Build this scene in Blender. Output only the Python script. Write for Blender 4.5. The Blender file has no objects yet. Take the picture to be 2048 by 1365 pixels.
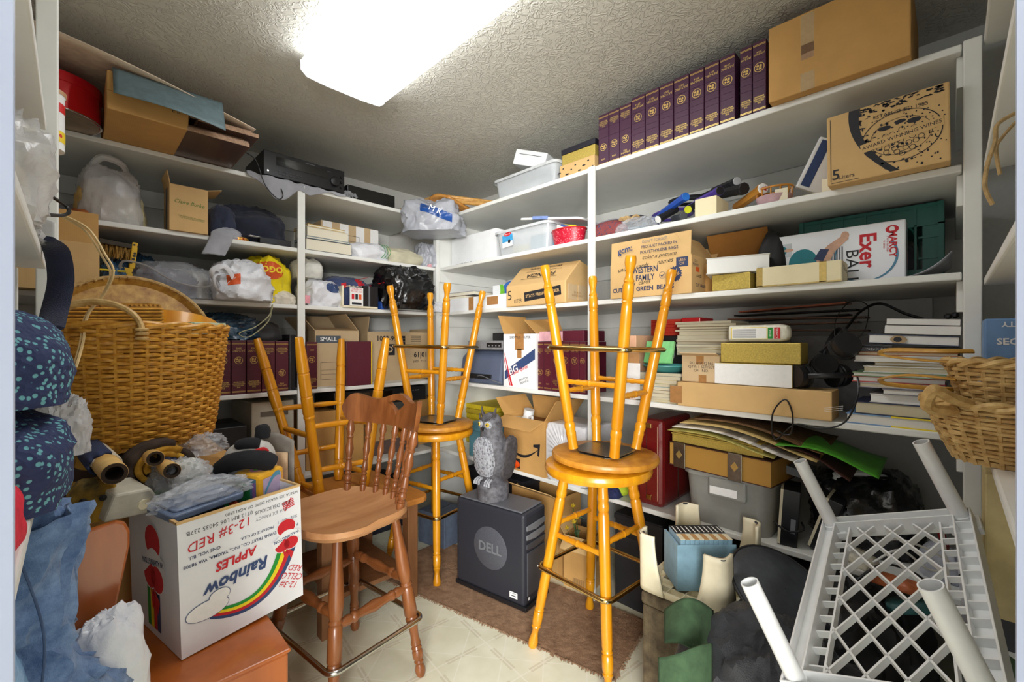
import bpy, math, random
from mathutils import Vector, Matrix, noise
PI = math.pi
sc = bpy.context.scene
C = sc.collection

# ---------------------------------------------------------------- camera, light, exposure
F, K, H = 877.0, math.sqrt(.5), 1.25      # focal length in px (2048 wide), 45 degree heading, camera height
cd = bpy.data.cameras.new('camera'); cam = bpy.data.objects.new('camera', cd); C.objects.link(cam)
cd.sensor_width = 36; cd.lens = 36*F/2048; cd.clip_start = .02
cam.location = (0, 0, H); cam.rotation_euler = (PI/2, 0, -PI/4)
sc.camera = cam
wd = bpy.data.worlds.new('world'); sc.world = wd; wd.use_nodes = True
wd.node_tree.nodes['Background'].inputs[0].default_value = (1, .985, .96, 1)
wd.node_tree.nodes['Background'].inputs[1].default_value = .5
vs = sc.view_settings; vs.view_transform = 'Standard'; vs.look = 'None'; vs.gamma = 1; vs.use_curve_mapping = False
vs.exposure = 1.3
sc.cycles.use_denoising = True
sc.cycles.max_bounces = 6; sc.cycles.diffuse_bounces = 4; sc.cycles.glossy_bounces = 2; sc.cycles.transmission_bounces = 3
sc.cycles.transparent_max_bounces = 10; sc.cycles.adaptive_threshold = .05; sc.cycles.caustics_reflective = False; sc.cycles.caustics_refractive = False
ld = bpy.data.lights.new('doorway_fill', 'AREA'); ld.shape = 'RECTANGLE'; ld.size = 1.8; ld.size_y = 1.3; ld.energy = 135; ld.color = (1, .985, .96)   # added fill light, unseen behind the camera, shining in through the doorway
lo = bpy.data.objects.new('doorway_fill', ld); C.objects.link(lo); lo.location = (-1.75, -1.75, 1.5)
lo.rotation_euler = Vector((1, 1, .02)).to_track_quat('-Z', 'Y').to_euler()

# ---------------------------------------------------------------- room coordinates
XF, YF = 1.77, 2.48          # front planes of the right and the back shelving
XW, YW = 2.42, 3.10          # walls behind them
ZC = 2.44
S1, S2, S3, S4, S5 = .52, .985, 1.445, 1.75, 2.09
def k_(px): return (px-1024)/F
def ry(px, x): t = k_(px); return x*(1-t)/(1+t)           # y where the sight line meets plane x
def lx(px, y): t = k_(px); return y*(1+t)/(1-t)           # x where it meets plane y
def zz(py, x, y): return H + K*(x+y)*(683-py)/F           # height of a pixel row at (x, y)
def W(px, py, d):
    t = k_(px); return Vector((d*K*(1+t), d*K*(1-t), H+d*(683-py)/F))

# ---------------------------------------------------------------- materials
def s2l(c): return tuple(((v/255)/12.92 if v/255 <= .04045 else ((v/255+.055)/1.055)**2.4) for v in c)
_m = {}
def nd(nt, t, **kw):
    n = nt.nodes.new(t)
    for k, v in kw.items():
        if k.startswith('i_'):
            key = k[2:]; n.inputs[int(key) if key.isdigit() else key.replace('_', ' ')].default_value = v
        else: setattr(n, k, v)
    return n
def mat(name, col, rough=.55, metal=0, kind='plain', col2=None, scale=30, amt=.12, bump=.1, alpha=1, coat=0, trans=0, axis=2, emit=0, dist=.002):
    """col in 0-255 sRGB; every material carries a procedural colour variation and relief"""
    if name in _m: return _m[name]
    m = bpy.data.materials.new(name); m.use_nodes = True; nt = m.node_tree; L = nt.links
    p = nt.nodes['Principled BSDF']
    a = s2l(col); b = s2l(col2) if col2 else tuple(max(0, c*(1-amt*2.2)) for c in a)
    tc = nd(nt, 'ShaderNodeTexCoord'); mp = nd(nt, 'ShaderNodeMapping'); L.new(tc.outputs['Object'], mp.inputs[0])
    sv = [1, 1, 1]
    if kind == 'wood': sv = [7, 7, 7]; sv[axis] = .8
    if kind == 'card': sv = [1, 1, 1]
    mp.inputs['Scale'].default_value = sv
    nz = nd(nt, 'ShaderNodeTexNoise', i_Scale=scale if kind != 'wood' else scale*.35, i_Detail=5.0, i_Roughness=.62)
    L.new(mp.outputs[0], nz.inputs[0])
    rp = nd(nt, 'ShaderNodeValToRGB'); e = rp.color_ramp.elements
    e[0].position = .32; e[1].position = .68; e[0].color = (*b, 1); e[1].color = (*a, 1)
    if kind == 'spots':
        nz = nd(nt, 'ShaderNodeTexVoronoi', i_Scale=scale); L.new(mp.outputs[0], nz.inputs[0])
        e[0].position = .30; e[1].position = .36; e[0].color = (*b, 1); e[1].color = (*a, 1); src = nz.outputs['Distance']
    elif kind == 'stripe':
        nz = nd(nt, 'ShaderNodeTexWave', i_Scale=scale, i_Distortion=.3); nz.bands_direction = 'XYZ'[axis]; L.new(mp.outputs[0], nz.inputs[0])
        e[0].position = .45; e[1].position = .55; src = nz.outputs['Fac']
    else: src = nz.outputs['Fac']
    L.new(src, rp.inputs[0]); L.new(rp.outputs[0], p.inputs['Base Color'])
    bs = src
    if kind == 'cloth':
        wv = nd(nt, 'ShaderNodeTexNoise', i_Scale=420.0, i_Detail=2.0); L.new(tc.outputs['Object'], wv.inputs[0]); bs = wv.outputs['Fac']
        p.inputs['Sheen Weight'].default_value = .15
    if kind == 'card':
        wv = nd(nt, 'ShaderNodeTexWave', i_Scale=55.0, i_Distortion=1.5); wv.bands_direction = 'X'; L.new(tc.outputs['Object'], wv.inputs[0]); bs = wv.outputs['Fac']
    if kind == 'weave':
        wv = nd(nt, 'ShaderNodeTexChecker', i_Scale=scale*5); L.new(tc.outputs['Object'], wv.inputs[0]); bs = wv.outputs['Fac']
    if kind == 'fur':
        wv = nd(nt, 'ShaderNodeTexNoise', i_Scale=260.0, i_Detail=6.0, i_Roughness=.75); L.new(tc.outputs['Object'], wv.inputs[0]); bs = wv.outputs['Fac']
    if bump:
        bp = nd(nt, 'ShaderNodeBump', i_Strength=min(1, bump*2), i_Distance=dist); L.new(bs, bp.inputs['Height']); L.new(bp.outputs[0], p.inputs['Normal'])
    p.inputs['Roughness'].default_value = rough; p.inputs['Metallic'].default_value = metal
    p.inputs['Alpha'].default_value = alpha; p.inputs['Coat Weight'].default_value = coat; p.inputs['Coat Roughness'].default_value = .12
    p.inputs['Transmission Weight'].default_value = trans
    if emit: p.inputs['Emission Color'].default_value = (*a, 1); p.inputs['Emission Strength'].default_value = emit
    _m[name] = m; return m

white = mat('painted white', (232, 233, 228), .45, scale=6, amt=.03, bump=.03)
wallm = mat('wall paint', (222, 222, 216), .7, scale=60, amt=.03, bump=.15)
jambm = mat('shaded jamb white', (166, 175, 196), .4, scale=8, amt=.02, bump=.03)  # white jamb; its shade and bluish next-room light are put into this colour
card = mat('cardboard', (205, 158, 92), .8, kind='card', scale=5, amt=.08, bump=.06, dist=.0008)
card2 = mat('tan cardboard', (216, 178, 120), .8, kind='card', scale=5, amt=.07, bump=.06, dist=.0008)
card3 = mat('pale cardboard', (205, 178, 138), .8, kind='card', scale=5, amt=.07, bump=.06, dist=.0008)
cardin = mat('cardboard inside', (176, 120, 52), .85, kind='card', scale=6, amt=.1, bump=.06, dist=.0008)
tape = mat('brown packing tape', (176, 128, 78), .25, scale=40, amt=.1, bump=.1, coat=.3)
ctape = mat('clear tape', (225, 205, 165), .15, scale=60, amt=.1, bump=.3, alpha=.45)
wcard = mat('white cardboard', (236, 238, 240), .6, scale=8, amt=.04, bump=.05)
cream = mat('cream cardboard', (240, 228, 188), .65, scale=8, amt=.05, bump=.05)
gold = mat('gold paper', (212, 186, 92), .45, .35, scale=180, amt=.16, bump=.15)
goldfoil = mat('gold foil', (232, 200, 120), .32, .75, scale=90, amt=.1, bump=.1)
maroon = mat('maroon leatherette', (92, 28, 46), .42, scale=300, amt=.12, bump=.2)
plum = mat('plum leatherette', (72, 30, 62), .38, scale=300, amt=.12, bump=.2)
paper = mat('page edges', (236, 231, 214), .75, kind='stripe', col2=(214, 206, 182), scale=160, bump=.1, axis=2)
oak = mat('honey oak', (226, 160, 26), .3, kind='wood', col2=(196, 122, 10), scale=9, bump=.05, coat=.35)
oak_d = mat('dull oak', (206, 144, 50), .45, kind='wood', col2=(176, 112, 28), scale=9, bump=.05, coat=.15)
walnut = mat('walnut stain', (150, 92, 50), .36, kind='wood', col2=(106, 58, 26), scale=9, bump=.05, coat=.25)
seatwood = mat('worn seat wood', (196, 146, 100), .5, kind='wood', col2=(160, 108, 66), scale=6, bump=.05, axis=1, coat=.15)
tabwood = mat('table wood', (196, 132, 62), .42, kind='wood', col2=(164, 102, 40), scale=7, bump=.05, axis=1)
tabwood2 = mat('dusty brown wood', (150, 104, 66), .55, kind='wood', col2=(118, 76, 44), scale=7, bump=.05, axis=2)
orangewood = mat('orange stained wood', (182, 98, 34), .35, kind='wood', col2=(154, 76, 22), scale=4, bump=.03, axis=2, coat=.3)
brass = mat('polished brass', (222, 190, 120), .16, 1, scale=40, amt=.05, bump=.03)
chrome = mat('chrome', (200, 198, 192), .18, 1, scale=40, amt=.04, bump=.03)
steel = mat('dull steel', (160, 158, 150), .35, 1, scale=60, amt=.12, bump=.08)
black = mat('black plastic', (28, 28, 31), .38, scale=90, amt=.1, bump=.06)
black2 = mat('black matte', (22, 22, 24), .7, scale=60, amt=.1, bump=.1)
blackbag = mat('black bin liner', (14, 14, 16), .16, scale=25, amt=.2, bump=.5, dist=.006, coat=.4)
navy = mat('navy cloth', (36, 42, 62), .85, kind='cloth', scale=12, amt=.2, bump=.3)
dkgrey = mat('dark grey plastic', (64, 66, 72), .42, scale=200, amt=.08, bump=.08)
mdgrey = mat('mid grey plastic', (112, 115, 120), .45, scale=120, amt=.06, bump=.05)
greycloth = mat('grey cloth', (172, 174, 182), .9, kind='cloth', scale=14, amt=.1, bump=.3)
wbag = mat('white carrier bag', (232, 234, 240), .3, scale=14, amt=.05, bump=.5, dist=.006, alpha=.93)
cbag = mat('clear plastic bag', (226, 230, 236), .14, scale=16, amt=.06, bump=.7, dist=.006, alpha=.33, coat=.4)
cbag2 = mat('cloudy plastic bag', (222, 222, 222), .25, scale=14, amt=.06, bump=.6, dist=.006, alpha=.6)
gbag = mat('grey carrier bag', (180, 183, 192), .3, scale=14, amt=.1, bump=.6, dist=.006, alpha=.95)
ybag = mat('yellow carrier bag', (246, 222, 16), .3, scale=12, amt=.08, bump=.5, dist=.006)
bluebag = mat('blue plastic film', (70, 112, 146), .22, col2=(30, 58, 86), scale=18, bump=.7, dist=.006, coat=.3)
wicker = mat('honey wicker', (222, 166, 62), .5, col2=(176, 116, 28), scale=40, bump=.15, coat=.15)
wicker2 = mat('pale wicker', (214, 182, 122), .6, col2=(168, 130, 72), scale=40, bump=.15)
wicker3 = mat('flat cane', (214, 168, 78), .5, kind='weave', col2=(150, 98, 28), scale=28, bump=.3)
bamboo = mat('bamboo', (222, 184, 116), .5, kind='wood', col2=(196, 152, 82), scale=5, bump=.05, axis=0)
dark = mat('dark hollow', (50, 34, 20), .9, scale=20)
ink = mat('black print', (34, 34, 40), .6, scale=60, amt=.1, bump=0)
inkblue = mat('blue print', (52, 74, 120), .6, scale=60, amt=.08, bump=0)
inknavy = mat('navy print', (48, 60, 96), .6, scale=60, amt=.08, bump=0)
inkred = mat('red print', (206, 32, 44), .6, scale=60, amt=.06, bump=0)
inkgreen = mat('green print', (28, 148, 52), .6, scale=60, amt=.06, bump=0)
inkyel = mat('yellow print', (244, 218, 30), .6, scale=60, amt=.06, bump=0)
inkor = mat('orange print', (226, 92, 34), .6, scale=60, amt=.06, bump=0)
inkwhite = mat('white print', (240, 240, 238), .6, scale=60, amt=.03, bump=0)
inkgrey = mat('grey print', (120, 124, 132), .6, scale=60, amt=.06, bump=0)
inkolive = mat('olive script print', (96, 128, 44), .6, scale=60, amt=.06, bump=0)
inktan = mat('tan print', (196, 150, 96), .6, scale=60, amt=.06, bump=0)
pwhite = mat('white plastic', (236, 238, 238), .35, scale=30, amt=.03, bump=.03)
pcream = mat('cream plastic', (236, 226, 196), .4, scale=30, amt=.04, bump=.03)
teal = mat('teal plastic', (78, 160, 158), .4, scale=30, amt=.06, bump=.03)
redp = mat('red plastic', (204, 36, 40), .3, scale=30, amt=.05, bump=.03)
cable = mat('black cable', (20, 20, 22), .4, scale=60, amt=.1, bump=.02)
twine = mat('jute twine', (206, 172, 118), .9, kind='fur', scale=80, amt=.2, bump=.5)

# ---------------------------------------------------------------- mesh builder
class MB:
    def __init__(s): s.v = []; s.f = []
    def add(s, vs, fs, M=None):
        o = len(s.v)
        s.v += [tuple(M @ Vector(q)) for q in vs] if M else [tuple(q) for q in vs]
        s.f += [tuple(i+o for i in f) for f in fs]; return s
    def box(s, x0, x1, y0, y1, z0, z1, M=None):
        return s.add([(x0,y0,z0),(x1,y0,z0),(x1,y1,z0),(x0,y1,z0),(x0,y0,z1),(x1,y0,z1),(x1,y1,z1),(x0,y1,z1)],
                     [(0,3,2,1),(4,5,6,7),(0,1,5,4),(1,2,6,5),(2,3,7,6),(3,0,4,7)], M)
    def poly(s, pts, M=None): return s.add(pts, [tuple(range(len(pts)))], M)
    def prism(s, p2, z0, z1, M=None):
        n = len(p2)
        return s.add([(x,y,z0) for x,y in p2]+[(x,y,z1) for x,y in p2],
                     [tuple(range(n))[::-1], tuple(range(n,2*n))]+[(i,(i+1)%n,n+(i+1)%n,n+i) for i in range(n)], M)
    def lathe(s, prof, n=20, M=None, cap=True):
        vs = []; fs = []
        for r, z in prof: vs += [(r*math.cos(2*PI*i/n), r*math.sin(2*PI*i/n), z) for i in range(n)]
        for j in range(len(prof)-1): fs += [(j*n+i, j*n+(i+1)%n, (j+1)*n+(i+1)%n, (j+1)*n+i) for i in range(n)]
        if cap: fs += [tuple(range(n))[::-1], tuple(range((len(prof)-1)*n, len(prof)*n))]
        return s.add(vs, fs, M)
    def tube(s, pts, r, n=8, closed=False, M=None, flat=1.0):
        pts = [Vector(p) for p in pts]; m = len(pts); rr = r if isinstance(r, (list, tuple)) else [r]*m
        vs = []; fs = []; up = None
        for i, p in enumerate(pts):
            t = (pts[(i+1) % m]-pts[i-1]) if closed or 0 < i < m-1 else (pts[1]-pts[0] if i == 0 else pts[-1]-pts[-2])
            t.normalize()
            if up is None:
                up = Vector((0,0,1)) if abs(t.z) < .9 else Vector((1,0,0))
            a = up - t*up.dot(t)
            if a.length < 1e-5: a = t.orthogonal()
            a.normalize(); up = a; b = t.cross(a)
            vs += [p + (a*math.cos(2*PI*k/n)*flat + b*math.sin(2*PI*k/n))*rr[i] for k in range(n)]
        for j in range(m if closed else m-1):
            q = (j+1) % m
            fs += [(j*n+k, j*n+(k+1)%n, q*n+(k+1)%n, q*n+k) for k in range(n)]
        if not closed: fs += [tuple(range(n))[::-1], tuple(range((m-1)*n, m*n))]
        return s.add(vs, fs, M)
    def grid(s, fn, nu, nv, M=None, wrap=False):
        vs = [fn(i/nu, j/nv) for j in range(nv+1) for i in range(nu+1)]
        return s.add(vs, [(j*(nu+1)+i, j*(nu+1)+i+1, (j+1)*(nu+1)+i+1, (j+1)*(nu+1)+i) for j in range(nv) for i in range(nu)], M)
    def mesh(s, name, smooth=False):
        me = bpy.data.meshes.new(name); me.from_pydata(s.v, [], s.f); me.validate()
        if smooth:
            me.polygons.foreach_set('use_smooth', [True]*len(me.polygons))
            me.set_sharp_from_angle(angle=.7)
        return me
    def build(s, name, m, parent=None, smooth=False, bevel=0, solid=0, sub=0, loc=None, rot=None):
        return link(name, s.mesh(name, smooth), m, parent, bevel, solid, sub, loc, rot)
def link(name, me, m, parent=None, bevel=0, solid=0, sub=0, loc=None, rot=None):
    o = bpy.data.objects.new(name, me); C.objects.link(o)
    if m and not me.materials: me.materials.append(m)
    if parent: o.parent = parent
    if loc is not None: o.location = loc
    if rot is not None: o.rotation_euler = rot
    if solid: q = o.modifiers.new('solid', 'SOLIDIFY'); q.thickness = solid; q.offset = 0
    if bevel: q = o.modifiers.new('bevel', 'BEVEL'); q.width = bevel; q.segments = 2; q.limit_method = 'ANGLE'; q.angle_limit = .6
    if sub: q = o.modifiers.new('sub', 'SUBSURF'); q.levels = sub; q.render_levels = sub
    return o
def tag(o, label=None, cat=None, group=None, kind=None):
    if label: o['label'] = label
    if cat: o['category'] = cat
    if group: o['group'] = group
    if kind: o['kind'] = kind
    return o
def thing(name, label, cat, loc=(0,0,0), rot=(0,0,0), group=None):
    o = bpy.data.objects.new(name, None); C.objects.link(o); o.empty_display_size = .05
    o.location = loc; o.rotation_euler = rot if isinstance(rot, (tuple, list)) or hasattr(rot, 'x') else (0,0,rot)
    return tag(o, label, cat, group)
def clone(o, parent=None):
    c = o.copy(); C.objects.link(c); c.parent = parent
    for ch in list(o.children): clone(ch, c)
    return c
def T(x, y, z): return Matrix.Translation((x, y, z))
def R(a, ax): return Matrix.Rotation(a, 4, ax)
def smoothpts(pts, n=6, closed=False):
    P = [Vector(p) for p in pts]; out = []; m = len(P)
    for i in range(m if closed else m-1):
        a = P[(i-1) % m] if closed or i else P[0]; b = P[i]; c = P[(i+1) % m]; d = P[(i+2) % m] if closed or i+2 < m else P[-1]
        for k in range(n):
            t = k/n; out.append(.5*((2*b)+(c-a)*t+(2*a-5*b+4*c-d)*t*t+(3*b-a-3*c+d)*t**3))
    if not closed: out.append(P[-1])
    return out
def wire(name, pts, r, m, parent=None, n=6, k=7, closed=False):
    return MB().tube(smoothpts(pts, k, closed), r, n, closed).build(name, m, parent, True)

# ---------------------------------------------------------------- printing on faces
FACE = {'f': lambda a,b,w,d,h,e: T(a, -d/2-e, b) @ R(PI/2,'X'), 'r': lambda a,b,w,d,h,e: T(w/2+e, a, b) @ R(PI/2,'Z') @ R(PI/2,'X'),
        'l': lambda a,b,w,d,h,e: T(-w/2-e, -a, b) @ R(-PI/2,'Z') @ R(PI/2,'X'), 't': lambda a,b,w,d,h,e: T(a, b, h+e)}
_tx = {}; _host = {}
def host(root):          # prints belong to the body of their box
    if root.name not in _host:
        _host[root.name] = next((c for c in root.children if c.name.split('.')[0] in ('body', 'case', 'cushion', 'shell') and c.matrix_basis == Matrix()), root)
    return _host[root.name]
def text(s, size, m, B, face, a, b, ang=0, wmax=None, bold=0, shear=0, e=.0012, name='lettering', sx=1, al='CENTER'):
    """flat print on a face of a box B=(root,w,d,h): a across, b up, ang in-plane turn in degrees"""
    root, w, d, h = B[:4]; key = (s, bold, shear, m.name, al)
    if key not in _tx:
        cu = bpy.data.curves.new('txt', 'FONT'); cu.body = s; cu.size = 1; cu.align_x = al; cu.align_y = 'CENTER'
        cu.resolution_u = 2; cu.offset = bold; cu.shear = shear; cu.space_line = .95
        to = bpy.data.objects.new('txt', cu); me = bpy.data.meshes.new_from_object(to)
        bpy.data.objects.remove(to); bpy.data.curves.remove(cu); me.materials.clear(); me.materials.append(m)
        xs = [v.co.x for v in me.vertices] or [0]; _tx[key] = (me, max(xs)-min(xs))
    me, tw = _tx[key]; k = size*sx
    if wmax and tw*k > wmax: k, size = wmax/tw, size*max(.7, wmax/tw/k)
    o = bpy.data.objects.new(name, me); C.objects.link(o); o.parent = host(root)
    o.matrix_basis = FACE[face](a, b, w, d, h, e) @ R(math.radians(ang), 'Z') @ Matrix.Diagonal((k, size, 1, 1))
    return o
def decal(pts, m, B, face, a=0, b=0, ang=0, e=.0008, name='print'):
    """flat printed polygon(s), given in face metres around (a, b)"""
    root, w, d, h = B[:4]; mb = MB()
    for P in (pts if isinstance(pts[0][0], (tuple, list)) else [pts]): mb.poly([(x, y, 0) for x, y in P])
    o = mb.build(name, m, host(root)); o.matrix_basis = FACE[face](a, b, w, d, h, e) @ R(math.radians(ang), 'Z'); return o
def rect(w, h, x=0, y=0): return [(x-w/2,y-h/2),(x+w/2,y-h/2),(x+w/2,y+h/2),(x-w/2,y+h/2)]
def ell(rx, ry_, n=20, x=0, y=0, a0=0, a1=2*PI):
    m = n if a1-a0 > 6.2 else n+1
    return [(x+rx*math.cos(a0+(a1-a0)*i/n), y+ry_*math.sin(a0+(a1-a0)*i/n)) for i in range(m)]
def band(fn0, fn1, n=14): return [fn0(i/n) for i in range(n+1)]+[fn1(1-i/n) for i in range(n+1)]
def ringpts(r0, r1, n=18, x=0, y=0, ky=1):
    return [[(x+r*math.cos(t)*1, y+r*math.sin(t)*ky) for r, t in ((r0,t0),(r1,t0),(r1,t1),(r0,t1))] for t0, t1 in ((2*PI*i/n, 2*PI*(i+1)/n) for i in range(n))]

def wrap(o, root, off=.0015):      # lay a print onto the soft body under it
    b = next(c for c in root.children if c.name.split('.')[0] in ('body', 'folded_part'))
    q = o.modifiers.new('wrap', 'SHRINKWRAP'); q.target = b; q.offset = off; q.wrap_method = 'PROJECT'; q.use_project_x = False; q.use_project_y = True; q.use_project_z = False; q.use_negative_direction = True; q.use_positive_direction = True
    return o
# ---------------------------------------------------------------- placing on the shelving
def RB(p0, p1, pt, z, off=0., dep=.3):
    """a box on the right shelving that spans pixel columns p0..p1 with its top at row pt: (w,d,h), location, turn"""
    x = XF+off; y0, y1 = ry(p0, x), ry(p1, x); w = y0-y1; pm = (p0+p1)/2; h = zz(pt, x, ry(pm, x))-z
    return w, dep, h, (x+dep/2, (y0+y1)/2, z), -PI/2
def LB(p0, p1, pt, z, off=0., dep=.3):
    y = YF+off; x0, x1 = lx(p0, y), lx(p1, y); w = x1-x0; pm = (p0+p1)/2; h = zz(pt, lx(pm, y), y)-z
    return w, dep, h, ((x0+x1)/2, y+dep/2, z), 0.
def carton(name, label, cat, spec, m=card, open_=False, flaps=(), mi=None, tapes=(), group=None, tilt=(0,0), yaw=0, wall=.004, rim=None):
    """closed or open box with flaps [(side, angle from upright outwards in degrees, length)] and tapes [(face,a,b,w,h,mat)]"""
    w, d, h, loc, rz = spec
    root = thing(name, label, cat, loc, (tilt[0], tilt[1], rz+yaw), group); B = (root, w, d, h)
    mb = MB()
    if open_:
        t = wall
        mb.box(-w/2,w/2,-d/2,-d/2+t,0,h); mb.box(-w/2,w/2,d/2-t,d/2,0,h); mb.box(-w/2,-w/2+t,-d/2+t,d/2-t,0,h); mb.box(w/2-t,w/2,-d/2+t,d/2-t,0,h)
        mb.box(-w/2+t,w/2-t,-d/2+t,d/2-t,0,t)
        mb.build('body', m, root)
    else:
        mb.box(-w/2,w/2,-d/2,d/2,0,h); mb.build('body', m, root, bevel=min(.004, h*.05))
        sm = MB(); sm.box(-w/2+.002,w/2-.002,-.0008,.0008,h,h+.0009); sm.build('top_seam', dark, root)
    for sd, ang, ln in flaps:
        a = math.radians(ang); wid = w if sd in 'fb' else d
        g = MB(); g.box(-wid/2+.003, wid/2-.003, -.0018, .0018, 0, ln)
        M = {'f': T(0,-d/2+.002,h) @ R(a,'X'), 'b': T(0,d/2-.002,h) @ R(-a,'X'), 'l': T(-w/2+.002,0,h) @ R(-a,'Y') @ R(PI/2,'Z'), 'r': T(w/2-.002,0,h) @ R(a,'Y') @ R(PI/2,'Z')}[sd]
        o = g.build('flap', mi or m, root); o.matrix_basis = M
    for fc, a, b, tw, th, tm in tapes: decal(rect(tw, th), tm, B, fc, a, b, name='tape')
    return B

# ---------------------------------------------------------------- the setting
def struct(name, mb, m, label=None, bevel=0):
    return tag(mb.build(name, m, bevel=bevel), label, None, None, 'structure')
flm = bpy.data.materials.new('patterned vinyl'); flm.use_nodes = True
def vinyl(m):
    nt = m.node_tree; L = nt.links; p = nt.nodes['Principled BSDF']
    tc = nd(nt, 'ShaderNodeTexCoord'); mp = nd(nt, 'ShaderNodeMapping'); mp.inputs['Scale'].default_value = (1/.23,)*3; mp.inputs['Rotation'].default_value = (0,0,.12)
    L.new(tc.outputs['Object'], mp.inputs[0]); sx = nd(nt, 'ShaderNodeSeparateXYZ'); L.new(mp.outputs[0], sx.inputs[0])
    def M(op, a, b=None, c=None):
        n = nd(nt, 'ShaderNodeMath', operation=op)
        for i, q in enumerate((a, b, c)):
            if q is None: continue
            if isinstance(q, (int, float)): n.inputs[i].default_value = q
            else: L.new(q, n.inputs[i])
        return n.outputs[0]
    X, Y = sx.outputs[0], sx.outputs[1]
    fr = lambda v: M('ABSOLUTE', M('SUBTRACT', M('FRACT', v), .5))
    lt = lambda v, t: M('LESS_THAN', v, t)
    fx, fy = fr(X), fr(Y); dg1, dg2 = fr(M('ADD', X, Y)), fr(M('SUBTRACT', X, Y))
    thin = M('MAXIMUM', M('MAXIMUM', lt(fx, .012), lt(fy, .012)), M('MAXIMUM', lt(dg1, .014), lt(dg2, .014)))
    barx = M('MULTIPLY', lt(fx, .05), M('GREATER_THAN', fy, .2)); bary = M('MULTIPLY', lt(fy, .05), M('GREATER_THAN', fx, .2))
    bar = M('MAXIMUM', barx, bary)
    nz = nd(nt, 'ShaderNodeTexNoise', i_Scale=9.0, i_Detail=6.0); L.new(tc.outputs['Object'], nz.inputs[0])
    rp = nd(nt, 'ShaderNodeValToRGB'); e = rp.color_ramp.elements; e[0].position = .35; e[1].position = .65
    e[0].color = (*s2l((222, 220, 194)), 1); e[1].color = (*s2l((233, 232, 210)), 1); L.new(nz.outputs[0], rp.inputs[0])
    mx = nd(nt, 'ShaderNodeMix', data_type='RGBA'); mx.inputs[7].default_value = (*s2l((203, 196, 168)), 1)
    L.new(M('MULTIPLY', bar, .6), mx.inputs[0]); L.new(rp.outputs[0], mx.inputs[6])
    m2 = nd(nt, 'ShaderNodeMix', data_type='RGBA'); m2.inputs[7].default_value = (*s2l((240, 238, 224)), 1)
    L.new(M('MULTIPLY', thin, .6), m2.inputs[0]); L.new(mx.outputs[2], m2.inputs[6]); L.new(m2.outputs[2], p.inputs['Base Color'])
    bp = nd(nt, 'ShaderNodeBump', i_Strength=.2, i_Distance=.001); L.new(M('MAXIMUM', bar, thin), bp.inputs['Height']); L.new(bp.outputs[0], p.inputs['Normal'])
    p.inputs['Roughness'].default_value = .35
vinyl(flm)
clm = bpy.data.materials.new('skip trowel ceiling'); clm.use_nodes = True
def trowel(m):
    nt = m.node_tree; L = nt.links; p = nt.nodes['Principled BSDF']; p.inputs['Base Color'].default_value = (*s2l((216, 214, 204)), 1); p.inputs['Roughness'].default_value = .55
    tc = nd(nt, 'ShaderNodeTexCoord')
    n1 = nd(nt, 'ShaderNodeTexNoise', i_Scale=27.0, i_Detail=3.0, i_Distortion=1.2); L.new(tc.outputs['Object'], n1.inputs[0])
    n2 = nd(nt, 'ShaderNodeTexNoise', i_Scale=60.0, i_Detail=4.0, i_Distortion=.8); L.new(tc.outputs['Object'], n2.inputs[0])
    a = nd(nt, 'ShaderNodeMath', operation='SUBTRACT', i_1=.5); L.new(n1.outputs[0], a.inputs[0])
    b = nd(nt, 'ShaderNodeMath', operation='ABSOLUTE'); L.new(a.outputs[0], b.inputs[0])
    c = nd(nt, 'ShaderNodeMapRange', i_1=0., i_2=.085, i_3=1., i_4=0.); L.new(b.outputs[0], c.inputs[0])
    d = nd(nt, 'ShaderNodeMath', operation='MULTIPLY_ADD', i_1=.6); L.new(n2.outputs[0], d.inputs[0]); L.new(c.outputs[0], d.inputs[2])
    bp = nd(nt, 'ShaderNodeBump', i_Strength=.75, i_Distance=.0035); L.new(d.outputs[0], bp.inputs['Height']); L.new(bp.outputs[0], p.inputs['Normal'])
trowel(clm)
NX, NY = -.46, -.46          # walls behind the two near shelf units
struct('floor', MB().box(-1.6, XW+.1, -1.6, YW+.1, -.1, 0), flm)
struct('ceiling', MB().box(-.9, XW+.1, -.9, YW+.1, ZC, ZC+.1), clm)
struct('wall_right', MB().box(XW, XW+.1, NY, YW, 0, ZC), wallm)
struct('wall_back', MB().box(NX, XW+.1, YW, YW+.1, 0, ZC), wallm)
struct('wall_left', MB().box(NX-.1, NX, .9, YW, 0, ZC), wallm)
struct('wall_near', MB().box(.9, XW+.1, NY-.1, NY, 0, ZC), wallm)
def diag(l0, l1, d0, d1, z0, z1):      # a box laid out along the diagonal doorway (lateral, forward)
    return MB().box(l0, l1, d0, d1, z0, z1, R(-PI/4, 'Z'))
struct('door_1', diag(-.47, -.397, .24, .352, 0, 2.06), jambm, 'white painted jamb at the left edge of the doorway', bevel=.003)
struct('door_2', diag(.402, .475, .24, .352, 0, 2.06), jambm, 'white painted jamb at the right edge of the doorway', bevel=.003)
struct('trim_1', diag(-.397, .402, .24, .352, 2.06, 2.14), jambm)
struct('wall_front', diag(-1.0, -.47, .25, .34, 0, ZC), wallm)
struct('wall_front.001', diag(.475, 1.0, .25, .34, 0, ZC), wallm)
struct('wall_front.002', diag(-.47, .475, .25, .34, 2.14, ZC), wallm)

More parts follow.
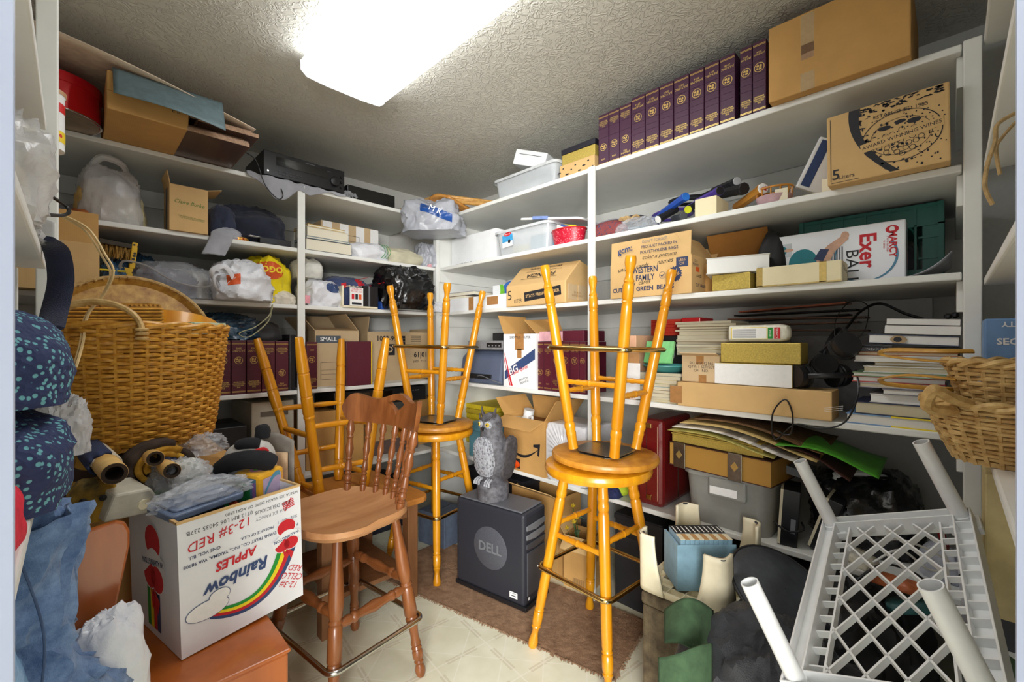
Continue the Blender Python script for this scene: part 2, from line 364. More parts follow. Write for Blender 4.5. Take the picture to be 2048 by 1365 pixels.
def shelf_unit(name, label, boards, posts, cleats):
    root = thing(name, label, 'shelving')
    for b in boards: MB().box(*b).build('shelf_board', white, root, bevel=.004)
    for b in posts: MB().box(*b).build('post', white, root, bevel=.003)
    for b in cleats: MB().box(*b).build('cleat', white, root, bevel=.002)
    return root
TH = .022
SH = (S1, S2, S3, S4, S5)
G = .003
shelf_unit('built_in_shelving', 'white painted built-in shelves along the right wall holding the wine boxes', 
    [(XF, XW-G, ry(1925, XF)+.001, YF-.002, z-TH, z) for z in SH],
    [(XF-.012, XF+.026, ry(1925, XF)-.038, ry(1925, XF)-.001, 0, S5+.0), (XF-.014, XF-.0005, ry(1186, XF)-.018, ry(1186, XF)+.022, 0, S5-.001)],
    [(XW-.02, XW-G, .05, YF-.03, z-TH-.09, z-TH-.001) for z in SH] + [(XF+.03, XW-.03, -.03, -.012, z-TH-.09, z-TH-.001) for z in SH])
shelf_unit('built_in_shelving', 'white painted built-in shelves along the back wall beside the inner corner',
    [(-.40, XF-.03, YF, YW-G, z-TH, z) for z in SH],
    [(lx(601, YF)-.018, lx(601, YF)+.02, YF-.014, YF-.0005, 0, S5-.001), (XF-.028, XF-.001, YF-.012, YF+.026, 0, S5)],
    [(-.40, XF-.04, YW-.02, YW-G, z-TH-.09, z-TH-.001) for z in SH])
tag(MB().box(XF+.001, XW-G, YF+.0, YF+.016, 0, S5-.001).build('trim_2', white), 'white partition panel closing the shelf corner', None, None, 'structure')
for z in SH[1:4]:
    o = MB().box(XF+.002, XW-.03, YF-.02, YF-.001, z-TH-.075, z-TH-.001).build('trim_3', white); tag(o, None, None, None, 'structure')
shelf_unit('near_shelving', 'white shelf ends with a grooved post at the left edge by the doorway',
    [(NX+G, -.045, .62, 1.5, z-TH, z) for z in (.52, .985, 1.44, 1.765, 2.2)],
    [(-.064, -.026, 1.54, 1.58, 0, 2.24)], [(-.44, -.09, 1.502, 1.52, z-TH-.1, z-TH) for z in (1.44, 1.765, 2.2)])
shelf_unit('near_shelving', 'white shelf ends at the right edge by the doorway under the wicker baskets',
    [(.62, XF+.02, NY+G, -.065, z-TH, z) for z in (S1, .975, 1.425, 1.745, 2.09)], [(.60, .618, NY+G, -.066, 0, 2.1)], [])

# ---------------------------------------------------------------- ceiling light
emm = bpy.data.materials.new('prismatic diffuser'); emm.use_nodes = True
def diffuser(m):
    nt = m.node_tree; L = nt.links; p = nt.nodes['Principled BSDF']; p.inputs['Base Color'].default_value = (.8,.82,.84,1); p.inputs['Roughness'].default_value = .3
    tc = nd(nt, 'ShaderNodeTexCoord'); ch = nd(nt, 'ShaderNodeTexChecker', i_Scale=190.0); ch.inputs[1].default_value = (1,1,1,1); ch.inputs[2].default_value = (.8,.82,.85,1)
    L.new(tc.outputs['Object'], ch.inputs[0]); L.new(ch.outputs[0], p.inputs['Emission Color']); p.inputs['Emission Strength'].default_value = 3.6
    bp = nd(nt, 'ShaderNodeBump', i_Strength=.4, i_Distance=.001); L.new(ch.outputs[1], bp.inputs['Height']); L.new(bp.outputs[0], p.inputs['Normal'])
diffuser(emm)
lt = thing('ceiling_light', 'long fluorescent ceiling light with a prismatic wraparound lens', 'ceiling light', (.845, 1.27, ZC))
MB().box(-.15,.15,-.61,.61,-.035,-.001).build('housing', white, lt, bevel=.003)
prof = [(-.185,-.036),(-.183,-.075),(-.16,-.094),(-.08,-.1),(.08,-.1),(.16,-.094),(.183,-.075),(.185,-.036)]
MB().prism(prof, -.61, .61, R(PI/2, 'X')).build('diffuser', emm, lt)
for y in (-.617, .611): MB().prism([(x*1.02, z*1.03) for x, z in prof], y, y+.006, R(PI/2,'X')).build('end_cap', pwhite, lt)

# ================================================================ builders
def lump_mb(w, d, h, seed=0, amp=.16, crease=.07, nu=84, nv=50, flat=.45, pw=.75, cs=2.6, mb=None, M=None):
    """soft bag or bundle: rounded box form with dents and ridged creases, flat underneath"""
    o = Vector((seed*7.31, seed*3.17, seed*1.93)); vs = []; fs = []
    sp = lambda c: math.copysign(abs(c)**pw, c)
    for j in range(nv+1):
        ph = -PI/2+PI*j/nv
        for i in range(nu):
            th = 2*PI*i/nu; cp = sp(math.cos(ph)) if j not in (0, nv) else 0
            p = Vector((cp*sp(math.cos(th)), cp*sp(math.sin(th)), sp(math.sin(ph))))
            k = 1+amp*noise.noise(p*1.5+o)
            if crease:
                r = 1-abs(noise.noise(p*cs+o*1.7)); r2 = 1-abs(noise.noise(p*cs*2.3+o*.6))
                r3 = 1-abs(noise.noise(p*cs*4.6+o*.9)); k += crease*(r**4*1.0+r2**5*.45+r3**5*.2-.45)
            p = p*k; z = (max(p.z, -flat)+flat)/(1+flat)
            vs.append((p.x*w/2, p.y*d/2, z*h))
    for j in range(nv): fs += [(j*nu+i, j*nu+(i+1) % nu, (j+1)*nu+(i+1) % nu, (j+1)*nu+i) for i in range(nu)]
    return (mb or MB()).add(vs, fs, M)
def bag(name, label, cat, w, d, h, m, loc, rz=0, seed=0, part='body', group=None, tilt=(0,0), **kw):
    root = thing(name, label, cat, loc, (tilt[0], tilt[1], rz), group)
    if 'crease' in kw: kw['crease'] *= .62
    lump_mb(w, d, h, seed, **kw).build(part, m, root, True)
    return (root, w, d, h)
def loop(root, m, pts, r=.008, flat=.3, name='handle', n=8): return MB().tube(smoothpts(pts, 6), r, n, flat=flat).build(name, m, root, True)
def cloth(name, fn, m, parent, nu=30, nv=30, th=.004): 
    o = MB().grid(fn, nu, nv).build(name, m, parent, True, solid=th); return o
def book_mb(w, d, t, board=.0025, over=.003):
    c = MB(); c.box(-w/2, w/2, -d/2, d/2, 0, board); c.box(-w/2, w/2, -d/2, d/2, t-board, t); c.box(-w/2, w/2, d/2-board, d/2, board, t-board)
    p = MB().box(-w/2+over, w/2-over, -d/2+over, d/2-board-.0005, board, t-board)
    return c, p
def book(label, w, d, t, cover, loc, rz=0, pages=None, group=None, cat='book', name='book', tilt=(0,0), soft=False):
    root = thing(name, label, cat, loc, (tilt[0], tilt[1], rz), group)
    c, p = book_mb(w, d, t, .0012 if soft else .0028, .0006 if soft else .003)
    c.build('cover', cover, root, bevel=.0006); p.build('pages', pages or paper, root)
    return (root, w, d, t)
def spindle(name, prof, p0, p1, m, parent, n=14):
    p0, p1 = Vector(p0), Vector(p1); v = p1-p0; L = v.length
    M = T(*p0) @ v.to_track_quat('Z', 'Y').to_matrix().to_4x4()
    mb = MB().lathe([(r, t*L) for t, r in prof], n)
    o = mb.build(name, m, parent, True); o.matrix_basis = M; return o
def ORD(i): return ('first','second','third','fourth','fifth','sixth','seventh','eighth','ninth','tenth','eleventh','twelfth','thirteenth','fourteenth','fifteenth','sixteenth')[i]

# ---------------------------------------------------------------- bar stools stacked seat to seat
LEG = [(0,.017),(.012,.0195),(.035,.0200),(.075,.0135),(.095,.0130),(.11,.0165),(.118,.0195),(.126,.0165),(.134,.0190),(.15,.0200),(.2,.0200),(.206,.0165),(.214,.0205),(.224,.0170),(.236,.0190),(.3,.0200),(.6,.0210),(.84,.0215),(.855,.0180),(.865,.0215),(.885,.0225),(.905,.0190),(.915,.0215),(.93,.0200),(.97,.0190),(1,.0205)]
RUNG = [(0,.009),(.1,.0115),(.22,.0095),(.3,.0125),(.36,.0100),(.42,.0135),(.46,.0105),(.5,.0145),(.54,.0105),(.58,.0135),(.64,.0100),(.7,.0125),(.78,.0095),(.9,.0115),(1,.009)]
def stool(label, loc, rot, Ht=.76, rt=.13, rf=.265, th=.042, seat_r=.215, swivel=False, ringz=.33, mseat=oak, ends=0):
    root = thing('bar_stool', label, 'stool', loc, rot)
    zt = Ht-th-(.014 if swivel else 0)
    e = th*.45
    MB().lathe([(seat_r-e,Ht-th),(seat_r-e*.3,Ht-th+e*.25),(seat_r,Ht-th+e),(seat_r,Ht-e),(seat_r-e*.3,Ht-e*.25),(seat_r-e,Ht)], 48).build('seat', mseat, root, True)
    if swivel:
        q = MB(); pl = [(.105,.06),(.06,.105),(-.06,.105),(-.105,.06),(-.105,-.06),(-.06,-.105),(.06,-.105),(.105,-.06)]
        q.prism(pl, zt, zt+.003); q.prism([(x*.95, y*.95) for x, y in pl], zt+.0105, zt+.0139)
        q.build('swivel_plate', steel, root, bevel=.001)
        MB().lathe([(.078,zt+.0035),(.084,zt+.007),(.078,zt+.0103)], 32).build('bearing', chrome, root, True)
    feet = [(rf*math.cos(a), rf*math.sin(a)) for a in (PI/4, 3*PI/4, 5*PI/4, 7*PI/4)]
    tops = [(rt*math.cos(a), rt*math.sin(a)) for a in (PI/4, 3*PI/4, 5*PI/4, 7*PI/4)]
    at = lambda i, z: Vector((tops[i][0]+(feet[i][0]-tops[i][0])*(1-z/zt), tops[i][1]+(feet[i][1]-tops[i][1])*(1-z/zt), z))
    for i in range(4): spindle('leg', LEG, at(i, 0), at(i, zt-.0005), oak, root)
    for i, z in ((0,.505),(2,.505),(1,.465),(3,.465)):
        for zr in (z,): spindle('rung', RUNG, at(i, zr), at((i+1) % 4, zr), oak, root, 10)
    for i, z in ((0,.585),(2,.585),(1,.545),(3,.545)): spindle('rung', RUNG, at(i, z), at((i+1) % 4, z), oak, root, 10) if ends else None
    c = [at(i, ringz)*1.0 for i in range(4)]; pts = []
    for i in range(4):
        o = Vector((c[i].x, c[i].y, 0)).normalized()*.028; P = c[i]+o
        for t in range(-3, 4):
            a = math.atan2(c[i].y, c[i].x)+t*PI/12; pts.append(Vector((P.x-o.x*1.0+.03*math.cos(a), P.y-o.y*1.0+.03*math.sin(a), ringz)))
    fr_ = MB().tube(pts, .0095, 10, True).build('foot_ring', brass, root, True)
    for i in range(4):
        o = Vector((c[i].x, c[i].y, 0)).normalized()
        s = MB().lathe([(.005,0),(.005,.002),(.003,.004)], 10).build('screw', steel, fr_, True)
        s.matrix_basis = T(*(c[i]+o*.0385)) @ o.to_track_quat('Z','Y').to_matrix().to_4x4()
    return root
yawA = math.radians(-3)
stool('honey oak bar stool standing on the brown rug at the right', (1.505, 1.013, 0), (0, 0, yawA))
stool('honey oak bar stool turned upside down on the right-hand stool', (1.545, .985, .769+.78), (PI+.02, .012, yawA+.12), Ht=.78, th=.028, swivel=True, mseat=oak_d, ends=0)
stool('honey oak bar stool standing in front of the inner shelf corner', (1.455, 2.07, 0), (0, 0, .2))
stool('honey oak bar stool turned upside down on the corner stool', (1.465, 2.06, .768+.78), (PI+.014, .012, .35), Ht=.78, th=.028, swivel=True, mseat=oak_d)

# ---------------------------------------------------------------- upside-down yellow counter stool on the small table
tb = thing('end_table', 'dusty brown wooden end table with a lower shelf under the upturned stool', 'table', (.96, 2.1, 0))
tx, ty = .275, .31
def rrect(a, b, r, n=5):
    return [(sx*(a-r)+r*math.cos(t), sy*(b-r)+r*math.sin(t)) for sx, sy, t0 in ((1,1,0),(-1,1,PI/2),(-1,-1,PI),(1,-1,3*PI/2)) for t in (t0+PI/2*i/n for i in range(n+1))]
MB().prism(rrect(tx, ty, .06), .472, .5).build('table_top', tabwood, tb, bevel=.006)
for sx in (-1,1):
    for sy in (-1,1): MB().box(sx*(tx-.07)-.027, sx*(tx-.07)+.027, sy*(ty-.08)-.027, sy*(ty-.08)+.027, 0, .4715).build('leg', tabwood2, tb, bevel=.003)
MB().box(-tx+.1, tx-.1, -ty+.06, ty-.06, .14, .162).build('lower_shelf', tabwood2, tb, bevel=.003)
for sy in (-1,1): MB().box(-tx+.1, tx-.1, sy*(ty-.07)-.01, sy*(ty-.07)+.01, .40, .4715).build('apron', tabwood2, tb)
LEG2 = [(0,.0155),(.015,.0175),(.15,.0235),(.2,.0240),(.203,.0215),(.209,.0215),(.212,.0240),(.34,.0245),(.343,.0220),(.349,.0220),(.352,.0245),(.45,.0245),(.465,.0215),(.47,.0240),(.48,.0240),(.487,.0205),(.5,.0205),(.7,.0230),(.86,.0235),(.864,.0205),(.872,.0235),(.9,.0200),(.92,.0235),(.96,.0245),(1,.0170)]
RUNG2 = [(0,.010),(.15,.0125),(.4,.0135),(.42,.0115),(.44,.0140),(.47,.0120),(.5,.0150),(.53,.0120),(.56,.0140),(.58,.0115),(.6,.0135),(.85,.0125),(1,.010)]
us = thing('counter_stool', 'glossy yellow oak counter stool upside down on the end table', 'stool', (.90, 2.12, .5005))
MB().prism(rrect(.2, .2, .1), 0, .03).build('seat', tabwood, us, bevel=.006)
ca, sa = math.cos(-PI/4), math.sin(-PI/4)
def LF(l, f, z): return Vector((l*K+f*K, -l*K+f*K, z))      # lateral / forward offsets to world axes
base = [LF(-.16,0,.031), LF(-.016,-.13,.031), LF(-.034,.13,.031), LF(.14,0,.031)]
tipp = [LF(-.38,0,.76), LF(-.03,-.3,.765), LF(-.085,.3,.76), LF(.25,0,.765)]
leg = lambda i, z: base[i]+(tipp[i]-base[i])*((z-.031)/.73)
for i in range(4): spindle('leg', LEG2, tipp[i], base[i], oak, us)
for i, j, z in ((0,2,.42),(1,3,.37),(0,1,.325),(2,3,.345),(0,2,.20),(1,3,.165),(0,1,.06),(2,3,.11)): spindle('rung', RUNG2, leg(i, z), leg(j, z), oak, us, 10)

# ---------------------------------------------------------------- brown bar chair with a spindle back
ch = thing('bar_chair', 'walnut stained bar chair with a spindle back and pierced crest rail', 'chair', (.715, 1.59, 0), (0, 0, -PI/2+.13))
def seat_mb():
    n, m = 48, 7; vs = []; fs = []
    def out(t):
        x = math.cos(t); y = math.sin(t); e = .62
        X = math.copysign(abs(x)**e, x)*.215; Y = math.copysign(abs(y)**e, y)*.19
        if Y < 0: Y -= .02*(1-(X/.215)**2)
        return X*(1 if Y < 0 else .95), Y
    for j in range(m+1):
        r = j/m
        for i in range(n):
            X, Y = out(2*PI*i/n); q = r
            vs.append((X*q, Y*q, .637-.017*(1-r**3)+(.006*math.cos(X*q*14) if Y*q < 0 else 0)*(1-abs(r-.6))))
    for X, Y, z, q in [(*out(2*PI*i/n), .615, 1.0) for i in range(n)]+[(*out(2*PI*i/n), .598, .93) for i in range(n)]: vs.append((X*q, Y*q, z))
    for j in range(m+2): fs += [(j*n+i, j*n+(i+1) % n, (j+1)*n+(i+1) % n, (j+1)*n+i) for i in range(n)]
    fs.append(tuple(range((m+2)*n, (m+3)*n))[::-1])
    return MB().add(vs, [f[::-1] for f in fs])
seat_mb().build('seat', seatwood, ch, True)
LEG3 = [(0,.014),(.02,.0185),(.045,.0195),(.075,.0125),(.09,.0175),(.1,.0135),(.115,.0190),(.15,.0195),(.165,.0150),(.175,.0195),(.19,.0150),(.2,.0190),(.23,.0155),(.26,.0150),(.3,.0170),(.36,.0235),(.375,.0190),(.385,.0240),(.55,.0225),(.56,.0185),(.57,.0230),(.585,.0180),(.6,.0215),(.66,.0255),(.75,.0235),(.88,.0170),(1,.0150)]
RUNG3 = [(0,.010),(.06,.0125),(.16,.0175),(.2,.0140),(.22,.0180),(.25,.0180),(.28,.0135),(.36,.0150),(.5,.0205),(.64,.0150),(.72,.0135),(.75,.0180),(.78,.0180),(.8,.0140),(.84,.0175),(.94,.0125),(1,.010)]
fx, fy, qx, qy = .215, .178, .14, .115
lg = lambda i, z: Vector(((-1,1,1,-1)[i]*(qx+(fx-qx)*(1-z/.6)), (-1,-1,1,1)[i]*(qy+(fy-qy)*(1-z/.6)), z))
for i in range(4): spindle('leg', LEG3, lg(i, 0), lg(i, .6), walnut, ch)
for i, z in ((0,.36),(1,.33),(2,.36),(3,.33)): spindle('stretcher', RUNG3, lg(i, z), lg((i+1) % 4, z), walnut, ch, 12)
pts = []
for i in range(4):
    c = lg(i, .215); a0 = math.atan2(c.y, c.x)
    for t in range(-3, 4): pts.append(c+Vector((math.cos(a0+t*PI/12)*.03, math.sin(a0+t*PI/12)*.03, 0)))
MB().tube(pts, .0095, 10, True).build('foot_rail', chrome, ch, True)
yb = lambda x: .115+.10*(1-(x/.24)**2)-.02      # plan curve of the back
def crest():
    mb = MB(); n = 44
    top = lambda x: .112+.013*math.cos(x/.24*2.6*PI/1.3)-.055*max(0, (abs(x)-.2)/.04)**2.5
    bot = lambda x: -.004+.012*(x/.24)**2+.05*max(0, (abs(x)-.205)/.035)**2
    def col(x0, x1, z0a, z1a, z0b, z1b):
        ya, yc = yb(x0)+.035, yb(x1)+.035; t = .011; lean = .18
        P = lambda x, y, z: (x, y+z*lean, .905+z)
        mb.add([P(x0,ya-t,z0a),P(x1,yc-t,z0b),P(x1,yc+t,z0b),P(x0,ya+t,z0a),P(x0,ya-t,z1a),P(x1,yc-t,z1b),P(x1,yc+t,z1b),P(x0,ya+t,z1a)],
               [(0,3,2,1),(4,5,6,7),(0,1,5,4),(1,2,6,5),(2,3,7,6),(3,0,4,7)])
    hw = .045
    h1 = lambda x: .1; 
    def hole(x):
        u = abs(x)/hw
        return (None, None) if u >= 1 else (.045+.035*u**.8 if u > .12 else .038, .10-.012*u**4)
    for i in range(n):
        x0, x1 = -.24+.48*i/n, -.24+.48*(i+1)/n; a, b = hole(x0), hole(x1)
        if a[0] is None and b[0] is None: col(x0, x1, bot(x0), top(x0), bot(x1), top(x1))
        else:
            ma = a if a[0] is not None else (.088, .088); m2 = b if b[0] is not None else (.088, .088)
            col(x0, x1, bot(x0), ma[0], bot(x1), m2[0]); col(x0, x1, ma[1], top(x0), m2[1], top(x1))
    return mb
crest().build('crest_rail', walnut, ch)
SPN = [(0,.0095),(.06,.0115),(.09,.0115),(.1,.0085),(.11,.0125),(.13,.0085),(.15,.0125),(.19,.0125),(.22,.0085),(.24,.0125),(.27,.0085),(.29,.0125),(.37,.0105),(.42,.0085),(.44,.0120),(.46,.0085),(.5,.0105),(.58,.0145),(.72,.0080),(.745,.0125),(.77,.0085),(.86,.0150),(1,.0070)]
for i in range(7):
    x = -.19+.38*i/6; k = 1.25 if i in (0, 6) else 1
    spindle('back_spindle', [(t, r*k) for t, r in SPN], (x*.9, yb(x)-.02, .628), (x*1.1, yb(x*1.1)+.036, .915), walnut, ch, 12)

# ================================================================ right shelving
def H_(spec, h): return (spec[0], spec[1], h, spec[3], spec[4])
def SB(spec, name, label, cat, m, seed=0, **kw):
    w, d, h, loc, rz = spec; return bag(name, label, cat, w, d, h, m, loc, rz, seed, **kw)
def emblem(B, face, a, b, r, m):
    pts = ringpts(r*.86, r, 20)+[ell(r*.3, r*.24, 8, -r*.3, r*.3), ell(r*.2, r*.34, 8, r*.3, r*.22), ell(r*.34, r*.2, 8, r*.15, -r*.35), ell(r*.16, r*.22, 8, -r*.42, -r*.25), ell(r*.12, r*.12, 6, r*.02, 0)]
    return decal(pts, m, B, face, a, b, name='emblem')
def volume(label, spec, m, lay, date, group):
    w, d, h, loc, rz = spec; root = thing('bound_volume', label, 'book', loc, (0,0,rz), group); B = (root, w, d, h)
    MB().box(-w/2, w/2, -d/2, d/2, 0, h).build('case', m, root, bevel=.0022)
    for b in (.935, .95, .06, .045): decal(rect(w*.96, .0022), goldfoil, B, 'f', 0, h*b, name='gold_line')
    for b in (.36, .45, .55, .73): MB().box(-w/2-.0004, w/2+.0004, -d/2-.0012, -d/2+.004, h*b-.0012, h*b+.0012).build('spine_ridge', m, root)
    T4 = 'THE\nNATIONAL\nGEOGRAPHIC\nMAGAZINE'
    if lay == 'A':
        emblem(B, 'f', 0, h*.63, min(.0185, w*.4), goldfoil)
        text(date, .0125, goldfoil, B, 'f', 0, h*.83, 180, w*.86, .01, e=.0014); text(T4, .0115, goldfoil, B, 'f', 0, h*.18, 180, w*.9, .012, e=.0014)
    else:
        emblem(B, 'f', 0, h*.37, min(.0175, w*.42), goldfoil)
        text(T4, .011, goldfoil, B, 'f', 0, h*.81, 180, w*.9, .012, e=.0014); text(date, .0105, goldfoil, B, 'f', 0, h*.14, 180, w*.8, .01, e=.0014)
    return B
G1 = 'plum magazine volumes on the top shelf'
vols = [(1197,1217,'B','2009'),(1218,1238.6,'B','2008'),(1239.4,1262,'B','JAN-JUNE\n2011'),(1263,1289.5,'A','JAN-JUNE\n2013'),(1291,1317.5,'A','JULY-DEC\n2013'),(1319,1346.5,'A','JULY-DEC\n2014'),(1348,1377.5,'A','JULY-DEC\n2015'),(1379,1407.6,'A','JAN-JUNE\n2016'),(1409,1438,'A','JULY-DEC\n2017'),(1440,1470,'A','JULY-DEC\n2018'),(1480,1504,'A','JAN-JUNE\n2018'),(1505.4,1532,'A','JAN-JUNE\n2014')]
for i, (a, b, l, dt) in enumerate(vols):
    volume('plum bound magazine volume on the top shelf, %s from the big carton' % ORD(11-i), H_(RB(a, b, 90, S5, .012+.002*(11-i), .185), .265-.012*(i < 3)), plum, l, dt, G1)
B = carton('cardboard_box', 'huge taped brown carton on the top shelf against the ceiling', 'box', H_(RB(1537, 1822, 15, S5, -.035, .42), .262), card, tapes=[('f', -.07, .19, .038, .13, ctape), ('f', -.07, .03, .04, .06, ctape), ('t', -.07, 0, .05, .42, ctape)])
decal(rect(.036, .05), mat('brown tape patch', (172, 136, 104), .5, scale=80), B, 'f', -.07, .13, name='tape')
# dark box on a printed brown box
B = carton('cardboard_box', 'small printed brown box under a gold and black box, top shelf', 'box', H_(RB(1119, 1189, 312, S5, .03, .22), .075), card2)
for i in range(9): decal(ell(.004+.01*random.Random(i).random(), .004, 7, -.11+.026*i, .037+.02*math.sin(i*2.1)), ink, B, 'f', 0, 0)
B2 = carton('gift_box', 'gold gift box with a black lid beside the plum volumes', 'box', H_(RB(1124, 1190, 300, S5+.0765, .05, .2), .06), gold)
MB().box(-B2[1]/2-.003, B2[1]/2+.003, -B2[2]/2-.003, B2[2]/2+.003, .06, .088).build('lid', mat('navy black lid', (26,26,40), .4), B2[0], bevel=.002)
# clear tub with a tipped white carton
def tub(name, label, spec, m, mrim, taper=.92, r=.03, wall=.003, cat='storage tub'):
    w, d, h, loc, rz = spec; root = thing(name, label, cat, loc, (0,0,rz)); n = 5
    o0 = rrect(w/2*taper, d/2*taper, r, n); o1 = rrect(w/2, d/2, r*1.1, n); i1 = rrect(w/2-wall, d/2-wall, r, n); i0 = rrect(w/2*taper-wall, d/2*taper-wall, r*.9, n)
    N = len(o0); vs = [(x,y,0) for x,y in o0]+[(x,y,h) for x,y in o1]+[(x,y,h) for x,y in i1]+[(x,y,wall) for x,y in i0]
    fs = [tuple(range(N))[::-1], tuple(range(3*N, 4*N))]
    for q in range(3): fs += [(q*N+i, q*N+(i+1) % N, (q+1)*N+(i+1) % N, (q+1)*N+i) for i in range(N)]
    MB().add(vs, fs).build('tub', m, root, True)
    ro = rrect(w/2+.009, d/2+.009, r*1.2, n); vs = []
    for p, z in ((ro, h-.012), (ro, h+.003), (i1, h+.003), (i1, h-.002)): vs += [(x,y,z) for x,y in p]
    MB().add(vs, [(q*N+i, q*N+(i+1) % N, ((q+1) % 4)*N+(i+1) % N, ((q+1) % 4)*N+i) for q in range(4) for i in range(N)]).build('rim', mrim, root, True)
    return (root, w, d, h)
clear = mat('clear tub plastic', (222, 228, 232), .18, scale=20, amt=.03, bump=.05, alpha=.42, coat=.3)
Bt = tub('plastic_tub', 'clear plastic tub with white crochet inside on the top shelf', H_(RB(988, 1112, 345, S5, .02, .28), .115), clear, mat('frosted rim', (226,230,232), .3, alpha=.8))
w_, d_, h_, l_, rz_ = RB(988, 1112, 345, S5, .02, .28)
for i, (a, s) in enumerate(((-.12, .07), (-.02, .09))):
    o = lump_mb(s, s, s, 30+i).build('crochet_ball', pwhite, None, True, loc=(l_[0], l_[1]-a, l_[2]+.005)); tag(o, ('small' if i else 'round')+' white crocheted bundle inside the clear top-shelf tub', 'yarn')
B = carton('cardboard_box', 'white carton tipped on its corner above the clear tub', 'box', (.21, .2, .085, (l_[0]-.01, l_[1]+.02, S5+.155), -PI/2), wcard, tilt=(.0, .33), yaw=.25)
decal(rect(.15, .003), ink, B, 'f', 0, .06)
B = carton('cardboard_box', 'long brown carton with blue stamped letters at the top corner', 'box', (.47, .13, .1, (1.70, 2.62, S5+.0), -PI/2), card)
text('PRODUCT OF U.S.A.  ST 4TO', .022, inknavy, B, 'f', 0, .07, 0, .38); text('HANDLE OF CALIFORNIA     CALIFORNIA', .018, inknavy, B, 'f', 0, .028, 0, .4)
# tan wooden seat piece with rods
wp = thing('chair_part', 'curved honey wood chair piece with loose rods at the top corner', 'wood piece', (1.80, 2.35, S5+.001), (0,0,-PI/2))
def saddle(u, v):
    x = -.13+.26*u; y = -.13+.24*v; return (x, y-.05*math.sin(u*PI), .012+.06*(1-v)**2*math.sin(u*PI*.9)+.03*u*(1-v))
cloth('saddle', saddle, mat('tan saddle wood', (206,150,78), .35, kind='wood', col2=(170,112,48), scale=6), wp, 20, 16, .016)
for i in range(3): MB().tube([(.02+.02*i, -.1, .07+.01*i), (.26, .06+.03*i, .03+.012*i)], [.011, .014], 10).build('rod', mat('pale rod', (214,168,96), .4, kind='wood', col2=(180,128,60), axis=0), wp, True)
Bg = bag('carrier_bag', 'grey plastic bag with a blue printed band hanging off the top corner shelf', 'bag', .37, .26, .21, gbag, tuple(W(866, 470, 2.83)), -PI/4, 5, amp=.25, crease=.16)
def bandfn(u, v):
    return (-.06+.2*u, -.2, .045+.055*v+.075*(1-u))
wrap(MB().grid(bandfn, 30, 10).build('blue_band', mat('bag blue', (38, 84, 160), .3), Bg[0], True), Bg[0])
wrap(text('M K', .05, inkwhite, (Bg[0], .3, .4, .2), 'f', .05, .1, -25), Bg[0], .003).parent = Bg[0]

# ---------------- second shelf from the top (sports things)
Br = bag('racket_bag', 'black zipped racket bag behind the white post', 'bag', .34, .13, .1, mat('black nylon', (30,30,36), .5, kind='cloth', scale=30), (1.90, ry(1240, 1.90), S4), -PI/2, 11, amp=.1, crease=.05)
MB().tube(smoothpts([(-.15,-.05,.075),(0,-.068,.085),(.12,-.05,.06)]), .004, 6).build('piping', mat('grey piping', (150,150,155), .5), Br[0], True)
Bn = bag('woven_pouch', 'red and blue woven pouch at the post end of the racket shelf', 'pouch', .19, .09, .07, mat('woven red', (128,58,58), .8, kind='spots', col2=(60,62,88), scale=90), (1.815, ry(1217, 1.815), S4), -PI/2, 12, amp=.1, crease=.02)
Bc = bag('plastic_bag', 'clear bag of teal clips lying on the racket shelf edge', 'bag', .2, .1, .055, cbag, (1.825, ry(1270, 1.825), S4), -PI/2, 13, amp=.3, crease=.25)
for i in range(9):
    r = random.Random(i); MB().tube([(-.07+.015*i, r.uniform(-.03,.02), .008+.02*r.random()), (-.05+.015*i, r.uniform(-.03,.03), .02)], .004, 5).build('clip', mat('teal clip', (110,150,166), .4), Bc[0], True)
MB().tube(smoothpts([(1.84+.05*math.cos(t*1.9)*.5, ry(1268, 1.9)+.055*math.cos(t), S4+.068+.013*math.sin(t*3)) for t in range(14)], 4), .006, 6).build('rope_coil', twine, None, True)
tag(bpy.data.objects['rope_coil'], 'brown rope coil lying on the black racket bag', 'rope')
def racket(label, a, b, r, m, mcap, hd=True, lenh=.19):
    A = Vector(a); v = (Vector(b)-A).normalized(); root = thing('racket', label, 'racket', A, v.to_track_quat('Z','Y').to_euler())
    MB().lathe([(r*1.12,0),(r*1.12,.012),(r,.03),(r*.94,lenh)], 8).build('grip', m, root)
    MB().lathe([(r*.98,-.002),(r*1.08,-.0002)], 8).build('butt_cap', mcap, root)
    if hd:
        MB().lathe([(r*.6,lenh),(r*.5,lenh+.12)], 8).build('shaft', m, root, True)
        MB().tube([(.095*math.cos(t)*.9, .0, lenh+.25+.13*math.sin(t)) for t in (2*PI*i/24 for i in range(24))], .008, 6, True).build('head', m, root, True)
def rk(px, py, x, px2, py2, x2): 
    y = ry(px, x); y2 = ry(px2, x2); return (x, y, zz(py, x, y)), (x2, y2, zz(py2, x2, y2))
racket('blue gripped racket pointing out of the racket pile', *rk(1372,394,1.80,1318,432,1.93), .0165, mat('blue grip', (44,92,196), .4), mat('blue cap', (40,110,200), .4))
racket('purple gripped racket with a black end', *rk(1440,382,1.80,1385,410,1.95), .0165, mat('purple grip', (92,66,170), .45), black)
racket('thick black gripped racket above the small cream box', *rk(1488,378,1.84,1425,393,1.99), .021, black2, black)
racket('black racket with a pale octagonal end cap at the very top', *rk(1474,363,1.90,1420,385,2.05), .016, black, mat('silver cap', (190,192,196), .4))
racket('short black grip with a white end cap low in the pile', *rk(1316,440,1.785,1352,420,1.88), .0155, black2, inkwhite, False, .12)
racket('black grip with a yellow collar in the racket pile', *rk(1376,420,1.80,1392,410,1.9), .015, black2, mat('lime', (206,210,40), .4), False, .1)
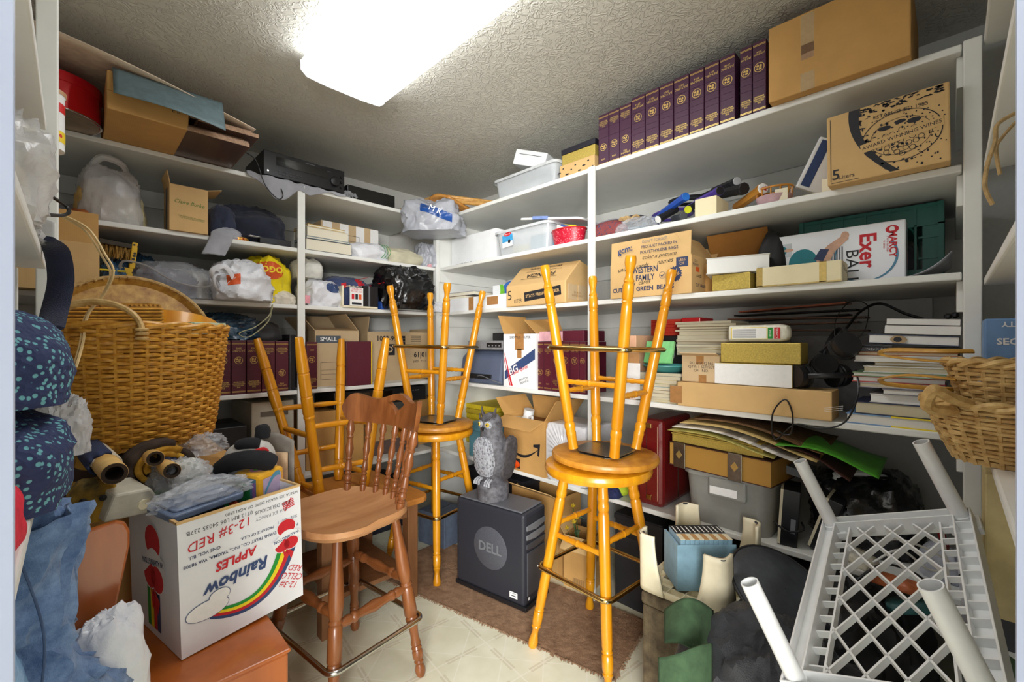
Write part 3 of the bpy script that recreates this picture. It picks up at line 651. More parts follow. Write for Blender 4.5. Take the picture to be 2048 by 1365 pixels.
racket('grey gripped racket end lying on the shelf edge', *rk(1367,434,1.80,1340,440,1.95), .0155, mat('grey grip', (74,78,84), .5), dkgrey, False, .14)
racket('pale wooden racket handle with a red triangle on its white end', *rk(1526,378,1.80,1478,412,1.93), .019, oak_d, inkwhite, False, .2)
ro = [o for o in C.objects if o.name.startswith('racket') and 'red triangle' in o.get('label', '')][0]
mb = MB().poly([(-.011,-.009,-.0024),(-.011,.009,-.0024),(.012,0,-.0024)]); mb.build('red_triangle', inkred, ro)
carton('cardboard_box', 'small open cream box among the racket handles', 'box', H_(RB(1390, 1433, 400, S4, .005, .13), .07), cream, True)
Bk = thing('wicker_basket', 'little wooden rimmed wicker basket on the sports shelf', 'basket', (1.83, ry(1548, 1.83), S4), (0,0,-PI/2))
MB().lathe([(.05,.0),(.06,.03)], 18).build('base', mat('pink lining', (206,170,176), .7), Bk, True)
for i in range(12): 
    a = 2*PI*i/12; MB().tube([(.057*math.cos(a), .04*math.sin(a), .028), (.06*math.cos(a), .042*math.sin(a), .06)], .003, 5).build('spindle', oak_d, Bk, True)
MB().tube([(.061*math.cos(2*PI*i/20), .043*math.sin(2*PI*i/20), .06) for i in range(20)], .004, 6, True).build('rim', oak_d, Bk, True)
Bt = thing('paper_tray', 'off-white plastic paper tray beside the wine carton', 'tray', (1.89, ry(1622, 1.89), S4), (0,0,-PI/2))
mb = MB(); mb.box(-.09,.09,-.1,.1,0,.006); mb.build('tray', pcream, Bt, bevel=.002)
for sx in (-1, 1): MB().prism([(sx*.09-.003,0),(sx*.09+.003,0),(sx*.09+.003,.05),(sx*.09-.003,.05)], -.1, -.02, R(PI/2,'X')).build('side', pcream, Bt, bevel=.001)
MB().box(-.09,-.05,-.104,-.1,0,.045).build('lip', pcream, Bt); MB().box(.05,.09,-.104,-.1,0,.045).build('lip', pcream, Bt)
Bp = carton('card_box', 'white and blue press-on packet leaning in the paper tray', 'packet', (.13, .02, .19, (1.88, ry(1628,1.88), S4+.03), -PI/2), wcard, tilt=(0, .42), yaw=.5)
decal(rect(.03, .17), inkblue, Bp, 'f', -.04, .095); text('PRESS', .022, ink, Bp, 'f', .02, .16, 0)
Bw = carton('wine_carton', 'five litre wine carton with a grape emblem on the sports shelf', 'box', H_(RB(1655, 1902, 240, S4, -.05, .2), .222), card2, tilt=(0, -.012))
w, d, h = Bw[1:4]
text('5', .045, ink, Bw, 'f', -w*.42, .03, 0, bold=.01); text('Liters', .018, ink, Bw, 'f', -w*.325, .02, 0)
decal([rect(.0015, h*.9, -w*.465, h*.5), rect(w*.25, .0015, -w*.34, .006)], ink, Bw, 'f')
decal(band(lambda t: (-w*.30+.075*(t-.1)**2*1.6, h*.99-h*.97*t), lambda t: (-w*.235+.085*(t-.1)**2*1.6+.02*(.5-t), h*.99-h*.97*t)), ink, Bw, 'f')
r = random.Random(4); sp_ = []
for i in range(120):
    t = r.random(); u = r.random()**1.6; sp_.append(ell(.0018+.004*r.random()*(1-u), .0012+.003*r.random(), 6, -w*.22+.07*t*t+u*.13, h*.97-h*.93*t))
for i in range(70): sp_.append(ell(.003+.006*r.random(), .002, 6, -w*.2+w*.66*r.random(), h*(.88+.1*r.random())))
for i in range(30): sp_.append(ell(.002, .002, 6, w*.3+w*.17*r.random(), h*(.25+.5*r.random())))
decal(sp_, ink, Bw, 'f', e=.001)
decal(ringpts(.088, .0905, 40, w*.13, h*.47, .82)+ringpts(.068, .0695, 40, w*.13, h*.47, .78), ink, Bw, 'f', e=.0011)
gp = []
for i in range(26):
    a = 2*PI*i*.381; q = .05*math.sqrt(i/26); gp += ringpts(.006, .0075, 9, w*.13+q*math.cos(a), h*.40+q*math.sin(a)*.8)
gp += [ell(.016, .007, 8, w*.13-.035, h*.62), ell(.016, .008, 8, w*.13+.03, h*.63), ell(.014, .006, 8, w*.13, h*.66)]
decal(gp, ink, Bw, 'f', e=.0011)
decal(rect(.185, .026, 0, 0), card2, Bw, 'f', w*.13, h*.47, 8, e=.0014); text('AWARD WINNING WINES', .019, ink, Bw, 'f', w*.13, h*.47, 8, .178, e=.002); text('ESTABLISHED 1985', .015, ink, Bw, 'f', w*.13, h*.80, 0, .12)

# ---------------- third shelf (green bean carton, exercise ball box)
Bb = carton('cardboard_box', 'open printed vegetable carton with its front flap standing up', 'box', H_(RB(1221, 1383, 522, S3, -.01, .26), .155), card2, True, [('f', -3, .1), ('b', 40, .1), ('r', -35, .12)], card2)
w, d, h = Bb[1:4]
text('WESTERN\nFAMILY', .036, inknavy, Bb, 'f', -.015, .098, 0, .12, .02, sx=.75); text('GREEN  BEANS', .026, inknavy, Bb, 'f', .03, .034, 0, .23, .03); text('CUT', .026, inknavy, Bb, 'f', -.15, .034, 0, bold=.03)
text('wf', .018, inknavy, Bb, 'f', .065, .083, 0, bold=.02); decal(ringpts(.013, .0145, 18), inknavy, Bb, 'f', .065, .084)
st = []
for i in range(18): a0 = 2*PI*i/18; st += [(.034*math.cos(a0), .034*math.sin(a0)), (.028*math.cos(a0+PI/18), .028*math.sin(a0+PI/18))]
decal(st, inknavy, Bb, 'f', .118, .083); text('NEW\nPACK', .016, card2, Bb, 'f', .118, .083, 30, bold=.02, e=.002)
text('unus     cards     names', .028, ink, Bb, 'f', -.02, .135, 4, .3, shear=.4); text('names  cards', .026, ink, Bb, 'f', -.06, .06, 3, .16, shear=.4); decal(rect(.05, .04), inknavy, Bb, 'f', .15, .13); text('LESS\nOF', .016, card2, Bb, 'f', .15, .13, 0, e=.002)
text('12-16\nPOUND', .016, inknavy, Bb, 'r', -.09, .125, 0); text('CUT GREEN', .02, inknavy, Bb, 'r', -.04, .035, 0, .1); text('cards', .024, ink, Bb, 'r', -.06, .075, 0, shear=.4); decal(rect(.035,.02), inkor, Bb, 'r', -.07, .1)
FB = (Bb[0], w, d, h)
text("DON'T FORGET", .016, inkgrey, FB, 'f', .03, h+.083, 0, .13, e=.003); text('PRODUCT PACKED IN', .021, inknavy, FB, 'f', .05, h+.060, 0, .16, .01, e=.004); text('POLYETHYLENE BAGS', .021, inknavy, FB, 'f', .05, h+.037, 0, .17, .01, e=.005); text('color x posnum', .024, ink, FB, 'f', .05, h+.014, 0, .22, shear=.4, e=.005); text('gcm:', .04, inkblue, FB, 'f', -.11, h+.06, 8, bold=.02, e=.005)
Bo = carton('cardboard_box', 'open brown carton with a wide raised lid behind the thick white book', 'box', H_(RB(1392, 1520, 520, S3, .13, .2), .13), card, True, [('b', -32, .17), ('l', 20, .09)], cardin)
Bg2 = carton('gift_box', 'small gold box under the thick white book', 'box', H_(RB(1424, 1500, 556, S3, .0, .16), .062), gold)
book('thick white dictionary lying on the small gold box', .215, .19, .062, mat('white book cover', (226,224,216), .6), (XF+.085, ry(1462, XF), S3+.0635), -PI/2+.25, mat('white page edges', (240,240,236), .7, kind='stripe', col2=(222,222,218), scale=160), cat='book')
Bv = carton('gift_box', 'long cream glove box with two gold bands', 'box', H_(RB(1512, 1684, 530, S3, -.01, .11), .07), cream)
for a in (-.115, .075):
    for fc, b, th in (('f', .035, .068), ('t', 0, .108)): decal(rect(.02, th), goldfoil, Bv, fc, a*1.0, b, name='gold_band')
decal(rect(Bv[1]*.98, .003), goldfoil, Bv, 'f', 0, .003); text('Gloves', .026, ink, Bv, 'r', 0, .045, -5, shear=.1); decal([(-.05,.06),(-.048,.06),(-.035,0),(-.037,0)], inkgrey, Bv, 'r')
Be = carton('cardboard_box', 'white exercise ball box with red lettering leaning by the green crate', 'box', H_(RB(1548, 1812, 463, S3, .125, .085), .2), mat('glossy white card', (238,240,244), .18, scale=8, amt=.02, bump=.03, coat=.5))
w, d, h = Be[1:4]
text('Exer', .062, inkred, Be, 'f', w*.24, h*.56, -90, bold=.025); text('BALL', .05, ink, Be, 'f', w*.13, h*.30, -90, sx=1.1); text('MARCY', .026, inkred, Be, 'f', w*.415, h*.62, -90, bold=.03); text('More fun than\nit takes', .009, inkred, Be, 'f', w*.37, h*.62, -90)
decal(ell(.017, .013, 14), inkred, Be, 'f', w*.41, h*.86); decal([ell(.007, .01, 10, 0, 0)], inkwhite, Be, 'f', w*.41, h*.86, e=.001)
tealb = mat('ball teal', (30, 128, 140), .3); skin = mat('skin print', (222, 176, 148), .5)
decal(band(lambda t: (w*.22+.088*math.cos(-2.3+2.9*t), h*.45+.085*math.sin(-2.3+2.9*t)), lambda t: (w*.22+.081*math.cos(-2.3+2.9*t), h*.45+.080*math.sin(-2.3+2.9*t))), mat('ring blue', (86, 146, 178), .4), Be, 'f')
decal(band(lambda t: (w*.2+.075*math.cos(2.2+1.4*t), h*.5+.07*math.sin(2.2+1.4*t)), lambda t: (w*.2+.071*math.cos(2.2+1.4*t), h*.5+.067*math.sin(2.2+1.4*t))), mat('ring blue', (86,146,178)), Be, 'f')
decal(ell(.045, .05, 22), tealb, Be, 'f', -w*.25, h*.46)
decal([(-.01,-.03),(.02,-.035),(.05,.03),(.09,.07),(.075,.085),(.03,.055),(0,.02)], skin, Be, 'f', -w*.13, h*.45, e=.001); decal([(-.012,.0),(.016,-.01),(.034,.03),(.008,.035)], inknavy, Be, 'f', -w*.13, h*.50, e=.0014); decal(ell(.012,.014,12), skin, Be, 'f', w*.08, h*.86)
for q in range(2): decal(rect(.05, .05), mat('photo grey', (206,212,216), .4), Be, 'f', -w*.41, h*(.72-.4*q)); decal(ell(.014,.016,12), tealb, Be, 'f', -w*.42, h*(.72-.4*q), e=.001); decal(ell(.016,.006,10), skin, Be, 'f', -w*.37, h*(.72-.4*q), e=.0012)
for q in range(5): decal(rect(.004, .05-.006*(q % 2)), inkgrey, Be, 'f', w*(-.02+.02*q), h*.55)
text('EXER', .018, inkred, Be, 'r', .012, h*.4, -90, bold=.02); text('BALL', .016, ink, Be, 'r', -.012, h*.45, -90); text('XSMW', .016, inknavy, Be, 'r', 0, h*.12, -90, bold=.02); decal([rect(.018,.0014,0,-.014+.003*i) for i in range(10)], ink, Be, 'r', .006, h*.86); decal(rect(.006,.05), mat('slot', (90,70,40)), Be, 'r', -.03, h*.6)
# green crate
gm = mat('green crate plastic', (24, 110, 96), .4, scale=20, amt=.06, bump=.03)
w, d, h, loc, rz = H_(RB(1600, 1886, 412, S3, .27, .3), .272)
cr = thing('crate', 'dark green plastic crate behind the exercise ball box', 'crate', loc, (0,0,rz))
def crate_wall(L, n, name, M):
    o = MB(); t = .005
    o.box(-L/2, L/2, -t, t, h-.012, h); o.box(-L/2, L/2, -t, t, h-.075, h-.063); o.box(-L/2, L/2, -t, t, 0, .05); o.box(-L/2, L/2, -.001, .001, h-.07, h-.01)
    o.box(-L/2, -L/2+.05, -.002, .002, .04, h-.06); o.box(L/2-.05, L/2, -.002, .002, .04, h-.06)
    p = o.build(name, gm, cr); p.matrix_basis = M
    for i in range(n+1):
        x = -L/2+L*i/n; q = MB().box(x-.003, x+.003, -.008, .004, h-.075, h); 
        if i in (0, 1, n-1, n): q.box(x-.003, x+.003, -.008, .004, 0, h-.07)
        q = q.build('rib', gm, p)
        if 0 < i < n-1: 
            a = MB().tube([(x+L/n*.5+L/n*.46*math.cos(t_), 0, h-.1+.03*math.sin(t_)) for t_ in (PI*k/8 for k in range(9))], .004, 5).build('arch', gm, p, True)
    for zz_ in (h*.32, h*.58): q = MB().box(L/2-.06, L/2, -.007, .003, zz_-.003, zz_+.003).build('rib', gm, p)
crate_wall(w, 6, 'front_wall', T(0,-d/2+.008,0)); crate_wall(w, 6, 'back_wall', T(0,d/2-.008,0) @ R(PI,'Z')); crate_wall(d, 4, 'side_wall', T(w/2-.008,0,0) @ R(PI/2,'Z')); crate_wall(d, 4, 'side_wall', T(-w/2+.008,0,0) @ R(-PI/2,'Z'))
MB().box(-w/2+.01, w/2-.01, -d/2+.01, d/2-.01, .002, .008).build('bottom', gm, cr)
o = lump_mb(w*.85, d*.85, h*.72, 61, crease=.05).build('clothes_bundle', mat('dull violet cloth', (86, 84, 104), .85, kind='cloth'), None, True, loc=(loc[0], loc[1], loc[2]+.01)); tag(o, 'greyish violet clothes inside the green crate', 'clothes')
Bs = SB((.13, .12, .15, (1.93, ry(1548, 1.93), S3+.1), -PI/2), 'camera_bag', 'black nylon bag with a clip buckle beside the carton lid', 'bag', black2, 63, amp=.1, crease=.04)
MB().box(-.02,.02,-.075,-.062,.0,.05).build('buckle', dkgrey, Bs[0], bevel=.003)
Bs[0].location.z = S3+.0; Bs[0].scale = (.8,1,1.5)
o = cloth('sheet', lambda u, v: (1.83+.24*v, ry(1885,1.83)+.16*u-.02, S3+.001+.07*(1-u)**3*(1-.3*v)), mat('grey sheet', (190,192,200), .5), None, 12, 6, .002); o.name = 'plastic_sheet'; tag(o, 'thin grey plastic sheet curling up by the crate at the shelf end', 'sheet')

# ---------------- fourth shelf of the right bay (boxes, papers, book stack)
def magpile(group, lab, spec_xy, z0, n, t, w, d, rz, seed, mats, cat='magazine', name='magazine', pg=None):
    """a pile of thin magazines, each its own thing, jittered; lab(i) gives the label from the bottom up"""
    r = random.Random(seed); z = z0
    for i in range(n):
        tt = t*(.7+.6*r.random()); ww, dd = w*(.9+.1*r.random()), d*(.92+.08*r.random())
        book(lab(i), ww, dd, tt, mats[i % len(mats)], (spec_xy[0]+r.uniform(-.008,.008), spec_xy[1]+r.uniform(-.008,.008), z), rz+r.uniform(-.09,.09), pg, group, cat, name, soft=True)
        z += tt+.0004
    return z
mg = [mat('mag yellow', (226,206,120), .4), mat('mag cream', (230,226,208), .4), mat('mag grey', (170,170,160), .4), mat('mag brown', (150,126,90), .5), mat('mag white', (238,238,234), .4), mat('mag teal', (96,150,150), .4)]
mpaper = mat('magazine edges', (222,214,190), .7, kind='stripe', col2=(176,166,136), scale=220)
ym = (ry(1275, 1.8)+ry(1362, 1.8))/2; wm = ry(1275, 1.8)-ry(1362, 1.8)
zt_ = magpile('magazines stacked left of the long carton', lambda i: 'thin magazine in the low pile under the teal bowl, %s from the bottom' % ORD(i), (1.90, ym), S2, 9, .0135, wm, .21, -PI/2, 3, mg, pg=mpaper)
bw = thing('bowl', 'shallow teal plastic bowl on the magazine pile', 'bowl', (1.88, ym, zt_))
MB().lathe([(.05,0),(.07,.004),(.1,.028),(.104,.03),(.1,.031),(.068,.008),(.001,.006)], 32, cap=False).build('bowl', teal, bw, True)
MB().tube([(.102*math.cos(2*PI*i/32), .102*math.sin(2*PI*i/32), .030) for i in range(32)], .003, 6, True).build('rim', teal, bw, True)
Bgb = book('green book leaning above the teal bowl', .13, .1, .014, mat('green cover', (126,206,128), .35), (1.86, ym+.03, zt_+.034), -PI/2, tilt=(1.25, 0))
Bgb[0].location = (1.855, ym+.02, zt_+.085); 
Bkb = carton('speaker_box', 'black box behind the green book holding up the red books', 'box', H_(RB(1296, 1400, 668, S2, .24, .2), .29), black)
emblem(Bkb, 'f', -.02, .2, .03, mat('grey ring', (130,130,134), .5))
gr = 'red paperback set'
w, d, h, loc, rz = RB(1300, 1400, 620, S2+.291, .25, .17)
for i in range(6): 
    book('slim red paperback in the boxed set, %s from the bottom' % ORD(i), w*.62, .15, .0125, redp, (loc[0], loc[1]+w*.19, S2+.2915+i*.0131), rz, mat('red spine', (196,52,30), .5), gr, soft=True)
carton('book_slipcase', 'shiny red slipcase end beside the red paperbacks', 'box', (w*.36, .16, .082, (loc[0], loc[1]-w*.315, S2+.2915), rz), redp)
Bp_ = carton('cardboard_box', 'peach coloured box beside the upturned stool legs', 'box', H_(RB(1249, 1272, 640, S2, .02, .2), .29), mat('peach card', (238,186,150), .6, scale=8))
decal(rect(.09,.05), mat('kraft patch', (188,140,90)), Bp_, 'f', 0, .19); decal(rect(.1,.16), inkwhite, Bp_, 'f', 0, .085)
Bl = carton('cardboard_box', 'long tan carton at the front of the papers shelf', 'box', H_(RB(1354, 1664, 775, S2, -.012, .13), .098), card2, tapes=[('f', -.265, .045, .05, .07, tape)], tilt=(0,0), yaw=0)
for i in range(3): decal([(0,0),(.05,.012),(.05,.013),(0,.001)], inkwhite, Bl, 'f', .24, .03+.006*i)
ztop = S2+.099
Bk_ = carton('cardboard_box', 'small cube carton stamped with a stock number', 'box', (.15, .13, .108, (1.84, ry(1400, 1.775), ztop), -PI/2), card3, flaps=[('f', 70, .03)], tapes=[('f', .0, .09, .03, .035, tape), ('f', .01, .015, .03, .03, tape)])
text('SKU#:5012166\nQTY: 1 SET/SET\nOF   NO.', .0155, ink, Bk_, 'f', .005, .062, 0, .11)
Bwg = carton('gift_box', 'white fronted gold box lying on the long tan carton', 'box', H_(RB(1429, 1585, 728, ztop, .0, .11), .082), gold)
decal(rect(Bwg[1]*.99, .078), inkwhite, Bwg, 'f', 0, .041, name='white_label')
carton('gift_box', 'gold textured box on top of the white fronted box', 'box', H_(RB(1441, 1602, 682, ztop+.0835, .01, .11), .076), gold)
ztp = ztop+.0835+.0775
bt = thing('shampoo_bottle', 'white drug bottle with a red and green label lying on the gold box', 'bottle', (1.83, ry(1518, 1.83), ztp+.034), (0, 0, -PI/2-.12))
def bottle_ring(x, ky, kz): return [(x, ky*math.cos(t)*abs(math.cos(t))**-.5 if abs(math.cos(t)) > 1e-3 else 0, kz*math.copysign(abs(math.sin(t))**.5, math.sin(t))) for t in (2*PI*i/24 for i in range(24))]
vs = []; st_ = [(-.105,.02,.026),(-.1,.026,.032),(.08,.026,.032),(.1,.02,.026),(.108,.008,.012)]
for x, a, b in st_: vs += [(x, y*1.0, z) for x, y, z in [(q[0], a*math.copysign(abs(math.cos(2*PI*i/24))**.5, math.cos(2*PI*i/24)), q[2]/1.0) for i, q in enumerate(bottle_ring(x, a, b))]]
MB().add(vs, [(j*24+i, j*24+(i+1) % 24, (j+1)*24+(i+1) % 24, (j+1)*24+i) for j in range(4) for i in range(24)]+[tuple(range(24))[::-1], tuple(range(96,120))]).build('bottle', mat('ivory bottle', (236,232,214), .35), bt, True)
BB = (bt, .2, .052, .06); decal(rect(.13,.044), inkyel, BB, 'f', -.025, 0, e=.001); decal(rect(.125,.04), inkwhite, BB, 'f', -.025, 0, e=.0014); decal([rect(.085, .0014, -.012, -.016+.0038*i) for i in range(9)], inkgrey, BB, 'f', -.03, 0, e=.0018); decal(rect(.02,.04), inkred, BB, 'f', .073, 0, e=.0014); text('K2MEEL', .012, inkwhite, BB, 'f', .073, 0, 90, .036, e=.002); decal(rect(.016,.04), inkgreen, BB, 'f', .05, 0, e=.0018); text('EDGE', .01, inkwhite, BB, 'f', .05, 0, 90, e=.0022)
Bsp = carton('cardboard_box', 'plain brown carton hidden under the heap of old papers', 'box', H_(RB(1376, 1470, 740, S2, .16, .2), .2), card)
magpile('old papers heaped behind the bottle', lambda i: 'old paper booklet in the heap left of the bottle, %s from the bottom' % ORD(i), (2.02, ry(1425, 2.02)), S2+.2015, 12, .0125, .26, .2, -PI/2, 8, [mg[3], mg[1], mg[0], mg[2], mg[3]], 'booklet', 'booklet', mpaper)
brn = mat('brown veneer', (128, 84, 58), .5, kind='wood', col2=(92,58,38), axis=0)
for i in range(6):
    y0, y1 = ry(1420+i*12, 2.15), ry(1735-18*(i % 3), 2.15); z = 1.30+.016*i; m_ = [brn, brn, black2, brn, black2, mat('copper strip', (190,104,70), .4)][i]
    o = MB().box(-.0, y0-y1, -.04-.012*(i % 2), .04, 0, .006).build('wood_strip', m_, None); o.location = (2.2, y0, z-(.15 if 0 else 0)); o.rotation_euler = (0, -.03*(i % 3)+.02, -PI/2-.02*i)
    tag(o, 'long thin brown strip above the gold boxes, %s from the bottom' % ORD(i), 'strip', 'thin strips at the back of the papers shelf')
fo = carton('foam_block', 'grey foam block behind the headphones under the strips', 'foam', H_(RB(1580, 1760, 655, S2, .3, .26), .285), mat('grey foam', (120,118,118), .95, kind='fur', scale=40))
def headphones(label, loc, rot):
    root = thing('headphones', label, 'headphones', loc, rot)
    MB().tube([(.085*math.cos(t), 0, .085*math.sin(t)) for t in (PI*i/20 for i in range(21))], .009, 8, flat=.45).build('headband', black, root, True)
    for s_ in (-1, 1):
        o = MB().lathe([(.012,-.02),(.038,-.016),(.042,0),(.04,.01),(.03,.016)], 24).build('ear_cup', black, root, True); o.matrix_basis = T(s_*.085, 0, -.02) @ R(-s_*PI/2, 'Y')
        MB().lathe([(.03,.014),(.04,.018),(.042,.026),(.036,.032),(.02,.03)], 24).build('ear_pad', black2, o, True)
headphones('black headphones standing up beside the gold boxes', tuple(W(1668, 705, 1.5)), (.3, .5, .6))
headphones('black headphones lying flat on the long tan carton', (1.85, ry(1648, 1.85), ztop+.045), (PI/2-.1, 0, -.6))
def cab(label, pts, r=.0028, m=cable): 
    o = wire('cable', pts, r, m); return tag(o, label, 'cable')
def P_(px, py, x): y = ry(px, x); return (x, y, zz(py, x, y))
cab('thick black cable arching over the headphones', [P_(1640,705,1.9), P_(1690,660,1.95), P_(1720,625,2.05), P_(1760,608,2.1), P_(1810,628,2.1), P_(1850,640,2.1)], .005)
cab('black audio cable hanging in a loop over the shelf edge', [P_(1712,740,1.80), P_(1716,790,1.76), P_(1690,845,1.75), P_(1640,858,1.745), P_(1590,850,1.745), P_(1550,880,1.74), P_(1545,830,1.742), P_(1570,800,1.745), P_(1585,830,1.742), P_(1580,870,1.738), P_(1552,862,1.735)])
cab('thin black cable coiled above the black headphones', [P_(1670,690,1.84), P_(1672,640,1.9), P_(1700,605,1.95), P_(1735,612,1.95), P_(1730,660,1.9), P_(1705,690,1.86), P_(1715,720,1.82)], .0016)
cab('grey audio lead with a plug beside the lion book', [P_(1690,660,1.84), P_(1715,690,1.80), P_(1760,692,1.79), P_(1785,694,1.785)], .004, dkgrey)
# stack of books at the end of the shelf
stk = [((120,160,206),.032,1692,1902,'pale blue and yellow hardback'),((44,50,78),.038,1709,1920,'navy hardback with speckled end'),((232,230,224),.027,1739,1917,'white jacketed book'),((120,116,124),.018,1762,1898,'small grey book'),((176,170,180),.016,1719,1892,'lavender grey book'),((196,70,60),.018,1702,1890,'cream book with a red cover'),((120,150,110),.013,1706,1902,'thin green and yellow book'),((236,236,232),.020,1724,1918,'white paged book'),((196,176,120),.012,1749,1918,'thin cream book'),((226,226,224),.019,1706,1918,'broad white book'),((176,104,56),.012,1706,1920,'orange brown book'),((30,28,30),.013,1716,1921,'black book titled in white capitals')]
z = S2+.0005
for i, (c, t, a, b, nm) in enumerate(stk):
    x = 1.775+.006*(i % 3); w_ = ry(a, x)-ry(b, x); cm = mat('cover %d' % i, c, .4, scale=20, amt=.06)
    B = book('%s in the tall stack by the wicker baskets' % nm, w_, .19, t, cm, (x+.095, (ry(a, x)+ry(b, x))/2, z), -PI/2+(.03 if i % 2 else -.02)*(i > 2), mat('page edges b%d' % (i % 3), [(236,234,228),(214,204,176),(244,243,240)][i % 3], .75, kind='stripe', col2=[(214,210,198),(190,178,146),(226,224,218)][i % 3], scale=200), 'books stacked at the shelf end')
    if i == 0: MB().box(-.01, w_/2+.0005, -.0955, -.05, t-.003, t+.0006).build('yellow_edge', inkyel, B[0]); MB().box(-.01, w_/2+.0005, -.0955, -.05, -.0004, .003).build('yellow_edge', inkyel, B[0])
    if i == 11: text('TREASURE THE TRUTH', .0105, inkwhite, B, 'f', -.045, t/2, 0, .14, .01, e=.002); MB().box(-w_/2, w_/2, -.097, -.095, .0002, t-.0002).build('spine', cm, B[0])
    z += t+.0006
for i, (c, t, a, b, nm, tl) in enumerate([((40,52,84),.03,1735,1920,'tilted blue book with a lion on its cover',.10),((206,204,196),.026,1768,1922,'thick pale paperback lying open side out',.09),((60,60,60),.02,1772,1921,'topmost pale paperback of the stack',.07)]):
    x = 1.79; w_ = ry(a, x)-ry(b, x); cm = mat('cover t%d' % i, c, .4, scale=20)
    B = book('%s at the shelf end' % nm, w_, .17, t, cm, (x+.09, (ry(a, x)+ry(b, x))/2, z+.0075), -PI/2, mat('page edges b2', (244,243,240)), 'books stacked at the shelf end', tilt=(0, .05), soft=i > 0)
    if i == 0: decal(ell(.02,.012,14), mat('lion tan', (186,158,116)), B, 'f', -.03, t*.5, e=.001); decal(ell(.01,.008,10), ink, B, 'f', -.032, t*.5, e=.0014)
    z += t*1.01+.0012
for i in range(2): 
    o = MB().lathe([(.003,0),(.009,.004),(.009,.012),(.004,.016)], 12).build('knob', black, None, True); o.location = (1.83, ry(1896+14*i, 1.83), z+.004+.003*i); tag(o, 'small black knob %s on the pale paperback' % ('nearer the post' if i else 'farther from the post'), 'knob')

# ---------------- lowest shelf of the right bay
redl = mat('oxblood leather', (112, 22, 22), .28, scale=120, amt=.15, bump=.1, coat=.4)
w, d, h, loc, rz = H_(RB(1272, 1326, 838, S1, .03, .3), .385)
rc = thing('instrument_case', 'oxblood leather case with brass clasps standing on the low shelf', 'case', loc, (0,0,rz))
MB().box(-w/2,w/2,-d/2,d/2,0,h).build('shell', redl, rc, bevel=.02)
MB().box(-w/2-.001,w/2+.001,-.004,.004,.02,h-.02).build('seam', dark, rc); 
for b in (.03, h-.04): 
    MB().box(-.012,.012,-d/2-.006,-d/2+.001,b,b+.022).build('clasp', brass, rc, bevel=.002)
MB().box(-w*.1-.001,-w*.1+.001,-d/2-.001,-d/2,.03,h-.03).build('seam', dark, rc); MB().box(w*.3-.0008,w*.3+.0008,-d/2-.001,-d/2,.03,h-.03).build('stitching', mat('cream stitch', (200,170,140)), rc)
gt = mat('grey tote plastic', (148, 148, 142), .45, scale=30, amt=.04, bump=.05)
Bt = tub('storage_tote', 'grey lidless storage tote under the old clasped book', H_(RB(1366, 1545, 955, S1, .01, .3), .205), gt, gt, .9, .05)
MB().box(-.06,.08,-.165,-.14,.12,.2).build('handle_lip', gt, Bt[0], bevel=.01); decal(rect(.1,.03), inkwhite, (Bt[0], .3, .32, .2), 'f', .0, .15, e=.008)
w, d, h, loc, rz = RB(1350, 1535, 905, S1+.21, -.02, .2)
gpage = mat('gilt page edges', (190, 146, 70), .45, kind='stripe', col2=(150,108,44), scale=200)
Bb_ = book('old thick leather book with gilt edges and two metal clasps', .40, .26, .095, mat('worn brown leather', (84,46,40), .55, scale=60, amt=.25, bump=.3), (1.885, ry(1440, 1.76), S1+.2105), -PI/2-.12, gpage)
for a in (-.15, .075): 
    MB().box(a-.026,a+.026,-.136,-.1315,-.004,.1).build('clasp', steel, Bb_[0], bevel=.002); MB().prism([(a,.05-.018),(a+.014,.05),(a,.05+.018),(a-.014,.05)], .1365, .1378, R(PI/2,'X')).build('clasp_ornament', goldfoil, Bb_[0])
gf = carton('picture_frame', 'stepped gold picture frame lying on the old leather book', 'frame', (.36, .2, .03, (1.87, ry(1432, 1.76), S1+.308), -PI/2-.12), gold)
for i in range(3): MB().box(-.183+.006*i, .183-.006*i, -.104+.004*i, .1, .0305+.007*i, .0365+.007*i).build('moulding', gold, gf[0], bevel=.002)
zs_ = S1+.365
def sheet(name, label, m, x0, x1, pa, pb, z0, sag, tw=0, cat='paper', th=.0015):
    ya, yb_ = ry(pa, 1.8), ry(pb, 1.8)
    o = cloth(name, lambda u, v: (x0+(x1-x0)*v+tw*u, ya+(yb_-ya)*u, z0-sag*u**2.2+.012*math.sin(u*5+v)*(.3+u)+.006*v), m, None, 22, 8, th); tag(o, label, cat); return o
kr = mat('kraft sheet', (206,178,112), .7); olive = mat('olive folder', (186,176,96), .6)
sheet('folder', 'olive kraft folder at the bottom of the loose sheets', olive, 1.72, 2.05, 1352, 1560, zs_, .03)
sheet('paper_sheet', 'sheaf of white printed sheets fanned under the kraft paper', mat('printed sheet', (220,216,206), .6, kind='stripe', col2=(170,166,160), scale=14), 1.715, 2.03, 1362, 1600, zs_+.018, .045)
sheet('paper_sheet', 'long kraft paper sheet drooping over the green folder', kr, 1.725, 2.05, 1375, 1640, zs_+.036, .06, .02)
sheet('bark_mat', 'mottled brown bark mat on top of the loose sheets', mat('bark brown', (128,92,54), .85, scale=60, amt=.3, bump=.3), 1.76, 2.05, 1395, 1650, zs_+.052, .05)
sheet('folder', 'bright green folder sticking out to the right of the papers', mat('bright green', (92,180,52), .35), 1.735, 2.0, 1560, 1758, zs_-.0, .055, .06)
sheet('folder', 'dark maroon board under the bright green folder', mat('maroon board', (90,52,48), .6), 1.74, 2.0, 1550, 1700, zs_-.012, .07, .06)
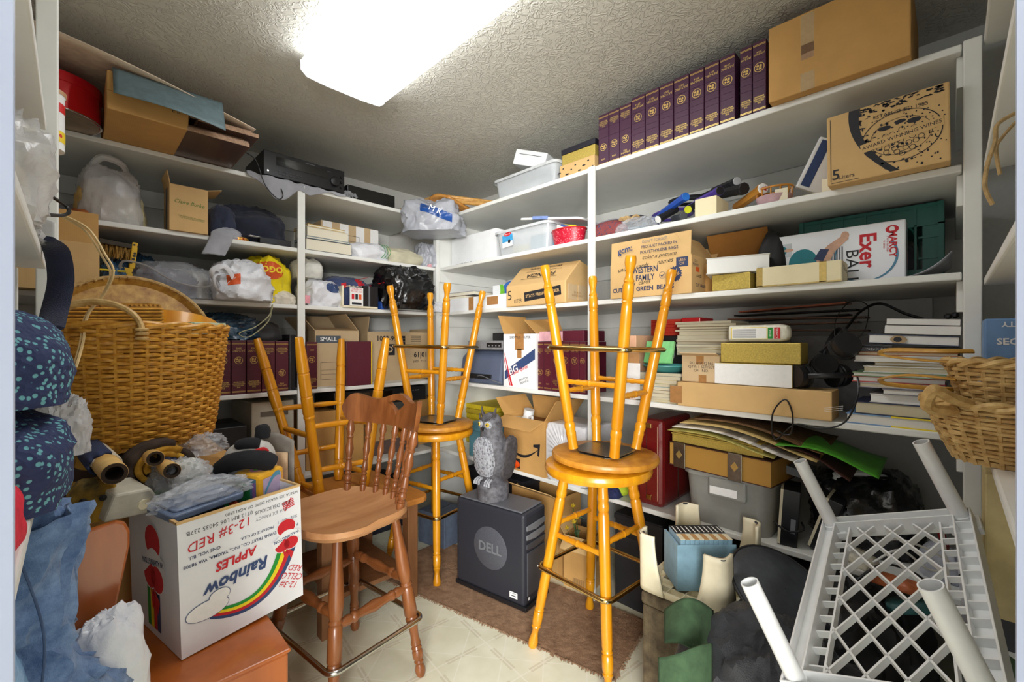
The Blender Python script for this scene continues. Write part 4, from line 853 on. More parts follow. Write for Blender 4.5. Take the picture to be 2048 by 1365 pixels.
# black clutter to the right of the tote
def vhs(label, px, x, dims, rot, z):
    w, d, h = dims; root = thing('video_case', label, 'case', (x, ry(px, x), z), rot)
    MB().box(-w/2,w/2,-d/2,d/2,0,h).build('case', black, root, bevel=.003); MB().box(-w/2-.0005,-w/2+.008,-d/2-.0005,d/2,.004,h+.0005).build('pages', pcream, root); MB().box(w*.1,w*.35,-d/2-.001,-d/2,.05,.1).build('label', inkgrey, root)
vhs('black video case with a cream edge strapped beside the tote', 1575, 1.86, (.06,.14,.2), (0,.06,-PI/2+.2), S1)
vhs('black video case leaning behind the strapped one', 1640, 1.9, (.05,.16,.19), (0,.3,-PI/2), S1+.005)
carton('plastic_box', 'flat grey plastic box resting above the video cases', 'box', (.11,.12,.03, (1.93, ry(1590, 1.93), S1+.235), -PI/2), mdgrey, tilt=(0,.15))
wire('strap', [(1.80, ry(1548,1.80), S1+.075),(1.775, ry(1575,1.775), S1+.06),(1.80, ry(1606,1.80), S1+.07),(1.84, ry(1606,1.86), S1+.08)], .004, black2, None); tag(bpy.data.objects['strap'], 'black cord strap around the video case', 'strap')
SB(H_(RB(1600, 1850, 960, S1, .12, .42), .25), 'bin_bag', 'big black plastic bag of clutter under the green folder', 'bag', mat('smoky bag', (34,34,38), .2, scale=18, amt=.2, bump=.6, dist=.006, coat=.4), 71, amp=.2, crease=.12)
gh = thing('utility_handle', 'white moulded tool handle lying on the black bag', 'tool', tuple(W(1735, 962, 1.56)), (0, 0, -.9))
MB().tube(smoothpts([(-.11,0,.0),(-.09,0,.022),(0,0,.024),(.08,0,.0),(.1,0,-.03)], 5), [.008]*3+[.016]*16+[.017]*2, 10, flat=.7).build('handle', pwhite, gh, True); MB().box(-.01,.06,-.0175,-.014,.01,.02).build('label_slot', black, gh)
tag(lump_mb(.1,.1,.1, 74).build('cloth_bundle', mat('pale cloth', (190,194,206), .8, kind='cloth'), None, True, loc=(1.9, ry(1885,1.9), S1)), 'pale cloth bundle at the far end of the lowest shelf', 'cloth')
o = MB().tube([(.03*math.cos(2*PI*i/16), .012*math.sin(2*PI*i/16), .04*math.sin(2*PI*i/16)) for i in range(16)], .007, 6, True).build('red_clip', mat('dark red', (130,16,18), .3), None, True); o.location = (1.88, ry(1884,1.88), S1+.2); tag(o, 'dark red carabiner clip above the pale cloth bundle', 'clip')
o.location.z = S1+.135

# ================================================================ left bay of the right shelving
B = carton('cardboard_box', 'plain white carton with stamped numbers left of the clear tub', 'box', H_(RB(903, 992, 452, S4, .10, .3), .21), wcard)
text('LQ2-QD 22C 1.75', .022, ink, B, 'f', -.09, .022, 0, .2)
Bt = tub('plastic_tub', 'clear plastic tub with a red and blue label full of small boxes', H_(RB(988, 1098, 450, S4, .005, .26), .14), clear, mat('frosted rim', (226,230,232)), .9, .04)
w, d, h = Bt[1:4]
decal(rect(.085,.06), mat('label blue', (70,164,220), .3), Bt, 'f', -.1, .085, 4, e=-.001); decal(rect(.085,.03), inkwhite, Bt, 'f', -.1, .06, 4, e=-.0004); decal(ell(.03,.011,16), inkred, Bt, 'f', -.1, .118, 4, e=.0); text('Rubbermaid', .009, inkwhite, Bt, 'f', -.1, .118, 4, .05, e=.0008); decal(ell(.011,.011,14), ink, Bt, 'f', -.085, .075, e=.0002)
lt_ = (XF+.14, (ry(988,XF)+ry(1098,XF))/2)
for i, (a, ww, hh, c, nm) in enumerate([(.11,.17,.09,(94,156,182),'blue printed box'),(-.06,.13,.05,(226,206,130),'yellow packet'),(-.15,.08,.07,(206,196,190),'pale packet')]):
    carton('packet', '%s inside the clear labelled tub' % nm, 'packet', (ww, .12, hh, (lt_[0]-.02, lt_[1]-a*1.0, S4+.005), -PI/2), mat('packet %d' % i, c, .5))
ld_ = thing('tub_lid', 'white tub lid with blue latches resting across the red basket', 'lid', (1.90, ry(1118, 1.88), S4+.15), (0.06, .16, -PI/2+.1))
MB().prism(rrect(.2,.13,.03), 0, .012).build('lid', pwhite, ld_, bevel=.004)
MB().box(-.1,0.0,-.137,-.11,.0,.018).build('latch', mat('latch blue', (128,152,208), .4), ld_, bevel=.003); MB().prism(rrect(.17,.1,.02), .012, .02).build('panel', mdgrey, ld_, bevel=.003)
rb = thing('basket', 'red checked tin basket holding small pamphlets by the post', 'basket', (1.83, ry(1138, 1.83), S4), (0,0,-PI/2))
MB().lathe([(.075,0),(.086,.075)], 32, Matrix.Diagonal((1.15,.8,1,1))).build('basket', mat('red check', (190,24,50), .4, kind='spots', col2=(236,120,130), scale=110), rb, True)
MB().tube([(.1*math.cos(2*PI*i/30), .07*math.sin(2*PI*i/30), .076) for i in range(30)], .004, 6, True).build('rim', redp, rb, True)
for i in range(3):
    o = MB().box(-.03,.03,-.002,.002,0,.075).build('pamphlet', [inkwhite, mat('blue booklet', (70,100,170)), inkyel][i], None); o.location = (1.815+.012*i, ry(1125+6*i, 1.83), S4+.035); o.rotation_euler = (.5, .5-.2*i, -PI/2+.3*i); tag(o, ['white','blue','yellow'][i]+' pamphlet sticking out of the red checked basket', 'pamphlet')
# S3
Bw2 = carton('cardboard_box', 'long white box with brown tape under two books, corner shelf', 'box', H_(RB(890, 1012, 592, S3, .02, .3), .085), wcard)
w = Bw2[1]; decal(rect(.05,.084), tape, Bw2, 'f', -.02, .0425, name='tape'); decal(rect(.1,.05), tape, Bw2, 'f', .18, .05, name='tape')
book('brown backed book lying on the long white box', .27, .18, .022, mat('tan cover', (150,116,70), .5), (1.92, ry(925,1.92)-.0, S3+.086), -PI/2)
book('grey printed book on top of the brown backed one', .3, .18, .026, mat('grey print cover', (150,150,156), .5, kind='stripe', col2=(86,86,96), scale=30), (1.93, ry(935,1.92), S3+.1085), -PI/2+.05)
Bq = carton('cardboard_box', 'green and blue printed box behind the wine box', 'box', H_(RB(985, 1040, 555, S3, .16, .16), .165), wcard)
w, h = Bq[1], Bq[3]; decal(ell(.09,.1,20), mat('sky blue', (60,110,190)), Bq, 'f', .04, .08); decal(band(lambda t: (-.1+.05*math.sin(t*2), h*t), lambda t: (-.07+.06*math.sin(t*2.3), h*t)), mat('lime print', (120,200,60)), Bq, 'f', e=.001)
for i in range(4): decal(ell(.011,.009,12), inkwhite, Bq, 'f', -.02+.025*i, .085, e=.0014)
# wine box lying with a slanted upper face
fz = thing('wine_carton', 'crumpled tan wine carton lying open on the corner shelf', 'box', (XF-.01, (ry(1013,1.755)+ry(1128,1.755))/2, S3), (0,0,-PI/2+.04))
fw = ry(1013,1.755)-ry(1128,1.755); sec = [(0,0),(.21,0),(.21,.215),(.13,.235),(.0,.115)]
MB().prism([(y, z) for y, z in sec], -fw/2, fw/2, Matrix(((0,0,1,0),(1,0,0,0),(0,1,0,0),(0,0,0,1)))).build('body', card2, fz, bevel=.005)
FB = (fz, fw, 0, .2)
text('5', .075, ink, FB, 'f', -fw*.43, .06, 4, bold=-.005); text('LITER', .03, ink, FB, 'f', -fw*.28, .028, 4, sx=.8)
decal(rect(.25,.05), ink, FB, 'f', .055, .058, 5); text('STAYS FRESH LONGER', .027, card2, FB, 'f', .055, .058, 5, .23, .015, e=.002)
sl = math.atan2(.12, .13)
def slant(o): o.matrix_basis = T(0, .065, .178) @ R(sl, 'X') @ T(0, 0, .0015) @ R(PI, 'Z') @ o.matrix_basis; return o
for s_, sz, y_, x_ in (('FRANZIA', .05, .01, .0), ("AMERICA'S FAVORITE WINE", .018, -.055, 0)):
    o = text(s_, sz, ink, (fz, 0, 0, 0), 't', x_, y_, 0, fw*.75, .01); slant(o)
slant(decal([rect(fw*.6,.0025,0,.04), rect(fw*.6,.0025,0,-.028)], ink, (fz,0,0,0), 't'))
for i in range(2): MB().box(fw/2-.002, fw/2+.002, .02+.09*i, .1+.09*i, .02, .1).build('side_flap', card3, fz)
text('20-14-10\nRHINEGRAU', .017, mat('faint print', (160,128,80)), (fz, fw, 0, 0), 'r', .1, .05, 0, .1, e=.003)
# S2
pr = thing('printer', 'blue-grey inkjet printer with a sloping front', 'printer', (XF+.2, (ry(922,1.8)+ry(1003,1.8))/2, S2), (0,0,-PI/2))
pw = ry(922,1.8)-ry(1003,1.8); bg_ = mat('blue grey plastic', (92,102,124), .4, scale=120, amt=.05)
sec = [(-.17,0),(-.18,.03),(-.16,.16),(-.11,.205),(.17,.205),(.17,0)]
MB().prism(sec, -pw/2, pw/2, Matrix(((0,0,1,0),(1,0,0,0),(0,1,0,0),(0,0,0,1)))).build('body', bg_, pr, bevel=.012)
MB().box(-pw/2+.03,pw/2-.08,-.19,-.17,.03,.06).build('paper_slot', black, pr, bevel=.004); MB().box(-pw/2+.02,pw/2-.02,-.1,.16,.2052,.212).build('lid', mdgrey, pr, bevel=.003)
vc = thing('disc_player', 'silver disc player on top of the blue-grey printer', 'player', (XF+.17, (ry(934,1.8)+ry(1002,1.8))/2, S2+.213), (0,0,-PI/2))
pw2 = (ry(934,1.8)-ry(1002,1.8))*1.02; sil = mat('silver plastic', (156,158,162), .35, .2, scale=60)
MB().box(-pw2/2,pw2/2,-.13,.13,0,.055).build('body', sil, vc, bevel=.004); MB().box(.02,pw2/2-.01,-.1315,-.129,.012,.04).build('display', black, vc); 
for i in range(4): MB().box(.04+.03*i,.05+.03*i,-.133,-.131,.02,.026).build('button', sil, vc)
carton('black_case', 'flat black case standing behind the disc player', 'case', H_(RB(985, 1008, 655, S2, .3, .06), .32), black)
cab('grey cable lying in front of the printer', [P_(945,760,1.79), P_(960,752,1.78), P_(985,762,1.775), P_(1003,768,1.79)], .003, mdgrey)
Bb2 = carton('cardboard_box', 'white bottle carton with a red and blue stripe and open flaps', 'box', H_(RB(1007, 1073, 668, S2, .0, .24), .305), wcard, True, [('f', -8, .0), ('l', 25, .12), ('r', -50, .12), ('b', -30, .1)], card)
w, d, h = Bb2[1:4]
text('12 BOTTLES   1 LITER', .018, ink, Bb2, 'f', 0, h-.02, 0, w*.92, .01); decal(rect(.07,.09), tape, Bb2, 'f', 0, h-.045, name='tape'); decal(rect(.035,.05), tape, Bb2, 'f', 0, h-.11, name='tape')
decal([(-w*.46,.05),(w*.46,.185),(w*.46,.125),(-w*.46,-.0)][::1], inkblue, Bb2, 'f', 0, .04); decal([[(-w*.48,.19),(-w*.45,.18),(-w*.2,.0),(-w*.26,.0)],[(-w*.48,.165),(-w*.48,.145),(-w*.27,0),(-w*.3,0)]], inkred, Bb2, 'f', 0, .01, e=.001)
text('BG', .06, inkwhite, Bb2, 'f', -w*.18, .1, 20, bold=.02, e=.0016); text('Cellar Spirits', .026, inkred, Bb2, 'f', 0, .1, 22, bold=.015, e=.002, shear=.3); text('BARTON\nBRANDS', .018, ink, Bb2, 'f', w*.14, .045, 18, e=.0016)
v2 = [(1074,1087,'B','2003'),(1088,1103,'B','2002'),(1104,1121,'A','JAN-JUNE\n2004'),(1122,1139,'A','JAN-JUNE\n2005'),(1140,1158,'A','JULY-DEC\n2004'),(1159,1171,'A','2006')]
for i, (a, b, l, dt) in enumerate(v2): volume('maroon bound volume right of the bottle carton, %s from the carton' % ORD(i), H_(RB(a, b, 683, S2, .012, .185), .262), maroon, l, dt, 'maroon volumes beside the bottle carton')
B = carton('bound_volume', 'maroon bound volume lying flat on the standing ones', 'book', (ry(1094,1.8)-ry(1170,1.8), .185, .055, (1.885, (ry(1094,1.8)+ry(1170,1.8))/2, S2+.2635), -PI/2), maroon)
decal(rect(.16,.05), mat('pink sheen paper', (224,170,178), .4), B, 'f', -.09, .0275)
# S1 and the floor below
ys = mat('yellow foam', (232, 206, 30), .7, scale=40, amt=.1)
for k, (px0, px1, z0, n) in enumerate(((900, 996, S1, 8), (884, 938, .12, 0))):
    w, d, h, loc, rz = RB(px0, px1, 820, z0, .24, .3)
    for i in range(n): 
        o = MB().prism(rrect(w/2*(.97+.03*(i % 2)), d/2, .03), 0, .034).build('foam_pad', ys if i % 3 else mat('dull yellow foam', (206,180,40), .75), None, bevel=.006); o.location = (loc[0], loc[1], z0+.0005+i*.0352); o.rotation_euler = (0,0,rz+.04*math.sin(i*2.3)); tag(o, 'yellow foam pad in the pile behind the owl, %s from the bottom' % ORD(i), 'pad', 'yellow foam pads')
Bc = carton('cooler', 'teal blue hard case behind the owl', 'case', H_(RB(938, 1004, 850, S1, .02, .2), .215), mat('teal blue plastic', (92,146,160), .4, scale=40, amt=.05), False)
MB().box(-Bc[1]/2-.004,Bc[1]/2+.004,-.105,.105,.165,.18).build('rim', mat('teal blue plastic', (92,146,160)), Bc[0], bevel=.003); MB().box(-.03,.03,-.112,-.1,.13,.175).build('latch', dkgrey, Bc[0], bevel=.003)
Ba = carton('cardboard_box', 'open brown parcel carton with a curved arrow print', 'box', H_(RB(1008, 1089, 838, S1, .0, .26), .3), card, True, [('f', 108, .12), ('l', 38, .12), ('r', 35, .14), ('b', -10, .1)], card)
w, d, h = Ba[1:4]
sm = lambda r0: (lambda t: (-.12+.24*t, .13-r0*math.sin(PI*t)*.8+.02*t))
decal(band(sm(.075), sm(.055)), ink, Ba, 'f'); decal([(.075,.165),(.125,.175),(.118,.105),(.105,.11),(.108,.15),(.075,.152)], ink, Ba, 'f')
decal(rect(.07,.055), ink, Ba, 'f', -.06, .04); text('amazon', .012, inkgrey, Ba, 'f', -.06, .05, 0, .05, e=.002); decal(rect(.12,.08), inkwhite, (Ba[0], w, d, h), 'r', 0, .25)
jar = thing('paint_jug', 'white plastic jug with a red label inside the parcel carton', 'jug', (XF+.12, ry(1048,1.9), S1+.12), (.25,0,0))
MB().lathe([(.045,0),(.055,.01),(.055,.13),(.03,.17),(.028,.19)], 24).build('jug', pwhite, jar, True); MB().lathe([(.031,.188),(.031,.215)], 18).build('cap', pwhite, jar, True); MB().lathe([(.0562,.05),(.0562,.1)], 24, cap=False).build('label', redp, jar, True); MB().tube(smoothpts([(-.02,-.03,.18),(-.03,-.06,.19),(-.045,-.065,.13),(-.045,-.05,.1)]), .008, 8).build('handle', pwhite, jar, True)
o = MB().lathe([(.05,0),(.052,.012),(.03,.016)], 24).build('jar_lid', mat('cream lid', (226,222,200), .5), None, True); o.location = (XF+.1, ry(1030,1.87), S1+.27); o.rotation_euler = (.3,.1,0); tag(o, 'round cream lid on top of the parcel carton contents', 'lid')
carton('box_filling', 'crumpled packing paper filling the parcel carton', 'packing', (w*.9, d*.85, .26, (XF+.13, (ry(1008,XF)+ry(1089,XF))/2, S1+.006), -PI/2), mat('kraft filler', (150,104,56), .8, kind='fur'))
# pack wrapped in white film with a gathered centre
wp_ = thing('wrapped_pack', 'white film wrapped pack with a pleated gathered end', 'pack', (0,0,0)); w, d, h, loc, rz = H_(RB(1091, 1170, 845, S1, .0, .26), .3)
wp_.location = loc; wp_.rotation_euler = (0,0,rz)
def pleat(u, v):
    a = 2*PI*u; r = v; sx = math.copysign(min(1, abs(math.cos(a))*1.25), math.cos(a)); sz = math.copysign(min(1, abs(math.sin(a))*1.25), math.sin(a))
    return (w/2*sx*r, -d/2-.006+.012*(1-r)**.5*0+.004*math.sin(a*34)*r*(1-r)*3+.012*r, h/2+h/2*sz*r)
film = mat('white film', (226,226,230), .28, scale=20, amt=.08, bump=.4, dist=.004, coat=.3)
MB().box(-w/2,w/2,-d/2+.006,d/2,0,h).build('pack', film, wp_, bevel=.015); MB().grid(pleat, 140, 8).build('pleated_end', film, wp_, True)
decal(ell(.018,.02,10), mat('pink print', (226,150,160)), (wp_, w, d, h), 'f', -.01, .16, e=.009); decal([rect(.03,.0015,0,-.03+.006*i) for i in range(10)], inkgrey, (wp_, w, d, h), 'r', -.05, .2, e=.002)
# floor: computer tower, owl, small cartons
dl = thing('computer_tower', 'black computer tower on the brown rug under the owl', 'computer', (1.515, 1.60, .012), (0,0,.159))
tw_, td, th_ = .185, .425, .44
def tsec(y0, y1): return None
MB().box(-tw_/2,tw_/2,-td/2,td/2,.012,th_-.0).build('body', mat('charcoal plastic', (44,46,54), .42, scale=300, amt=.06), dl, bevel=.016)
MB().prism([(-tw_/2-.006,-td/2-.012),(tw_/2+.012,-td/2-.012),(tw_/2+.012,td/2),(-tw_/2-.006,td/2)], 0, .02).build('base', black, dl, bevel=.004)
MB().box(-tw_/2+.006,tw_/2-.004,-td/2+.02,td/2-.02,th_,th_+.008).build('top_panel', mat('slate top', (96,98,104), .5, scale=300, amt=.05), dl, bevel=.006)
DB = (dl, tw_, td, th_)
o = MB().lathe([(.001,.002),(.098,.002),(.102,0),(.1,-.003)], 40).build('badge_disc', mat('badge grey', (82,84,92), .4, scale=200), dl, True); o.matrix_basis = T(-tw_/2, -.01, .235) @ R(-PI/2, 'Y')
text('DELL', .07, mdgrey, DB, 'l', .01, .235, 0, .14, .03, e=.0035); decal([rect(.045,.028), ], inkwhite, DB, 'l', .15, .055); decal([rect(.036,.0018,0,.008), rect(.03,.004,0,-.003)], ink, DB, 'l', .15, .055, e=.0014)
for i in range(3): MB().prism([(-tw_/2+.012,.385-.042*i),(tw_/2-.012,.385-.042*i),(tw_/2-.012,.362-.042*i),(0,.350-.042*i),(-tw_/2+.012,.362-.042*i)], td/2, td/2+.006, R(PI/2,'X')).build('drive_bay', mdgrey if i < 2 else dkgrey, dl, bevel=.003)
MB().box(-tw_/2+.016,tw_/2-.016,-td/2-.006,-td/2+.002,.06,.26).build('front_door', dkgrey, dl, bevel=.008); decal(rect(.014,.014), inkwhite, DB, 'f', -.06, .045, e=.002)
# great horned owl decoy
ow = thing('owl_decoy', 'grey plastic horned owl decoy standing on the computer tower', 'figurine', (1.50, 1.635, .012+th_+.0085), (0,0,-1.5))
owm = mat('owl grey', (106,106,112), .6, col2=(58,56,60), scale=45, bump=.4, dist=.004); owd = mat('owl dark wing', (74,70,72), .6, col2=(44,40,42), scale=60, bump=.4, dist=.003); owl_l = mat('owl pale', (150,152,158), .6, kind='spots', col2=(108,108,116), scale=75, bump=.5, dist=.003)
prf = [(0,.074,.082,0),(.03,.078,.084,0),(.075,.076,.082,-.002),(.095,.05,.056,0),(.12,.058,.066,0),(.17,.077,.085,.002),(.23,.08,.086,0),(.29,.071,.074,-.003),(.315,.057,.06,-.006),(.335,.056,.056,-.012),(.37,.06,.056,-.016),(.4,.054,.05,-.016),(.42,.036,.034,-.014),(.43,.01,.01,-.012)]
vs = []; n = 28
for z, a, b, oy in prf:
    for i in range(n): t = 2*PI*i/n; k = 1+(.06*noise.noise(Vector((math.cos(t)*3, math.sin(t)*3, z*40))) if z < .1 else .02*noise.noise(Vector((math.cos(t)*6, math.sin(t)*6, z*60)))); vs.append((a*k*math.cos(t), b*k*math.sin(t)+oy, z))
MB().add(vs, [(j*n+i, j*n+(i+1) % n, (j+1)*n+(i+1) % n, (j+1)*n+i) for j in range(len(prf)-1) for i in range(n)]+[tuple(range(n))[::-1], tuple(range((len(prf)-1)*n, len(prf)*n))]).build('body', owm, ow, True)
for s_ in (-1, 1):
    MB().tube(smoothpts([(s_*.03,-.03,.405),(s_*.042,-.034,.432),(s_*.05,-.03,.462)], 4), [.017,.016,.014,.012,.010,.008,.006,.004,.001], 8, flat=.6).build('ear_tuft', owd, ow, True)
    o = lump_mb(.036,.105,.215, 80+s_, amp=.06, crease=.04, flat=1).build('wing', owd, ow, True); o.matrix_basis = T(s_*.060, .026, .095) @ R(-.16, 'X') @ R(s_*.06,'Y')
    o = MB().lathe([(.021,0),(.019,.005),(.011,.009)], 20).build('eye_disc', owl_l, ow, True); o.matrix_basis = T(s_*.025, -.062, .375) @ R(s_*.35,'Z') @ R(PI/2,'X')
    o = MB().lathe([(.0115,0),(.009,.005),(.001,.007)], 16).build('eye', mat('owl eye', (214,178,40), .15, coat=.6), ow, True); o.matrix_basis = T(s_*.027, -.069, .377) @ R(s_*.35,'Z') @ R(PI/2,'X')
    o = MB().lathe([(.005,0),(.001,.003)], 12).build('pupil', black, ow, True); o.matrix_basis = T(s_*.0285, -.0755, .377) @ R(s_*.35,'Z') @ R(PI/2,'X')
    MB().tube([(s_*.005,-.068,.395),(s_*.03,-.064,.405),(s_*.045,-.05,.425)], [.004,.006,.003], 6).build('brow', owd, ow, True)
    for i in range(3): MB().tube(smoothpts([(s_*(.018+.012*i),-.055,.108),(s_*(.02+.014*i),-.078,.098),(s_*(.02+.015*i),-.084,.08)],3), .006, 6).build('toe', owl_l, ow, True)
MB().lathe([(.008,0),(.006,-.012),(.001,-.022)], 10).build('beak', black, ow, True, loc=(0,-.074,.363))
o = lump_mb(.12,.06,.19, 84, amp=.04, crease=.1, cs=7, flat=1).build('breast', owl_l, ow, True); o.matrix_basis = T(0,-.055,.12) @ R(.1,'X')

# ================================================================ back shelving (left in the picture)
# ---- top shelf
tn = thing('cookie_tin', 'shiny red round cookie tin overhanging the left end of the top shelf', 'tin', (-.062, 2.40, S5+.001))
MB().lathe([(.137,0),(.142,.003),(.142,.1)], 48).build('tin', mat('glossy red tin', (206,18,34), .12, .3, scale=20, amt=.03, coat=.6), tn, True)
MB().lathe([(.145,.1),(.145,.135),(.14,.138)], 48).build('lid', mat('glossy red tin', (206,18,34)), tn, True)
MB().tube([(.141*math.cos(2*PI*i/48), .141*math.sin(2*PI*i/48), .002) for i in range(48)], .0035, 6, True).build('rim', chrome, tn, True)
MB().lathe([(.001,-.0005),(.136,-.0005)], 48, cap=False).build('base', mat('tin base', (168,146,120), .35, .5), tn)
cn = thing('canister', 'white and red printed canister beside the left post', 'canister', (-.0615, 1.72, 1.766))
MB().lathe([(.045,0),(.045,.145),(.047,.148)], 32).build('can', pwhite, cn, True); MB().lathe([(.0456,.1),(.0456,.125)], 32, cap=False).build('red_band', redp, cn, True); MB().lathe([(.0456,.02),(.0456,.05)], 32, cap=False).build('print_band', mat('red yellow print', (230,200,40), .5, kind='spots', col2=(196,30,40), scale=60), cn, True)
MB().lathe([(.048,.148),(.049,.158),(.045,.16)], 32).build('lid', mat('tan lid', (196,150,110), .4), cn, True)
tag(MB().box(-.46+G, -.052, 1.6, 1.8, 1.743, 1.765).build('corner_board', white), 'short white corner board behind the left post', 'board')
B = carton('cardboard_box', 'brown carton overhanging the top shelf under the poster sheet', 'box', (.24, .5, .14, (.205, 2.40, S5+.001), 0), card)
MB().box(-.119,.119,-.251,-.2502,.066,.0668).build('front_seam', dark, B[0]); text('E B', .02, ink, B, 'f', .08, .06, 0)
brw = mat('walnut veneer', (92,66,56), .35, kind='wood', col2=(64,44,38), scale=5, axis=1, coat=.3); edg = mat('chipboard edge', (176,140,110), .7, scale=120, amt=.2)
for i in range(5):
    r = random.Random(i+3); root = thing('veneer_board', 'dark veneered board overhanging the top shelf, %s from the bottom' % ORD(i), 'board', (.43+.012*i*(1 if i % 2 else .5), 2.48+.03*(i % 3), S5+.001+i*.0168), (0,0,-.03*(i % 3)), 'dark veneered boards')
    MB().box(-.11,.11,-.33,.33,0,.0162).build('core', edg, root, bevel=.0005); MB().box(-.109,.109,-.329,.329,-.0003,.0006).build('veneer', brw, root)
o = cloth('folder', lambda u, v: (.10+.34*u, 2.095+.055*v-.03*math.sin(u*PI)*(1-v), S5-.005+.075+.085*v-.05*(1-v)*(.6+.4*u)), mat('blue grey folder', (104,124,130), .6), None, 20, 8, .0016); tag(o, 'blue-grey paper folder curling over the overhanging carton', 'folder')
o = cloth('poster_board', lambda u, v: (-.14+.71*u, 2.07+.10*u+.55*v, S5+.19-.085*u+.05*v+.012*math.sin(u*4)), mat('beige poster board', (232,212,188), .6), None, 16, 8, .003); tag(o, 'large beige poster board sloping across the top shelf', 'poster board')
w, d, h, loc, rz = H_(LB(527, 689, 300, S5+.012, .015, .34), .135)
rv = thing('stereo_receiver', 'black stereo receiver on a grey cloth on the top shelf', 'receiver', loc, (0,0,0)); RBx = (rv, w, d, h)
MB().box(-w/2,w/2,-d/2,d/2,.008,h).build('body', black, rv, bevel=.003); MB().box(-w/2+.06,w/2-.1,-d/2-.002,-d/2+.001,.07,.115).build('display', mat('dark display', (14,14,18), .1, coat=.5), rv)
o = MB().lathe([(.026,0),(.026,.02),(.022,.022)], 28).build('volume_knob', black, rv, True); o.matrix_basis = T(w/2-.06,-d/2,.06) @ R(PI/2,'X')
for i in range(3): o = MB().lathe([(.007,0),(.007,.012)], 14).build('small_knob', black, rv, True); o.matrix_basis = T(w/2-.02,-d/2,.035+.03*i) @ R(PI/2,'X')
for i in range(14): MB().box(-w/2+.07+.018*(i % 7),-w/2+.08+.018*(i % 7),-d/2-.003,-d/2,.025+.014*(i//7),.03+.014*(i//7)).build('button', dkgrey, rv)
decal([rect(.05,.003), rect(.03,.002,.1,-.012), rect(.04,.002,.06,.01)], inkgrey, RBx, 'f', .02, .122); o = MB().lathe([(.005,0),(.005,.003)], 12).build('jack', chrome, rv, True); o.matrix_basis = T(-w/2+.02,-d/2,.03) @ R(PI/2,'X')
for sx in (-1,1): MB().box(sx*(w/2-.04)-.015,sx*(w/2-.04)+.015,-d/2+.02,-d/2+.05,0,.009).build('foot', black2, rv)
x0, x1 = lx(492, YF), lx(690, YF)
def gcl(u, v):
    x = x0+(x1-x0)*u; s = v*.42; hang = .10*math.exp(-((u-.3)/.16)**2)+.035*math.exp(-((u-.62)/.1)**2)+.012
    y = YF+.3-s if s < .31 else YF-.012-.01*math.sin(u*40)*(s-.31)*6; z = S5+.005 if s < .31 else S5+.004-hang*(s-.31)/.11
    return (x, y, z+.003*math.sin(u*37+v*9)+.004*noise.noise(Vector((u*14, v*9, 1))))
tag(cloth('cloth', gcl, greycloth, None, 70, 34, .003), 'crumpled grey cloth under the stereo receiver spilling over the edge', 'cloth')
cab('thin dark cable looping down from the top shelf', [(lx(490,2.46), 2.46, zz(305,lx(490,2.46),2.46)), (lx(512,2.45),2.45,zz(322,lx(512,2.45),2.45)), (lx(530,2.45),2.45,zz(370,lx(530,2.45),2.45)), (lx(555,2.45),2.45,zz(398,lx(555,2.45),2.45)), (lx(566,2.45),2.45,zz(393,lx(566,2.45),2.45)), (lx(562,2.46),2.46,zz(378,lx(562,2.46),2.46))], .0025)
B = carton('wrapped_box', 'black plastic wrapped box beside the receiver on the top shelf', 'box', H_(LB(695, 790, 380, S5, .03, .3), .085), blackbag)
SB((.12,.12,.05,(lx(690,2.56),2.56,S5),0), 'plastic_bag', 'clump of crinkled clear film by the black wrapped box', 'bag', cbag, 90, amp=.3, crease=.3)
# ---- second shelf, left bay
Bb = SB(H_(LB(152, 293, 318, S4, .0, .26), .25), 'plastic_bag', 'cloudy knotted plastic bag of household things', 'bag', cbag2, 91, amp=.14, crease=.1)
for i, (a, c) in enumerate(((-.05,(196,160,96)),(.05,(206,196,150)))):
    o = lump_mb(.13,.16,.17-.03*i, 92+i).build('bag_filling', mat('filling %d' % i, c, .7), Bb[0], True); o.location = (a, 0, .01)
MB().tube(smoothpts([(-.06,-.05,.24),(-.03,-.08,.275),(.03,-.06,.27),(.05,0,.245)]), .014, 7).build('knot', cbag2, Bb[0], True)
SB(H_(LB(128, 200, 400, S4, .03, .2), .05), 'mesh_bag', 'orange net bag squashed under the cloudy plastic bag', 'bag', mat('orange net', (176,96,40), .7, kind='spots', col2=(110,56,22), scale=120), 95)
SB((.12,.1,.12,(lx(150,YF+.1), YF+.34, S4),0), 'plastic_bag', 'crinkled grey bag at the back above the orange net', 'bag', gbag, 96, crease=.15)
Bc = carton('cardboard_box', 'tan gift carton with green script lettering and open flaps', 'box', H_(LB(339, 416, 370, S4, -.015, .17), .205), card2, True, [('r', 75, .06), ('l', 10, .06), ('f', -85, .05)], card2)
w, d, h = Bc[1:4]
text('Claire Burke', .034, inkolive, Bc, 'f', 0, h*.63, -4, w*.78, .004, shear=.35); text('THE UNIVERSAL FRAGRANCE\nTHE CLASSIC COLLECTION', .008, inkolive, Bc, 'f', .01, h*.3, -4, w*.7)
decal(rect(.05,h*.98), dkgrey, Bc, 'l', .0, h*.5)
SB(H_(LB(425, 592, 392, S4, .04, .36), .215), 'clothes_pile', 'heap of folded navy clothes on the second shelf', 'clothes', navy, 97, amp=.2, crease=.12, cs=2)
SB(H_(LB(420, 480, 395, S4, .02, .18), .17), 'clothes_pile', 'rolled dark blue sleeve in front of the navy clothes', 'clothes', mat('dark blue cloth', (44,52,76), .85, kind='cloth', scale=12), 98, amp=.16, crease=.1)
x0, x1 = lx(402, YF-.02), lx(447, YF-.02)
